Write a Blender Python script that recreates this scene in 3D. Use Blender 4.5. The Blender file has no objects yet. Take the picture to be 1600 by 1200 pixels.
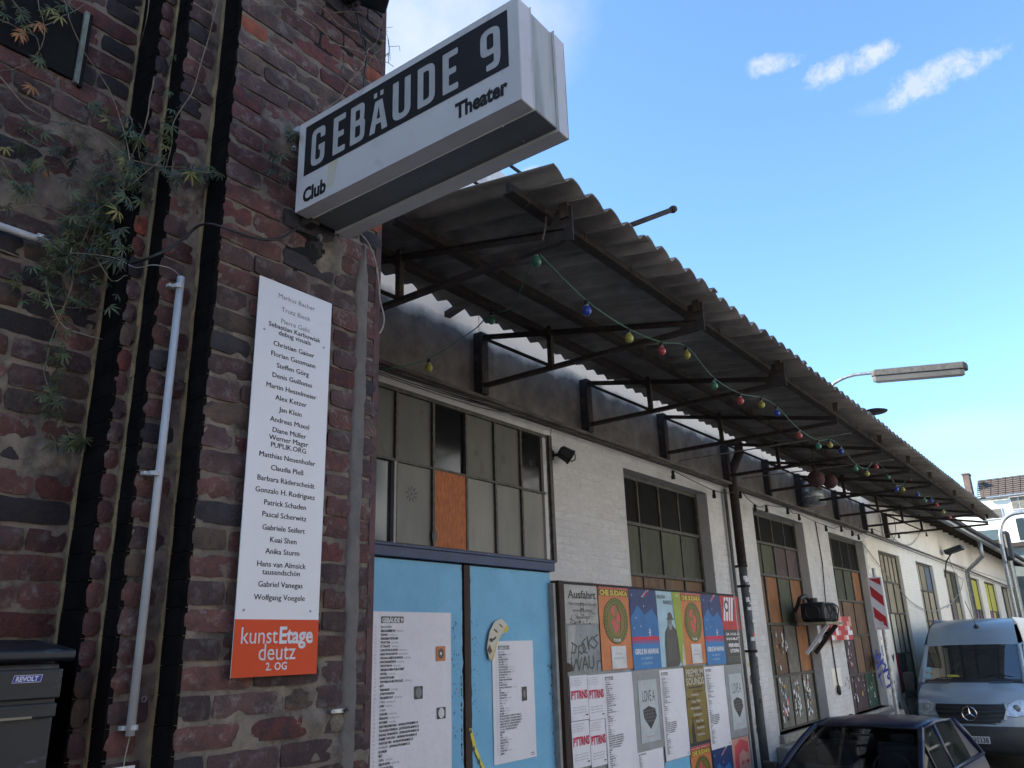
import bpy, math, random
from mathutils import Vector, Matrix, noise
random.seed(7)
S = bpy.context.scene
COL = S.collection
# ------------------------------------------------------------------ camera
H = 2.35
YAW, PITCH, ROLL, FPX = -0.63168637, 0.31509144, -0.03182784, 1258.2
sy, cy, sp, cp = math.sin(YAW), math.cos(YAW), math.sin(PITCH), math.cos(PITCH)
FWD = Vector((sy*cp, cy*cp, sp)); _r = Vector((cy, -sy, 0)); _u = _r.cross(FWD)
RGT = _r*math.cos(ROLL) + _u*math.sin(ROLL); UPV = -_r*math.sin(ROLL) + _u*math.cos(ROLL)
cam = bpy.data.cameras.new('camera'); camo = bpy.data.objects.new('camera', cam); COL.objects.link(camo)
cam.sensor_width = 36; cam.lens = FPX/1600*36; cam.clip_end = 2000; cam.clip_start = 0.05
m = Matrix((RGT, UPV, -FWD)).transposed().to_4x4(); m.translation = Vector((0, 0, H)); camo.matrix_world = m
S.camera = camo
# ------------------------------------------------------------------ light
SUN_EL, SUN_AZ = math.radians(34), math.radians(240)      # sun to the left, hidden behind the brick house
w = bpy.data.worlds.new('World'); S.world = w; w.use_nodes = True
nt = w.node_tree; nt.nodes.clear()
def N(t, kind, **k):
    n = t.nodes.new(kind)
    for a, b in k.items():
        if a.startswith('i_'): n.inputs[int(a[2:])].default_value = b
        else: setattr(n, a, b)
    return n
sky = N(nt, 'ShaderNodeTexSky', sky_type='NISHITA', sun_disc=False, sun_elevation=SUN_EL, sun_rotation=SUN_AZ, air_density=1.0, dust_density=0.6, ozone_density=1.6, altitude=100)
tc = N(nt, 'ShaderNodeTexCoord')
def vmath(t, op, a, b=None):
    n = N(t, 'ShaderNodeVectorMath', operation=op); t.links.new(a, n.inputs[0])
    if b is not None:
        if hasattr(b, 'links') or hasattr(b, 'is_linked'): t.links.new(b, n.inputs[1])
        else: n.inputs[1].default_value = b
    return n
def fmath(t, op, a, b=None, clamp=False):
    n = N(t, 'ShaderNodeMath', operation=op, use_clamp=clamp)
    for i, v in enumerate((a, b)):
        if v is None: continue
        if isinstance(v, (int, float)): n.inputs[i].default_value = v
        else: t.links.new(v, n.inputs[i])
    return n.outputs[0]
dirv = tc.outputs['Generated']
nz = N(nt, 'ShaderNodeTexNoise', i_2=26.0, i_3=12.0, i_4=0.72); nt.links.new(dirv, nz.inputs['Vector'])
nz2 = N(nt, 'ShaderNodeTexNoise', i_2=4.5, i_3=7.0, i_4=0.6); nt.links.new(dirv, nz2.inputs['Vector'])
def raydir(x, y): return (RGT*((x-800)/FPX) + UPV*((600-y)/FPX) + FWD).normalized()
mask = None
#        px, py, half-length, half-height, tilt, strength, noise weight, which noise
for (px, py, hw, hh, an, st, nwt, big) in [(1203, 102, 42, 18, 14, .75, 3.2, 0), (1322, 104, 80, 22, 24, .8, 3.4, 0), (1462, 122, 104, 26, 26, .68, 3.8, 0),
        (1390, 162, 60, 18, 12, .25, 2.4, 0), (650, 60, 330, 240, 30, .95, 1.6, 1), (825, 272, 26, 12, 20, .7, 1.6, 0), (1500, 672, 260, 34, 8, .35, 2.0, 1),
        (-900, 300, 1100, 420, 20, .9, 2.4, 1), (3000, -200, 900, 300, -15, .6, 2.6, 1), (2400, 500, 500, 120, 10, .6, 2.6, 1)]:  # these three clouds lie out of view, added to whiten the light in shade
    c = raydir(px, py); a = math.radians(an)
    px2 = raydir(px+20*math.cos(a), py-20*math.sin(a)); u = (px2-c).normalized(); v = c.cross(u).normalized()
    pl = math.cos(math.atan(math.hypot(px-800, py-600)/FPX))
    du = vmath(nt, 'DOT_PRODUCT', dirv, tuple(u)).outputs['Value']; dv = vmath(nt, 'DOT_PRODUCT', dirv, tuple(v)).outputs['Value']; dc = vmath(nt, 'DOT_PRODUCT', dirv, tuple(c)).outputs['Value']
    qa = fmath(nt, 'POWER', fmath(nt, 'ABSOLUTE', fmath(nt, 'MULTIPLY', fmath(nt, 'SUBTRACT', du, float(u.dot(c))), FPX/hw/pl)), 2.0)
    qb = fmath(nt, 'POWER', fmath(nt, 'ABSOLUTE', fmath(nt, 'MULTIPLY', dv, FPX/hh/pl)), 2.0)
    r = fmath(nt, 'SUBTRACT', 1.0, fmath(nt, 'ADD', qa, qb))
    nn = fmath(nt, 'MULTIPLY', fmath(nt, 'SUBTRACT', (nz2 if big else nz).outputs['Fac'], 0.5), nwt*1.5)
    t = fmath(nt, 'MULTIPLY', fmath(nt, 'ADD', r, nn), .8, clamp=True)
    t = fmath(nt, 'MULTIPLY', t, fmath(nt, 'GREATER_THAN', dc, 0.0))
    t = fmath(nt, 'MULTIPLY', fmath(nt, 'POWER', t, 1.3), st)
    mask = t if mask is None else fmath(nt, 'MAXIMUM', mask, t)
mx = N(nt, 'ShaderNodeMix', data_type='RGBA'); nt.links.new(mask, mx.inputs['Factor']); 
tint = N(nt, 'ShaderNodeMix', data_type='RGBA', blend_type='MULTIPLY'); tint.inputs['Factor'].default_value = 1; tint.inputs[7].default_value = (0.79, 1.01, 1.16, 1)
nt.links.new(sky.outputs[0], tint.inputs[6]); nt.links.new(tint.outputs[2], mx.inputs[6])
CLOUD = N(nt, 'ShaderNodeRGB'); CLOUD.outputs[0].default_value = (2.45, 2.6, 3.0, 1); nt.links.new(CLOUD.outputs[0], mx.inputs[7])
bg = N(nt, 'ShaderNodeBackground'); bg.inputs['Strength'].default_value = 0.13
wo = N(nt, 'ShaderNodeOutputWorld'); nt.links.new(mx.outputs[2], bg.inputs[0]); nt.links.new(bg.outputs[0], wo.inputs[0])
sl = bpy.data.lights.new('sun', 'SUN'); sl.energy = 4.6; sl.angle = math.radians(.53); sl.color = (1, .93, .82)
so = bpy.data.objects.new('sun', sl); COL.objects.link(so)
sdir = Vector((math.sin(SUN_AZ)*math.cos(SUN_EL), math.cos(SUN_AZ)*math.cos(SUN_EL), math.sin(SUN_EL)))
so.rotation_euler = sdir.to_track_quat('Z', 'Y').to_euler(); so.location = (0, 0, 30)
S.view_settings.view_transform = 'Standard'; S.view_settings.look = 'None'; S.view_settings.gamma = 1; S.view_settings.exposure = 1.5
S.view_settings.use_curve_mapping = False
S.render.engine = 'CYCLES'
try: S.cycles.max_bounces = 8; S.cycles.diffuse_bounces = 4
except Exception: pass
# ------------------------------------------------------------------ helpers
def ray(x, y): return RGT*((x-800)/FPX) + UPV*((600-y)/FPX) + FWD
def at_x(px, py, X): d = ray(px, py); q = d*(X/d.x); return Vector((X, q.y, q.z+H))
def at_y(px, py, Y): d = ray(px, py); q = d*(Y/d.y); return Vector((q.x, Y, q.z+H))
def px_of(p):
    q = Vector(p) - Vector((0, 0, H)); z = q.dot(FWD)
    return (800+FPX*q.dot(RGT)/z, 600-FPX*q.dot(UPV)/z) if z > 0.01 else (-9999, -9999)
ORG = {}
def tag(o, label=None, cat=None, group=None, kind=None):
    if label: o['label'] = label
    if cat: o['category'] = cat
    if group: o['group'] = group
    if kind: o['kind'] = kind
    return o
def thing(name, label, cat, loc, group=None):
    o = bpy.data.objects.new(name, None); o.empty_display_size = .1; COL.objects.link(o); o.location = loc; ORG[o] = Vector(loc)
    return tag(o, label, cat, group)
def link(o, org, parent):
    COL.objects.link(o)
    org = Vector(org)
    if parent is not None: o.parent = parent; o.location = org - ORG[parent]
    else: o.location = org
    ORG[o] = org
    return o
YZ = (Vector((0, 1, 0)), Vector((0, 0, 1)), Vector((1, 0, 0)))      # wall facing +X
XZ = (Vector((1, 0, 0)), Vector((0, 0, 1)), Vector((0, -1, 0)))     # face towards -Y
class MB:
    def __init__(s): s.v = []; s.f = []; s.mi = []
    def add(s, vs, fs, mi=0):
        b = len(s.v); s.v += [Vector(q) for q in vs]; s.f += [tuple(b+i for i in f) for f in fs]; s.mi += [mi]*len(fs)
        return s
    def box(s, x0, x1, y0, y1, z0, z1, mi=0):
        return s.add([(x0,y0,z0),(x1,y0,z0),(x1,y1,z0),(x0,y1,z0),(x0,y0,z1),(x1,y0,z1),(x1,y1,z1),(x0,y1,z1)],
            [(0,3,2,1),(4,5,6,7),(0,1,5,4),(1,2,6,5),(2,3,7,6),(3,0,4,7)], mi)
    def beam(s, a, b, w, h, mi=0, up=(0,0,1)):
        a, b = Vector(a), Vector(b); d = (b-a).normalized(); u = Vector(up)
        if abs(d.dot(u)) > .98: u = Vector((0,1,0))
        r = d.cross(u).normalized()*w/2; q = r.cross(d).normalized()*h/2
        vs = [p+i*r+j*q for p in (a, b) for i, j in ((-1,-1),(1,-1),(1,1),(-1,1))]
        return s.add(vs, [(0,1,2,3),(7,6,5,4),(0,4,5,1),(1,5,6,2),(2,6,7,3),(3,7,4,0)], mi)
    def tube(s, path, r, n=8, mi=0, cap=True, r1=None):
        path = [Vector(p) for p in path]; rings = []; prev = None
        for i, p in enumerate(path):
            d = (path[min(i+1, len(path)-1)] - path[max(i-1, 0)])
            if d.length < 1e-9: d = Vector((0,0,1))
            d.normalize(); u = prev if prev is not None else (Vector((0,0,1)) if abs(d.z) < .9 else Vector((1,0,0)))
            a = d.cross(u)
            if a.length < 1e-4: a = d.cross(Vector((0,1,0)))
            a.normalize(); b = a.cross(d).normalized(); prev = b
            rr = r if r1 is None else r+(r1-r)*i/max(1, len(path)-1)
            rings.append([p+(a*math.cos(t)+b*math.sin(t))*rr for t in [2*math.pi*k/n for k in range(n)]])
        b0 = len(s.v); s.v += [q for g in rings for q in g]
        for i in range(len(rings)-1):
            for k in range(n):
                s.f.append((b0+i*n+k, b0+i*n+(k+1)%n, b0+(i+1)*n+(k+1)%n, b0+(i+1)*n+k)); s.mi.append(mi)
        if cap:
            s.f.append(tuple(b0+k for k in range(n))[::-1]); s.mi.append(mi); s.f.append(tuple(b0+(len(rings)-1)*n+k for k in range(n))); s.mi.append(mi)
        return s
    def lathe(s, prof, org, axis=(0,0,1), n=16, mi=0):
        ax = Vector(axis).normalized(); u = ax.orthogonal().normalized(); w_ = ax.cross(u); b0 = len(s.v); org = Vector(org)
        for (r, h) in prof: s.v += [org+ax*h+(u*math.cos(2*math.pi*k/n)+w_*math.sin(2*math.pi*k/n))*max(r, 1e-5) for k in range(n)]
        for i in range(len(prof)-1):
            for k in range(n): s.f.append((b0+i*n+k, b0+i*n+(k+1)%n, b0+(i+1)*n+(k+1)%n, b0+(i+1)*n+k)); s.mi.append(mi)
        s.f.append(tuple(b0+k for k in range(n))[::-1]); s.mi.append(mi); s.f.append(tuple(b0+(len(prof)-1)*n+k for k in range(n))); s.mi.append(mi)
        return s
    def poly(s, pts, org, fr, off=0.0, mi=0):      # flat polygon on a frame
        u, v, n = fr; org = Vector(org)
        return s.add([org+u*a+v*b+n*off for a, b in pts], [tuple(range(len(pts)))], mi)
    def rect(s, a0, a1, b0, b1, org, fr, off=0.0, mi=0): return s.poly([(a0,b0),(a1,b0),(a1,b1),(a0,b1)], org, fr, off, mi)
    def stroke(s, pts, wd, org, fr, off=0.0, mi=0):
        pts = [Vector(p) for p in pts]
        for k in range(len(pts)-1):
            a, b = pts[k], pts[k+1]; d = (b-a)
            if d.length < 1e-6: continue
            d.normalize(); q = Vector((-d.y, d.x))*wd/2; e = d*wd*.3
            s.poly([tuple(a-e-q), tuple(b+e-q), tuple(b+e+q), tuple(a-e+q)], org, fr, off+k*2e-5, mi)
        return s
    def prism(s, pts, org, fr, depth, mi=0):       # extruded polygon, from 0 back to -depth
        u, v, n = fr; org = Vector(org); k = len(pts)
        vs = [org+u*a+v*b for a, b in pts]+[org+u*a+v*b-n*depth for a, b in pts]
        return s.add(vs, [tuple(range(k)), tuple(range(2*k-1, k-1, -1))]+[(i, i+k, (i+1)%k+k, (i+1)%k) for i in range(k)], mi)
    def text(s, txt, size, org, fr, off=0.0, mi=0, xs=1.0, bold=0.0, align='LEFT', res=2, shear=0.0):
        vs, fs, wd = text_geo(txt, bold, res, shear)
        k = {'LEFT': 0, 'CENTER': -wd/2, 'RIGHT': -wd}[align]; u, v, n = fr; org = Vector(org)
        b = len(s.v); s.v += [org+u*((x+k)*size*xs)+v*(y*size)+n*off for x, y in vs]
        s.f += [tuple(b+i for i in f) for f in fs]; s.mi += [mi]*len(fs)
        return s
    def build(s, name, mats, parent=None, smooth=False, bevel=0, org=None, seg=2):
        if not s.v: s.box(0,.001,0,.001,0,.001)
        lo = Vector([min(q[i] for q in s.v) for i in range(3)]); hi = Vector([max(q[i] for q in s.v) for i in range(3)])
        if org is None: org = Vector(((lo.x+hi.x)/2, (lo.y+hi.y)/2, lo.z))
        me = bpy.data.meshes.new(name); me.from_pydata([q-org for q in s.v], [], s.f)
        if not isinstance(mats, (list, tuple)): mats = [mats]
        for mm in mats: me.materials.append(mm)
        me.polygons.foreach_set('material_index', s.mi)
        if smooth: me.polygons.foreach_set('use_smooth', [True]*len(s.f))
        me.update()
        o = bpy.data.objects.new(name, me); link(o, org, parent)
        if bevel:
            b = o.modifiers.new('bevel', 'BEVEL'); b.width = bevel; b.segments = seg; b.limit_method = 'ANGLE'; b.angle_limit = .6
        if smooth == 'auto':
            pass
        return o
_tc = {}
def text_geo(txt, bold=0.0, res=2, shear=0.0):
    key = (txt, bold, res, shear)
    if key not in _tc:
        c = bpy.data.curves.new('t', 'FONT'); c.body = txt; c.size = 1; c.offset = bold; c.resolution_u = res; c.shear = shear
        o = bpy.data.objects.new('t', c); me = bpy.data.meshes.new_from_object(o)
        vs = [(q.co.x, q.co.y) for q in me.vertices]; fs = [tuple(p.vertices) for p in me.polygons]
        wd = max([q[0] for q in vs] or [0]); _tc[key] = (vs, fs, wd)
        bpy.data.objects.remove(o); bpy.data.curves.remove(c); bpy.data.meshes.remove(me)
    return _tc[key]
# ------------------------------------------------------------------ materials
def mat(name, c, c2=None, rough=.7, scale=6, detail=6, bump=0.0, bscale=40, metal=0.0, mixlo=.35, mixhi=.65, rnd=0.0, spots=None, stretch=(1,1,1), spec=.5, coat=0.0, rrange=0.0, third=None):
    m = bpy.data.materials.new(name); m.use_nodes = True; t = m.node_tree; b = t.nodes['Principled BSDF']
    b.inputs['Roughness'].default_value = rough; b.inputs['Metallic'].default_value = metal; b.inputs['Specular IOR Level'].default_value = spec
    if coat: b.inputs['Coat Weight'].default_value = coat; b.inputs['Coat Roughness'].default_value = .06
    tcn = N(t, 'ShaderNodeTexCoord'); vec = tcn.outputs['Object']
    oi = None
    if rnd:
        oi = N(t, 'ShaderNodeObjectInfo'); add = N(t, 'ShaderNodeVectorMath', operation='ADD'); t.links.new(vec, add.inputs[0])
        sc = N(t, 'ShaderNodeMath', operation='MULTIPLY'); t.links.new(oi.outputs['Random'], sc.inputs[0]); sc.inputs[1].default_value = 97.3; t.links.new(sc.outputs[0], add.inputs[1]); vec = add.outputs[0]
    mp = N(t, 'ShaderNodeMapping'); mp.inputs['Scale'].default_value = stretch; t.links.new(vec, mp.inputs[0]); vec = mp.outputs[0]
    col = None
    rgba = lambda q: (q[0], q[1], q[2], 1)
    if c2 is None: c2 = tuple(k*.8 for k in c)
    n1 = N(t, 'ShaderNodeTexNoise'); n1.inputs['Scale'].default_value = scale; n1.inputs['Detail'].default_value = detail; n1.inputs['Roughness'].default_value = .6; t.links.new(vec, n1.inputs['Vector'])
    r = N(t, 'ShaderNodeMapRange'); r.inputs[1].default_value = mixlo; r.inputs[2].default_value = mixhi; t.links.new(n1.outputs['Fac'], r.inputs[0])
    mixn = N(t, 'ShaderNodeMix', data_type='RGBA'); t.links.new(r.outputs[0], mixn.inputs[0]); mixn.inputs[6].default_value = rgba(c); mixn.inputs[7].default_value = rgba(c2); col = mixn.outputs[2]
    if third:                                   # (colour, scale, lo, hi, amount)
        n3 = N(t, 'ShaderNodeTexNoise'); n3.inputs['Scale'].default_value = third[1]; n3.inputs['Detail'].default_value = 8; n3.inputs['Roughness'].default_value = .7
        of = N(t, 'ShaderNodeVectorMath', operation='ADD'); t.links.new(vec, of.inputs[0]); of.inputs[1].default_value = (3.1, 7.7, 1.3); t.links.new(of.outputs[0], n3.inputs['Vector'])
        r3 = N(t, 'ShaderNodeMapRange'); r3.inputs[1].default_value = third[2]; r3.inputs[2].default_value = third[3]; r3.inputs[4].default_value = third[4]; t.links.new(n3.outputs['Fac'], r3.inputs[0])
        m3 = N(t, 'ShaderNodeMix', data_type='RGBA'); t.links.new(r3.outputs[0], m3.inputs[0]); t.links.new(col, m3.inputs[6]); m3.inputs[7].default_value = rgba(third[0]); col = m3.outputs[2]
    if rnd:                                     # each copy a little lighter or darker
        r4 = N(t, 'ShaderNodeMapRange'); r4.inputs[3].default_value = 1-rnd; r4.inputs[4].default_value = 1+rnd; t.links.new(oi.outputs['Random'], r4.inputs[0])
        m4 = N(t, 'ShaderNodeVectorMath', operation='SCALE'); t.links.new(col, m4.inputs[0]); t.links.new(r4.outputs[0], m4.inputs['Scale']); col = m4.outputs[0]
    t.links.new(col, b.inputs['Base Color'])
    if rrange:
        r5 = N(t, 'ShaderNodeMapRange'); r5.inputs[3].default_value = max(0, rough-rrange); r5.inputs[4].default_value = min(1, rough+rrange); t.links.new(n1.outputs['Fac'], r5.inputs[0]); t.links.new(r5.outputs[0], b.inputs['Roughness'])
    if bump:
        n2 = N(t, 'ShaderNodeTexNoise'); n2.inputs['Scale'].default_value = bscale; n2.inputs['Detail'].default_value = 8; n2.inputs['Roughness'].default_value = .65; t.links.new(vec, n2.inputs['Vector'])
        bp = N(t, 'ShaderNodeBump'); bp.inputs['Strength'].default_value = 1; bp.inputs['Distance'].default_value = bump; t.links.new(n2.outputs['Fac'], bp.inputs['Height']); t.links.new(bp.outputs[0], b.inputs['Normal'])
    return m
def glass(name, c=(.02,.025,.025), rough=.04, trans=0.0):
    m = mat(name, c, tuple(k*1.6 for k in c), rough=rough, scale=3, spec=.6)
    if trans:
        b = m.node_tree.nodes['Principled BSDF']; b.inputs['Transmission Weight'].default_value = trans; b.inputs['IOR'].default_value = 1.45
    return m
M = {}
MORT = dict(scale=9, bump=.006, bscale=55, rough=.95)
M['mortar'] = mat('mortar', (.25,.21,.155), (.12,.10,.085), third=((.035,.032,.03), 6.1, .50, .64, .85), **MORT)
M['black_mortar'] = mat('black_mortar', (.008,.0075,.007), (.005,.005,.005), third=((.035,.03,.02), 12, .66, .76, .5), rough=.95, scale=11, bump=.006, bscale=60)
third = ((.035,.032,.034), 13, .5, .64, .8)
M['brick'] = [mat('brick_maroon', (.135,.056,.046), (.068,.036,.033), rnd=.38, scale=14, bump=.009, bscale=70, rough=.9, third=((.19,.165,.145), 22, .53, .66, .75)),
              mat('brick_purple', (.105,.060,.054), (.055,.036,.035), rnd=.35, scale=12, bump=.010, bscale=60, rough=.9, third=((.20,.18,.165), 15, .52, .66, .7)),
              mat('brick_dark', (.038,.031,.033), (.022,.019,.021), rnd=.35, scale=12, bump=.010, bscale=80, rough=.9, third=third),
              mat('brick_red', (.15,.045,.036), (.08,.032,.03), rnd=.3, scale=16, bump=.009, bscale=70, rough=.9, third=third),
              mat('brick_orange', (.36,.095,.045), (.17,.055,.035), rnd=.2, scale=14, bump=.009, bscale=70, rough=.9),
              mat('brick_brown', (.13,.085,.058), (.07,.05,.042), rnd=.3, scale=12, bump=.010, bscale=70, rough=.9, third=third)]
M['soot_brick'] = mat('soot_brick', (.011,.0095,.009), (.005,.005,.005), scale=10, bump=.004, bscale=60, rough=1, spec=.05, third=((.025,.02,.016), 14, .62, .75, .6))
M['plaster'] = mat('plaster', (.175,.16,.14), (.12,.11,.098), scale=7, bump=.003, bscale=60, rough=.92, third=((.09,.08,.07), 18, .58, .7, .6))
M['sign_white'] = mat('sign_white', (.62,.60,.59), (.54,.53,.52), scale=3, rough=.42, third=((.2,.19,.17), 5, .56, .74, .6))
M['sign_grey'] = mat('sign_grey', (.15,.16,.16), (.12,.125,.13), scale=4, rough=.5)
M['streaked'] = mat('streaked_metal', (.44,.45,.42), (.17,.18,.16), scale=9, rough=.5, stretch=(1,1,.12), mixlo=.45, mixhi=.75)
M['black'] = mat('black_print', (.012,.012,.013), (.016,.016,.017), rough=.45)
M['dark_print'] = mat('dark_print', (.035,.035,.04), rough=.6)
M['grey_print'] = mat('grey_print', (.20,.20,.21), rough=.6)
M['letter'] = mat('letter_grey', (.46,.46,.45), (.38,.38,.37), scale=12, rough=.45)
M['plate_white'] = mat('plate_white', (.69,.69,.69), (.65,.65,.65), scale=2, rough=.30)
M['orange'] = mat('orange_panel', (.66,.06,.004), (.61,.055,.004), scale=2, rough=.55, spec=.3)
M['white_print'] = mat('white_print', (.68,.68,.68), rough=.5)
M['pvc'] = mat('grey_pvc', (.50,.52,.53), (.40,.42,.43), scale=6, rough=.4)
M['cable'] = mat('black_cable', (.016,.016,.017), rough=.5)
M['pale_cable'] = mat('pale_cable', (.42,.38,.31), (.25,.22,.18), scale=30, rough=.7)
M['zinc'] = mat('zinc_metal', (.42,.44,.45), (.22,.23,.24), scale=20, rough=.4, metal=.7)
M['rust'] = mat('rusty_steel', (.045,.032,.026), (.022,.018,.017), scale=18, rough=.85, bump=.002, third=((.13,.075,.045), 9, .55, .72, .7))
M['fibre'] = mat('fibre_cement', (.36,.33,.29), (.21,.19,.17), scale=5, rough=.9, bump=.002, bscale=90, rnd=.22, third=((.09,.085,.08), 3, .52, .7, .7), stretch=(.5,1,1))
M['timber'] = mat('weathered_timber', (.075,.055,.04), (.03,.024,.02), scale=12, rough=.85, stretch=(1,1,.15), third=((.12,.085,.06), 6, .55, .7, .7))
M['weathered_grey'] = mat('weathered_grey_pipe', (.13,.135,.13), (.075,.078,.075), scale=6, rough=.7, third=((.05,.04,.035), 12, .6, .7, .7))
M['white_wall'] = mat('white_painted_brick', (.60,.585,.56), (.50,.485,.465), scale=2.2, rough=.75, bump=.006, bscale=26, third=((.22,.20,.175), 3.1, .56, .74, .6))
M['white_brick'] = mat('painted_brick', (.63,.615,.60), (.52,.505,.49), scale=3, rough=.7, bump=.004, bscale=34, rnd=.05, third=((.17,.155,.135), 7, .58, .72, .7))
M['cream_wall'] = mat('cream_painted_brick', (.84,.79,.69), (.76,.71,.61), scale=2.5, rough=.75, bump=.005, bscale=30, third=((.28,.24,.18), 5, .6, .76, .6))
M['concrete'] = mat('sooty_concrete', (.20,.172,.145), (.10,.087,.075), scale=3.5, rough=.9, bump=.003, bscale=40, third=((.05,.042,.037), 2.2, .5, .68, .75))
def pale_topped():  # concrete colour that turns cream towards the top along a noisy edge
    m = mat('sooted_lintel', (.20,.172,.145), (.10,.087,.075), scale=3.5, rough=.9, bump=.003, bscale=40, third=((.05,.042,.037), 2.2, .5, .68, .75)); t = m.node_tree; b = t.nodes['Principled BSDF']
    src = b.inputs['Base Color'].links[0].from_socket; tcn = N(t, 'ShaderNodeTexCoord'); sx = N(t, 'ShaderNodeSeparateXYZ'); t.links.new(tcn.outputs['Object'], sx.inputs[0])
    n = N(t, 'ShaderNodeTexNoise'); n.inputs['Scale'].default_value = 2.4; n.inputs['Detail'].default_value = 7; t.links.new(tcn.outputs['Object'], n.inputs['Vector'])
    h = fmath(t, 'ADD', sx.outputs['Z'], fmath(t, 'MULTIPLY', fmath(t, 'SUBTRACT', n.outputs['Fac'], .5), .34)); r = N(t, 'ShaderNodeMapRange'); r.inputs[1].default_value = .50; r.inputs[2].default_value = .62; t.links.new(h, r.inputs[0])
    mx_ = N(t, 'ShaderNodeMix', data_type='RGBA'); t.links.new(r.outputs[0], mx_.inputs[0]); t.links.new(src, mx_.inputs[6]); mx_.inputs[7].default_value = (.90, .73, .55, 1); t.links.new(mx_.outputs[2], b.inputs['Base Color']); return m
M['sooted'] = pale_topped()
M['steel_frame'] = mat('steel_window_frame', (.10,.095,.075), (.045,.04,.034), scale=20, rough=.7, third=((.09,.045,.02), 14, .58, .7, .7))
M['dirty_pane'] = mat('dirty_pane', (.20,.19,.155), (.13,.125,.105), scale=2.6, rough=.55, rnd=.14, third=((.05,.035,.02), 9, .62, .78, .8), stretch=(1,1,.35))
M['dark_pane'] = glass('dark_glass', (.008,.009,.009), .12)
M['blue_glass'] = glass('bluish_glass', (.018,.028,.034), .1)
M['osb'] = mat('osb_board', (.50,.165,.05), (.27,.085,.03), scale=60, rough=.8, stretch=(1,1.2,.28), bump=.001)
M['blue_steel'] = mat('blue_painted_steel', (.022,.048,.135), (.014,.03,.085), scale=5, rough=.55, third=((.12,.10,.09), 13, .6, .68, .7))
M['blue_paper'] = mat('light_blue_paint', (.20,.49,.69), (.16,.42,.62), scale=2.6, rough=.7, bump=.012, bscale=2.4, third=((.30,.50,.60), 4, .58, .75, .5))
M['brown_wood'] = mat('dark_brown_wood', (.065,.036,.022), (.028,.018,.013), scale=10, rough=.8, stretch=(1,1,.12), bump=.001)
M['paper'] = mat('white_paper', (.80,.78,.80), (.74,.72,.75), scale=3, rough=.7, bump=.009, bscale=6)
M['board_grey'] = mat('galvanised_board', (.28,.31,.31), (.20,.22,.22), scale=5, rough=.6, third=((.1,.09,.08), 9, .6, .7, .8))
M['sill_stone'] = mat('sill_stone', (.33,.31,.27), (.20,.185,.16), scale=6, rough=.9, bump=.003)
M['asphalt'] = mat('asphalt', (.058,.057,.056), (.042,.041,.041), scale=1.2, rough=.9, bump=.004, bscale=120, third=((.09,.085,.08), 60, .6, .7, .6))
M['leaf'] = [mat('vine_leaf', (.065,.09,.028), (.035,.058,.02), rnd=.4, rough=.55, scale=30), mat('dark_leaf', (.026,.045,.022), (.018,.03,.016), rnd=.4, rough=.5, scale=30), mat('yellow_leaf', (.26,.23,.05), (.15,.15,.04), rnd=.3, rough=.6, scale=30), mat('dry_leaf', (.34,.15,.05), (.18,.09,.04), rnd=.3, rough=.8, scale=30)]
M['stem'] = mat('woody_stem', (.26,.21,.14), (.13,.10,.07), scale=30, rough=.85)
M['slate_render'] = mat('dark_slate_render', (.045,.047,.05), (.03,.032,.034), scale=2, rough=.9)
M['box_black'] = mat('black_plastic', (.012,.015,.019), (.008,.010,.013), scale=4, rough=.5, third=((.10,.14,.19), 9, .60, .72, .6), stretch=(1,1,3))
M['yellow'] = mat('yellow_tape', (.75,.62,.04), rough=.5)
M['olive_board'] = mat('olive_board', (.075,.08,.045), (.045,.048,.03), scale=7, rough=.75, rnd=.2, stretch=(1,1,.3), third=((.02,.02,.014), 8, .6, .75, .7))
M['black_board'] = mat('blackened_board', (.010,.010,.009), (.006,.006,.006), scale=7, rough=.8, rnd=.3, spec=.15)
M['sooty_pane'] = mat('sooty_pane', (.115,.108,.09), (.07,.066,.056), scale=2.6, rough=.6, rnd=.14, third=((.03,.022,.015), 7, .56, .74, .8), stretch=(1,1,.4))  # dirty pane, with the canopy's shade put into a darker colour
M['brown_board'] = mat('brown_board', (.19,.11,.06), (.11,.065,.04), scale=9, rough=.8, rnd=.25, stretch=(1,1,.25), third=((.03,.02,.015), 10, .6, .75, .7))
M['orange_board'] = mat('orange_board', (.30,.125,.045), (.17,.075,.032), scale=12, rough=.8, rnd=.2, stretch=(1,1,.25))
M['purple_board'] = mat('mauve_board', (.10,.06,.065), (.06,.04,.045), scale=8, rough=.8, rnd=.2)
M['teal_board'] = mat('teal_board', (.13,.22,.20), (.09,.16,.15), scale=8, rough=.7)
M['green_board'] = mat('green_board', (.045,.10,.06), (.03,.06,.04), scale=8, rough=.7)
M['tan_board'] = mat('tan_board', (.36,.31,.20), (.24,.205,.14), scale=7, rough=.8, rnd=.2, stretch=(1,1,.3), third=((.12,.09,.06), 6, .6, .72, .6))
M['grey_board'] = mat('grey_board', (.20,.185,.155), (.12,.11,.095), scale=8, rough=.8, rnd=.2)
M['slate_blue'] = mat('slate_blue_board', (.11,.15,.20), rough=.6)
M['yellow_board'] = mat('yellow_board', (.55,.52,.06), (.48,.46,.05), rough=.6)
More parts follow.
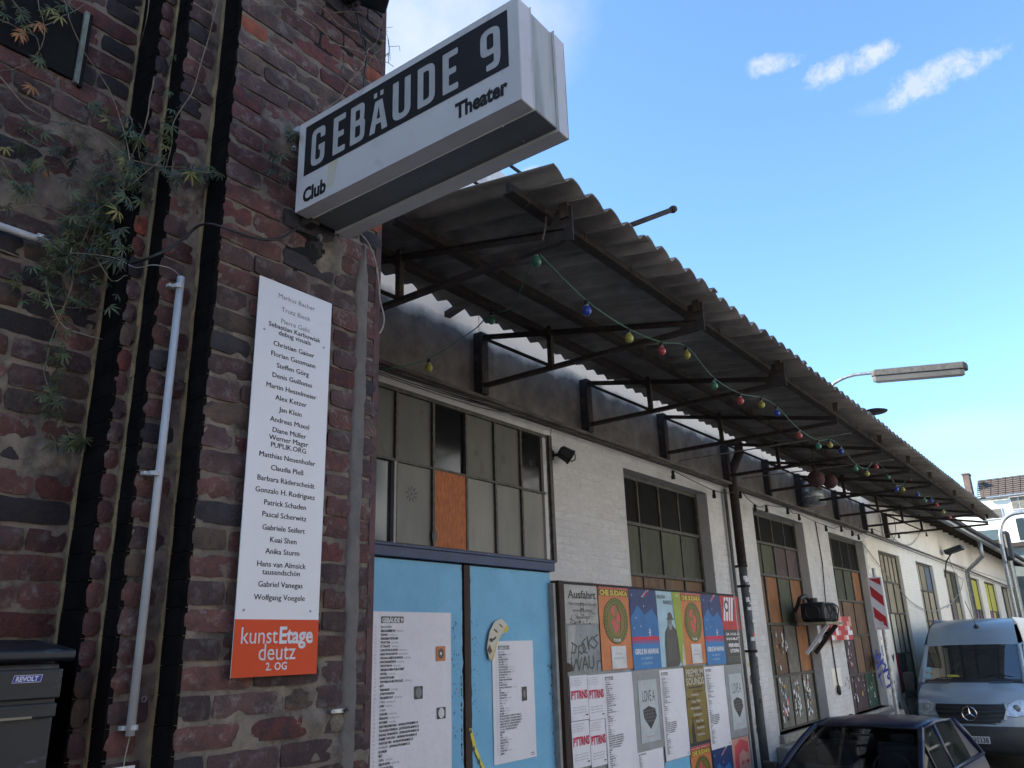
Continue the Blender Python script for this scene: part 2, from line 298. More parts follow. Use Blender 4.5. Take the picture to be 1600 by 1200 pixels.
for k, c in dict(red=(.55,.03,.035), crimson=(.62,.02,.08), navy=(.02,.045,.16), blue=(.02,.16,.42), sky=(.42,.62,.70), lime=(.33,.42,.04), p_orange=(.66,.21,.06), gold=(.24,.17,.03), p_grey=(.34,.35,.345), cream=(.62,.58,.45), p_red=(.70,.10,.10), p_yellow=(.70,.52,.06), salmon=(.72,.36,.28), brown=(.12,.04,.02), violet=(.25,.10,.25), ink_blue=(.03,.04,.30), olive=(.16,.22,.03), cyanlite=(.25,.5,.6)).items():
    M[k] = mat('print_'+k, c, tuple(q*.78 for q in c), scale=5, rough=.6, bump=.006, bscale=7)
# ------------------------------------------------------------------ ground
g = MB(); g.box(-60, 60, -40, 260, -.3, 0); tag(g.build('street', M['asphalt']), kind='structure')
g = MB(); g.box(4.4, 9.42, -38, 34, 0.004, .13); M['paving'] = mat('pale_concrete_paving', (.34,.33,.30), (.26,.25,.23), scale=1.5, rough=.9); tag(g.build('pavement', M['paving']), kind='structure')  # unseen pale slab added to bounce sunlight onto the shaded fronts
# ------------------------------------------------------------------ brick house (stepped pier)
XP, X2, X1, X0 = -2.30, -2.405, -2.486, -2.628        # pier, two stepped columns, main wall
YE, Y3, Y2, Y1 = 2.215, 1.434, 1.289, 1.226
CH = .0832; ZB, ZT = 1.55, 5.62
house = thing('brick_house', 'dark red brick house with stepped pier filling the left side, partly vine covered', 'building', (-4.5, 0, 0))
def brick_mesh(L, Hh, seed, depth=.03, rough=1.0):
    r = random.Random(seed); nx, ny = (7, 4) if L > .16 else (5, 4); vs = []; fs = []
    for j in range(ny):
        for i in range(nx):
            a = i/(nx-1)*2-1; b = j/(ny-1)*2-1
            ex = abs(a) > .99; ez = abs(b) > .99
            dep = r.uniform(-.0012, .0012)
            if ex or ez: dep -= r.uniform(.0015, .0045)*rough
            if ex and ez: dep -= .002
            y = a*(L/2)*(.97 if not ex else 1) + r.uniform(-.0022, .0022)*rough
            z = b*(Hh/2) + r.uniform(-.003, .003)*rough
            if ex and ez: y *= (1-.0045/(L/2)); z *= .92
            if r.random() < .045*rough and (ex or ez): y *= (1-.008/(L/2)); z *= .86; dep -= .008
            vs.append((dep, y, z))
    for j in range(ny-1):
        for i in range(nx-1): q = j*nx+i; fs.append((q, q+1, q+nx+1, q+nx))
    rim = list(range(nx))+[j*nx+nx-1 for j in range(1, ny)]+[(ny-1)*nx+i for i in range(nx-2, -1, -1)]+[j*nx for j in range(ny-2, 0, -1)]
    b0 = len(vs)
    for q in rim: vs.append((-depth, vs[q][1], vs[q][2]))
    k = len(rim)
    for i in range(k): fs.append((rim[i], b0+i, b0+(i+1) % k, rim[(i+1) % k]))
    return vs, fs
_bm = {}
def brick_data(L, mi, var):
    key = (round(L, 2), mi, var)
    if key not in _bm:
        vs, fs = brick_mesh(L, .0705, hash(key) % 9999)
        me = bpy.data.meshes.new('brick'); me.from_pydata(vs, [], fs); me.materials.append(M['brick'][mi]); me.polygons.foreach_set('use_smooth', [True]*len(fs)); me.update(); me.set_sharp_from_angle(angle=.6)
        _bm[key] = (me, vs, fs)
    return _bm[key]
rb = random.Random(21)
jobs = []      # (y0, y1, x, zc)
def courses(x, y0, y1, pattern, phase=0.0):
    n0 = int((ZB)/CH); n1 = int(ZT/CH)
    for n in range(n0, n1):
        z = n*CH + .04
        for a, b in pattern(n): 
            if b-a > .03: jobs.append((a, b, x, z))
def pat_run(y0, y1, j=.014):
    def f(n):
        out = []; y = y1
        seq = [.25]*20 if n % 2 else [.12]+[.25]*20
        if n % 4 == 2: seq = [.12, .12, .12]+[.25]*20
        for L in seq:
            L *= rb.uniform(.95, 1.04)
            a = y-L
            if a < y0+.05: 
                if y-y0 > .035: out.append((y0+.004, y))
                break
            out.append((a, y)); y = a-rb.uniform(.006, .013)
        return out
    return f
courses(XP, Y3, YE, lambda n: [(max(Y3, a), b) for a, b in pat_run(Y3, YE-.003)(n)])
courses(X2, Y2, Y3, lambda n: [(Y2, Y2+.092), (Y2+.104, Y3-.012)] if n % 2 else [(Y2, Y3-.014-rb.uniform(0, .02))])
courses(X1, Y1, Y2, lambda n: [(Y1, Y2-.012-rb.uniform(0, .006))])
courses(X0, .2, Y1, pat_run(.2, Y1-.014))
def weight(j):
    a, b, x, z = j; p = px_of((x, (a+b)/2, z)); 
    if not (-30 < p[0] < 1630 and -30 < p[1] < 1230): return -1
    q0 = px_of((x, a, z)); q1 = px_of((x, b, z)); return math.hypot(q1[0]-q0[0], q1[1]-q0[1])
def pick(j):
    a, b, x, z = j; r = rb.random()
    if r < .40: return 0
    if r < .74: return 1
    if r < .83: return 2
    if r < .90: return 3
    if r < .908: return 4
    return 5
jobs.sort(key=lambda j: -weight(j))
rest = MB(); cnt = 0
for j in jobs:
    a, b, x, z = j; p = px_of((x, (a+b)/2, z))
    if -40 < p[0] < 250 and 190 < p[1] < 330 and rb.random() < .30: continue        # bricks lost under mortar
    mi = pick(j)
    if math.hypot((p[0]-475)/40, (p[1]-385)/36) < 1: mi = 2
    L = max(.05, round((b-a)*40)/40); var = rb.randrange(5)
    if weight(j) > 0 and cnt < 296:
        me, vs, fs = brick_data(L, mi, var); o = bpy.data.objects.new('brick', me); link(o, (x+rb.uniform(-.003, .003), (a+b)/2, z+rb.uniform(-.003, .003)), house)
        o.rotation_euler = (rb.uniform(-.018, .018), rb.uniform(-.02, .02), rb.uniform(-.02, .02)); o.scale = (1, (b-a)/L, rb.uniform(.93, 1.05)); cnt += 1
    else:
        me, vs, fs = brick_data(L, mi, var); k = (b-a)/L
        rest.add([(x+q[0], (a+b)/2+q[1]*k, z+q[2]) for q in vs], fs, mi)
tag(rest.build('brick_courses', M['brick'], house, smooth=True), kind='stuff')
# black bricks on the returns that face the camera
ret = MB()
for (ya, xa, xb) in ((Y3, X2, XP), (Y2, X1, X2), (Y1, X0, X1)):
    for n in range(int(ZB/CH), int(ZT/CH)):
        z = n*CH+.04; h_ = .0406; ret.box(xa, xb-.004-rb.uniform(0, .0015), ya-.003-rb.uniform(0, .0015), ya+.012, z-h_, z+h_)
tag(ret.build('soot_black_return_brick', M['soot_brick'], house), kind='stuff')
# mortar: an uneven sheet behind the bricks that smears over their edges
def mortar_sheet(x, y0, y1, z0, z1, step=.010, amp=.0052, base=-.0080, smear=None):
    ny = max(3, int((y1-y0)/step)); nz_ = int((z1-z0)/step); vs = []; fs = []
    for j in range(nz_+1):
        for i in range(ny+1):
            y = y0+(y1-y0)*i/ny; z = z0+(z1-z0)*j/nz_
            k = noise.noise(Vector((y*9, z*9, x*31)))*.6 + noise.noise(Vector((y*38, z*38, x*17)))*.55
            h = base + amp*k
            big = noise.noise(Vector((y*3.3+5, z*2.3, x*9)))
            if big > .36: h += (big-.36)*.06*(.4+.8*k if k > -.5 else 0)
            if smear: h += smear(y, z)
            vs.append((x+h, y, z))
    for j in range(nz_):
        for i in range(ny): q = j*(ny+1)+i; fs.append((q, q+1, q+ny+2, q+ny+1))
    return vs, fs
def smear_left(y, z):
    p = px_of((X0, y, z)); d = math.hypot((p[0]-90)/170, (p[1]-300)/110)
    k = .5+.5*noise.noise(Vector((y*6+9, z*6, 2)))
    return max(0, 1-d)*.020*k
def smear_pier(y, z):
    s = 0
    for cx, cy, rx, ry, a in ((505, 1130, 60, 28, .016), (445, 210, 40, 60, .012), (470, 95+130, 30, 40, .008), (505, 400, 55, 45, .016), (520, 330, 30, 40, .012), (395, 1150, 40, 40, .008), (540, 1180, 60, 30, .012)):
        p = px_of((XP, y, z)); d = math.hypot((p[0]-cx)/rx, (p[1]-cy)/ry)
        s = max(s, max(0, 1-d)*a*(1+noise.noise(Vector((y*14, z*14, 4)))))
    return s
mo = MB()
for args in ((XP, Y3+.004, YE-.004, ZB, ZT, .010, .0058, -.0076, smear_pier), (X2, Y2, Y3+.001, ZB, ZT), (X1, Y1, Y2+.001, ZB, ZT), (X0, .2, Y1+.001, ZB, ZT, .010, .006, -.0076, smear_left)):
    vs, fs = mortar_sheet(*args); mo.add(vs, fs)
    if args[0] == XP:
        for i_, f_ in enumerate(fs):
            p = vs[f_[0]]; q_ = px_of(p)
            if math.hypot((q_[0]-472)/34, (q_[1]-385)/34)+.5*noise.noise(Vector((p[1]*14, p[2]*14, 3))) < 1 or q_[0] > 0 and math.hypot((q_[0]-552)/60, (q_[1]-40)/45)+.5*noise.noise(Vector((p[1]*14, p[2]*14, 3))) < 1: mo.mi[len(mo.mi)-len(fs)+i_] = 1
tag(mo.build('mortar', [M['mortar'], M['black_mortar']], house, smooth=True), kind='stuff')
M['ochre_mortar'] = mat('ochre_mortar', (.27,.205,.105), (.15,.115,.07), third=((.05,.045,.035), 14, .55, .68, .7), **MORT)
#                                           pointing squeezed into the inner corners
for (y, x) in ((Y3, X2), (Y2, X1), (Y1, X0)):
    fl = MB(); pth = [(x+.001+.002*math.sin(k*1.7+y*9), y-.006+rb.uniform(-.0025, .0025), ZB+k*.06) for k in range(int((ZT-ZB)/.06))]
    for k in range(len(pth)-1):
        w1 = .0015+.012*abs(noise.noise(Vector((k*.37, y*7, 1)))); a_ = Vector(pth[k]); b_ = Vector(pth[k+1])
        fl.add([a_+Vector((-.012, -w1, 0)), a_+Vector((.0, -w1*.8, 0)), a_+Vector((.004, w1*.3, 0)), a_+Vector((.004, w1+.006, 0)), b_+Vector((-.012, -w1, 0)), b_+Vector((.0, -w1*.8, 0)), b_+Vector((.004, w1*.3, 0)), b_+Vector((.004, w1+.006, 0))], [(0, 1, 5, 4), (1, 2, 6, 5), (2, 3, 7, 6)])
    fl.build('corner_pointing', M['ochre_mortar'], house, smooth=True)
core = MB()
core.box(-9, XP-.03, Y3+.03, YE-.01, 0, 9); core.box(-9, X2-.03, Y2+.03, Y3+.03, 0, 9); core.box(-9, X1-.03, Y1+.03, Y2+.03, 0, 9); core.box(-9, X0-.03, -7, Y1+.03, 0, 9)
core.box(XP-.035, XP-.002, YE-.03, YE, ZB, ZT)
# bricked faces outside the part seen in detail
M['far_brick'] = mat('plain_brickwork', (.13,.065,.06), (.07,.045,.045), scale=14, rough=.9, bump=.004)
core.box(X0-.03, X0, -7, .2, 0, 9); core.box(X0-.03, X0, .2, Y1, 0, ZB); core.box(X0-.03, X0, .2, Y1, ZT, 9)
core.box(X1-.03, X1, Y1, Y2, 0, ZB); core.box(X1-.03, X1, Y1, Y2, ZT, 9); core.box(X2-.03, X2, Y2, Y3, 0, ZB); core.box(X2-.03, X2, Y2, Y3, ZT, 9)
core.box(XP-.03, XP, Y3, YE, 0, ZB); core.box(XP-.03, XP, Y3, YE, ZT, 9)
core.build('wall_core', M['far_brick'], house)
cr = MB()
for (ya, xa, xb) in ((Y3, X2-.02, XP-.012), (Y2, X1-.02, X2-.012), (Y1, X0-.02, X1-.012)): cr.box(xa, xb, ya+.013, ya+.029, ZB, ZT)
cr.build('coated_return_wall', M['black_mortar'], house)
# grey render strip over an old joint
pl = MB(); vs = []; fs = []; n = 150
for k in range(n+1):
    z = 1.6+(3.985-1.6)*k/n; wob = noise.noise(Vector((0, 3, z*6)))*.013+noise.noise(Vector((0, 5, z*31)))*.005; wb2 = noise.noise(Vector((0, 9, z*7)))*.009+noise.noise(Vector((0, 15, z*37)))*.004
    wd = 1 if z < 3.8 else (3.985-z)/.185*.6+.4
    yc = 2.107+(.006 if z > 3 else 0); a = yc-.026*wd-.004+wob; b = yc+.026*wd+wb2
    for yy, xx in ((a-.006, -.012), (a, .001), (a+.012, .004), ((a+b)/2, .0045+wob*.3), (b-.010, .004), (b, .002), (b+.005, -.012)): vs.append((XP+xx, yy, z))
for k in range(n):
    for i in range(6): q = k*7+i; fs.append((q, q+1, q+8, q+7))
pl.add(vs, fs); pl.build('render_strip', M['plaster'], house, smooth=True)
# black slate vent plate high on the left wall
v = MB(); c1 = at_x(22, 20, X0+.02); 
p0 = at_x(128, 135, X0+.012); p1 = at_x(135, 5, X0+.012)
v.box(X0-.02, X0+.008, .35, p0.y-.03, p0.z+.012, p0.z+.30); vent = v.build('vent_plate', M['black_board'], house, bevel=.003)
v = MB(); v.box(X0-.02, X0+.018, p0.y-.03, p0.y-.014, p0.z, p0.z+.31); v.box(X0-.02, X0+.014, p0.y-.014, p0.y, p0.z-.005, p0.z+.31, 1)
M['slate_edge'] = mat('chalky_green_frame', (.23,.26,.22), (.10,.12,.10), scale=25, rough=.9)
v.build('vent_frame', [M['slate_edge'], M['black_board']], house)
# ------------------------------------------------------------------ conduits, clips, screw eyes
def clip(mb, p, r=.013):
    mb.box(p.x-.022, p.x+.004, p.y-r-.014, p.y+r+.003, p.z-.007, p.z+.007)
t = thing('conduit_pipe', 'upright pale grey plastic conduit pipe clipped to the brick column left of the name board', 'pipe', tuple(at_x(203, 1150, X2+.02)))
a = at_x(283, 433, X2+.024); b = at_x(203, 1150, X2+.024)
mb = MB(); mb.tube([a, b], .0125, 14, cap=True); mb.build('pipe', M['pvc'], t, smooth=True)
for px, py in ((278, 448), (240, 740), (207, 1137)):
    q = at_x(px, py, X2+.024); mb = MB(); mb.tube([q-Vector((0,0,.007)), q+Vector((0,0,.007))], .0155, 14); mb.box(q.x-.024, q.x-.004, q.y-.030, q.y+.004, q.z-.006, q.z+.006); mb.build('clip', M['pvc'], t, bevel=.001)
mb = MB(); mb.tube([b, b+Vector((-.006, -.004, -.05)), b+Vector((-.004, -.009, -.12))], .0016, 6); mb.build('wire_tail', M['pale_cable'], t)
t = thing('conduit_pipe', 'short level grey plastic conduit pipe under the vine at the left edge', 'pipe', tuple(at_x(110, 390, X0+.03)))
a = at_x(-60, 333, X0+.03); b = at_x(110, 391, X0+.03); mb = MB(); mb.tube([a, b], .0125, 14); mb.build('pipe', M['pvc'], t, smooth=True)
q = at_x(62, 372, X0+.03); mb = MB(); mb.tube([q-Vector((0,.008,0)), q+Vector((0,.008,0))], .0155, 14); mb.build('clip', M['pvc'], t)
def path_px(pts, X): return [at_x(p[0], p[1], p[2] if len(p) > 2 else X) for p in pts]
def smooth_path(P, k=6):
    out = []
    for i in range(len(P)-1):
        p0, p1, p2, p3 = P[max(i-1, 0)], P[i], P[i+1], P[min(i+2, len(P)-1)]
        for s in range(k):
            u = s/k; out.append(.5*((2*p1)+(p2-p0)*u+(2*p0-5*p1+4*p2-p3)*u*u+(3*p1-p0-3*p2+p3)*u**3))
    return out+[P[-1]]
def wire(name, label, cat, pts, X, r, mt, group=None, parent=None):
    P = path_px(pts, X) if not isinstance(pts[0], Vector) else pts
    mb = MB(); mb.tube(smooth_path(P), r, 6); o = mb.build(name, mt, parent, smooth=True)
    return tag(o, label, cat, group) if parent is None else o
M['pale_wire'] = mat('pale_wire', (.36,.35,.32), rough=.6)
wire('power_cable', 'thick black cable arching across the brick columns to the foot of the light box', 'cable', [(205, 412, X1+.02), (235, 402, X2+.03), (270, 385, X2+.03), (292, 368, X2+.03), (308, 354, X2+.06), (330, 350, XP+.03), (362, 360, XP+.025), (405, 373, XP+.02), (440, 372, XP+.02), (465, 355, XP+.02)], XP, .0048, M['cable'])
wire('phone_wire', 'thin pale wire looping down the left wall beside the vine', 'wire', [(283, 434, X2+.02), (268, 420, X2+.03), (240, 414, X2+.03), (212, 418, X1+.03), (185, 405, X0+.09), (150, 398, X0+.04), (100, 396, X0+.04), (78, 410, X0+.03), (72, 440, X0+.03), (82, 480, X0+.03), (100, 510, X0+.03), (130, 522, X0+.03), (160, 530, X0+.03)], X0, .0016, M['pale_wire'])
wire('pale_cable', 'thin cream cable coming down from the light box along the pier corner', 'cable', [(560, 362), (575, 380), (587, 410), (592, 445), (594, 470), (600, 495), (598, 512), (592, 522)], XP+.012, .0036, M['pale_cable'])
wire('dark_cable', 'black cable hanging from the floodlight down behind the light box', 'cable', [(556, 18), (562, 45), (568, 70), (573, 90), (570, 110), (568, 134)], XP+.018, .0042, M['cable'])
for n_, (px, py, X) in enumerate(((300, 262, X2), (224, 1092, X2), (388, 997-2, XP))):
    if n_ == 2: continue
    q = at_x(px, py, X+.01); mb = MB(); ring = [q+Vector((.004, .0075*math.cos(k*math.pi/8), .0075*math.sin(k*math.pi/8))) for k in range(17)]
    mb.tube(ring, .0016, 5, cap=False); mb.tube([q+Vector((-.02, 0, -.0075)), q+Vector((.004, 0, -.0075))], .0014, 5)
    tag(mb.build('screw_eye', M['zinc'], smooth=True), ['small ring screw in the brick column under the vine', 'small ring screw beside the lower end of the upright conduit'][n_], 'screw eye', 'ring screws in the brick column')
# hasp on the render strip
t = thing('hasp', 'small galvanised hasp with rusty screws on the render strip below the orange panel', 'latch', tuple(at_x(530, 1112, XP)))
a = at_x(518, 1112, XP+.013); b = at_x(541, 1112, XP+.013)
mb = MB(); mb.box(a.x-.01, a.x+.003, a.y, b.y-.012, a.z-.007, a.z+.007); mb.lathe([(.007, -.01), (.007, .004)], (a.x, a.y+.002, a.z), (1,0,0), 12); mb.build('plate', M['zinc'], t, bevel=.001)
mb = MB(); mb.box(a.x-.01, a.x+.010, b.y-.016, b.y+.002, a.z-.004, a.z+.004); mb.tube([Vector((a.x+.006, b.y-.010, a.z-.008)), Vector((a.x+.008, b.y-.006, a.z+.010))], .0025, 6); mb.build('staple', M['rust'], t)
mb = MB(); mb.lathe([(.0025, -.002), (.002, .0045)], (a.x, a.y+.006, a.z), (1,0,0), 8); mb.build('screw', M['black'], t)
# label card at the lower edge
q = at_x(195, 1200, X2+.03); t = thing('card', 'small blue and white card with a yellow mark tucked under the conduit', 'card', tuple(q))
mb = MB(); mb.box(q.x-.002, q.x, q.y-.035, q.y+.03, q.z-.06, q.z+.004); mb.build('card_sheet', M['plate_white'], t); mb = MB(); mb.box(q.x, q.x+.001, q.y-.030, q.y+.010, q.z-.058, q.z-.002); mb.box(q.x, q.x+.002, q.y+.0, q.y+.008, q.z-.03, q.z+.001, 1); mb.build('print', [M['ink_blue'], M['yellow']], t)
# ------------------------------------------------------------------ parcel box
XM = -2.37; mr = at_x(97, 1100, XM).y; zt = at_x(0, 1010, XM).z
t = thing('parcel_box', 'black plastic letter box with sloping lid and white logo at the lower left', 'letter box', (XM-.12, .95, 1.85))
mb = MB(); X_ = XM
mb.box(X0+.005, X_-.012, .6, mr-.012, zt-.32, zt-.045); mb.build('body', M['box_black'], t, bevel=.008)
mb = MB(); prof = [(X0+.005, zt+.022), (X_-.09, zt+.004), (X_+.004, zt-.010), (X_+.010, zt-.016), (X_+.010, zt-.034), (X_-.004, zt-.042), (X0+.005, zt-.042)]
k = len(prof); y0_, y1_ = .6, mr+.016
mb.add([(x, y0_, z) for x, z in prof]+[(x, y1_, z) for x, z in prof], [tuple(range(k))[::-1], tuple(range(k, 2*k))]+[(i, (i+1) % k, (i+1) % k+k, i+k) for i in range(k)]); mb.build('lid', M['box_black'], t, bevel=.005)
q0 = at_x(18, 1078, XM); q1 = at_x(95, 1078, XM)
mb = MB(); mb.box(X_-.014, X_+.001, .6, mr-.008, zt-.135, zt-.060); mb.build('slot_flap', M['box_black'], t, bevel=.004)
mb = MB(); mb.box(X_-.014, X_+.003, .6, mr-.014, zt-.182, zt-.146); mb.build('rim', M['box_black'], t, bevel=.004)
lb = at_x(18, 1068, XM+.002); rt_ = at_x(65, 1052, XM+.002); o_ = Vector((XM+.0022, lb.y, lb.z)); wl = rt_.y-lb.y
mb = MB(); hL = .019; sh = .004
mb.poly([(0, 0), (wl, 0), (wl+sh, hL), (sh, hL)], o_, YZ, 0, 0); mb.poly([(.0012, .0012), (wl-.0012, .0012), (wl+sh-.0016, hL-.0012), (sh+.0008, hL-.0012)], o_, YZ, .0002, 1)
mb.text('REVOLT', .0165, o_+Vector((0, wl/2+.001, .0038)), YZ, .0005, 0, xs=.93, bold=.035, align='CENTER', shear=.15); mb.build('logo', [M['white_print'], M['ink_blue']], t)
pp = at_x(0, 1125, XM+.004); mb = MB(); mb.box(XM-.012, XM+.006, .6, at_x(48, 1122, XM).y, pp.z-.003, pp.z+.003); mb.build('newspaper_edge', M['tan_board'], t)
# ------------------------------------------------------------------ name board
A = at_x(406, 434, XP+.022); B = at_x(496, 1053, XP+.022); yl, yr = at_x(383, 750, XP+.022).y, at_x(507, 750, XP+.022).y; zb, ztp = at_x(430, 1056, XP+.022).z, at_x(462, 452, XP+.022).z
zo = at_x(430, 968, XP+.022).z; X = XP+.022; W_ = yr-yl; yc = (yl+yr)/2
t = thing('name_board', 'tall white name board with orange foot reading kunstEtage deutz on the brick pier', 'sign', (X, yc, zb))
mb = MB(); mb.box(X-.004, X, yl, yr, zb, ztp); mb.build('panel', M['plate_white'], t, bevel=.0006)
mb = MB(); mb.box(X, X+.0008, yl, yr, zb, zo); mb.build('orange_field', M['orange'], t)
names = [('Markus Bacher', 472), ('Trutz Bieck', 491), ('Pierre Galic', 509), ('Sebastian Karbowiak', 519), ('debug visuals', 528), ('Christian Gaiser', 546), ('Florian Gassmann', 562), ('Steffen Görg', 578), ('Denis Guillomo', 594), ('Martin Hesselmeier', 611), ('Alex Ketzer', 627), ('Jan Klein', 644), ('Andreas Muxel', 661), ('Diane Müller', 677), ('Werner Magar', 689), ('PUPLIK.ORG', 700), ('Matthias Neuenhofer', 717), ('Claudia Pleß', 735), ('Barbara Räderscheidt', 753), ('Gonzalo H. Rodriguez', 771), ('Patrick Schaden', 789), ('Pascal Scherwitz', 807), ('Gabriele Seifert', 827), ('Kuai Shen', 845), ('Anika Sturm', 863), ('Hans van Almsick', 883), ('tausendschön', 895), ('Gabriel Vanegas', 914), ('Wolfgang Voegele', 934)]
nmb = MB(); nmb2 = MB(); 
for i, (s_, py) in enumerate(names):
    pxc = 463-(py-472)*.0515; q = at_x(pxc, py, X); tb = nmb2 if i < 3 else nmb
    tb = MB(); [tb.text(s_, .0262, (X, yc+dd, q.z-.0085), YZ, .0006+abs(dd)*.1, 0, xs=1.08, bold=.0, align='CENTER') for dd in ((-.0004, .0004) if i > 2 else (0,))]; tb.build('lettering', M['grey_print'] if i < 3 else M['dark_print'], t)
q = at_x(395, 1002, X); wk = text_geo('kunst', 0, 3)[2]*.0615*.86
fullw = W_*.865; wa = text_geo('kunst', 0.0, 3)[2]; wb_ = text_geo('Etage', .028, 3)[2]; sz = fullw/((wa+wb_+.06)*.9)
base = at_x(373, 1006, X).z
ol = MB(); ol.text('kunst', sz, (X, yc-fullw/2, base), YZ, .0014, 0, xs=.9, res=3); ol.text('Etage', sz, (X, yc-fullw/2+(wa+.06)*sz*.9, base), YZ, .0014, 0, xs=.9, bold=.028, res=3); ol.build('logo_lettering', M['white_print'], t)
base = at_x(428, 1031, X).z; ol = MB(); ol.text('deutz', sz*1.02, (X, yc, base), YZ, .0014, 0, xs=.9, align='CENTER', res=3); ol.build('logo_lettering', M['white_print'], t)
base = at_x(425, 1047, X).z; ol = MB(); ol.text('2. OG', sz*.46, (X, yc, base), YZ, .0014, 0, bold=.02, align='CENTER'); ol.build('logo_lettering', M['white_print'], t)
for px, py in ((413, 514), (506, 543), (381, 953), (485, 955)):
    q = at_x(px, py, X); mb = MB(); mb.lathe([(.0042, 0), (.0042, .0012), (.002, .0024)], q, (1,0,0), 12); mb.build('screw', M['zinc'], t, smooth=False)
# ------------------------------------------------------------------ projecting light box
YS = 1.722; xl = -2.262; xr = -1.193; z0 = 3.962; z1 = 4.402
q = [at_y(460, 333, YS), at_y(813, 152, YS), at_y(472, 197, YS), at_y(806, -6, YS)]
z0 = (q[0].z+q[1].z)/2; z1 = q[2].z+.004
t = thing('light_box', 'projecting white light box sign reading GEBÄUDE 9 Club Theater on the brick pier', 'sign', ((xl+xr)/2, YS+.13, z0))
def shell(mb, ya, yb, front, ch=.012, ins=0):
    x0_, x1_ = xl+ins, xr-ins; a_, b_ = z0+ins, z1-ins
    if front: loops = [(ya, 0.0), (ya, 0.0), (yb, -.0)]; 
    P = [(x0_, a_), (x1_, a_), (x1_, b_), (x0_, b_)]
    def lp(y, s_): cx, cz = (x0_+x1_)/2, (a_+b_)/2; return [(x+(s_ if x > cx else -s_), y, z+(s_ if z > cz else -s_)) for x, z in P]
    L = [lp(ya, 0), lp(ya+.006, .004), lp(yb, .005)] if front == 1 else ([lp(ya, .005), lp(yb-.006, .004), lp(yb, 0)] if front == -1 else [lp(ya, 0), lp(yb, 0)])
    n = len(L); mb.add([p for l in L for p in l], [(3,2,1,0)[::-1], tuple(range((n-1)*4, n*4))[::-1]]+[(i*4+k, i*4+(k+1) % 4, (i+1)*4+(k+1) % 4, (i+1)*4+k) for i in range(n-1) for k in range(4)][::1])
mb = MB(); shell(mb, YS, YS+.068, 1); fs_ = mb.build('front_shell', M['sign_white'], t, bevel=.004)
mb = MB(); shell(mb, YS+.205, YS+.272, -1); mb.build('rear_shell', M['sign_white'], t, bevel=.004)
mb = MB(); mb.box(xl+.002, xr-.0015, YS+.068, YS+.205, z0+.0025, z1-.0015); mb.build('belly_panel', M['sign_grey'], t)
mb = MB(); mb.box(xr-.004, xr+.0005, YS+.070, YS+.204, z0+.006, z1-.004); mb.build('end_panel', M['streaked'], t, bevel=.002)
for px, py in ((786, 197), (518, 330), (657, 278), (818, 220)):
    qq = at_z = None; d = ray(px, py); s_ = (z0+.004-H)/d.z; c = Vector((0, 0, H))+d*s_; mb = MB(); mb.lathe([(.004, -.002), (.003, .003)], c, (0,0,-1), 8); mb.build('rivet', M['sign_white'] if px != 657 else M['black'], t)
bx0, bx1 = at_y(476, 250, YS).x, at_y(794, 60, YS).x; bz0, bz1 = at_y(475, 276, YS).z, at_y(478, 200, YS).z
o_ = Vector((0, YS, 0)); mb = MB(); mb.rect(bx0, bx1, bz0, bz1, o_, XZ, .0008); band = mb.build('black_band', M['black'], t)
# hand-cut condensed capitals: outlines in a unit box (0..w, 0..1) with holes, via filled curves
def rounded(pts, r, k=4):
    out = []; n = len(pts)
    for i in range(n):
        p = Vector(pts[i][:2]); rr = pts[i][2] if len(pts[i]) > 2 else r
        a = Vector(pts[i-1][:2])-p; b = Vector(pts[(i+1) % n][:2])-p; la, lb = a.length, b.length
        d = min(rr, la*.49, lb*.49); pa = p+a/la*d; pb = p+b/lb*d
        if d < 1e-4: out.append(tuple(p)); continue
        for s_ in range(k+1):
            u = s_/k; out.append(tuple(pa*(1-u)**2+p*2*u*(1-u)+pb*u*u))
    return out
def glyph(loops):
    c = bpy.data.curves.new('g', 'CURVE'); c.dimensions = '2D'; c.fill_mode = 'BOTH'
    for L in loops:
        s_ = c.splines.new('POLY'); s_.points.add(len(L)-1)
        for i, p in enumerate(L): s_.points[i].co = (p[0], p[1], 0, 1)
        s_.use_cyclic_u = True
    o = bpy.data.objects.new('g', c); me = bpy.data.meshes.new_from_object(o)
    r = ([(v_.co.x, v_.co.y) for v_ in me.vertices], [tuple(p.vertices) for p in me.polygons]); bpy.data.objects.remove(o); bpy.data.curves.remove(c); bpy.data.meshes.remove(me); return r
s_w = .165; R = .10
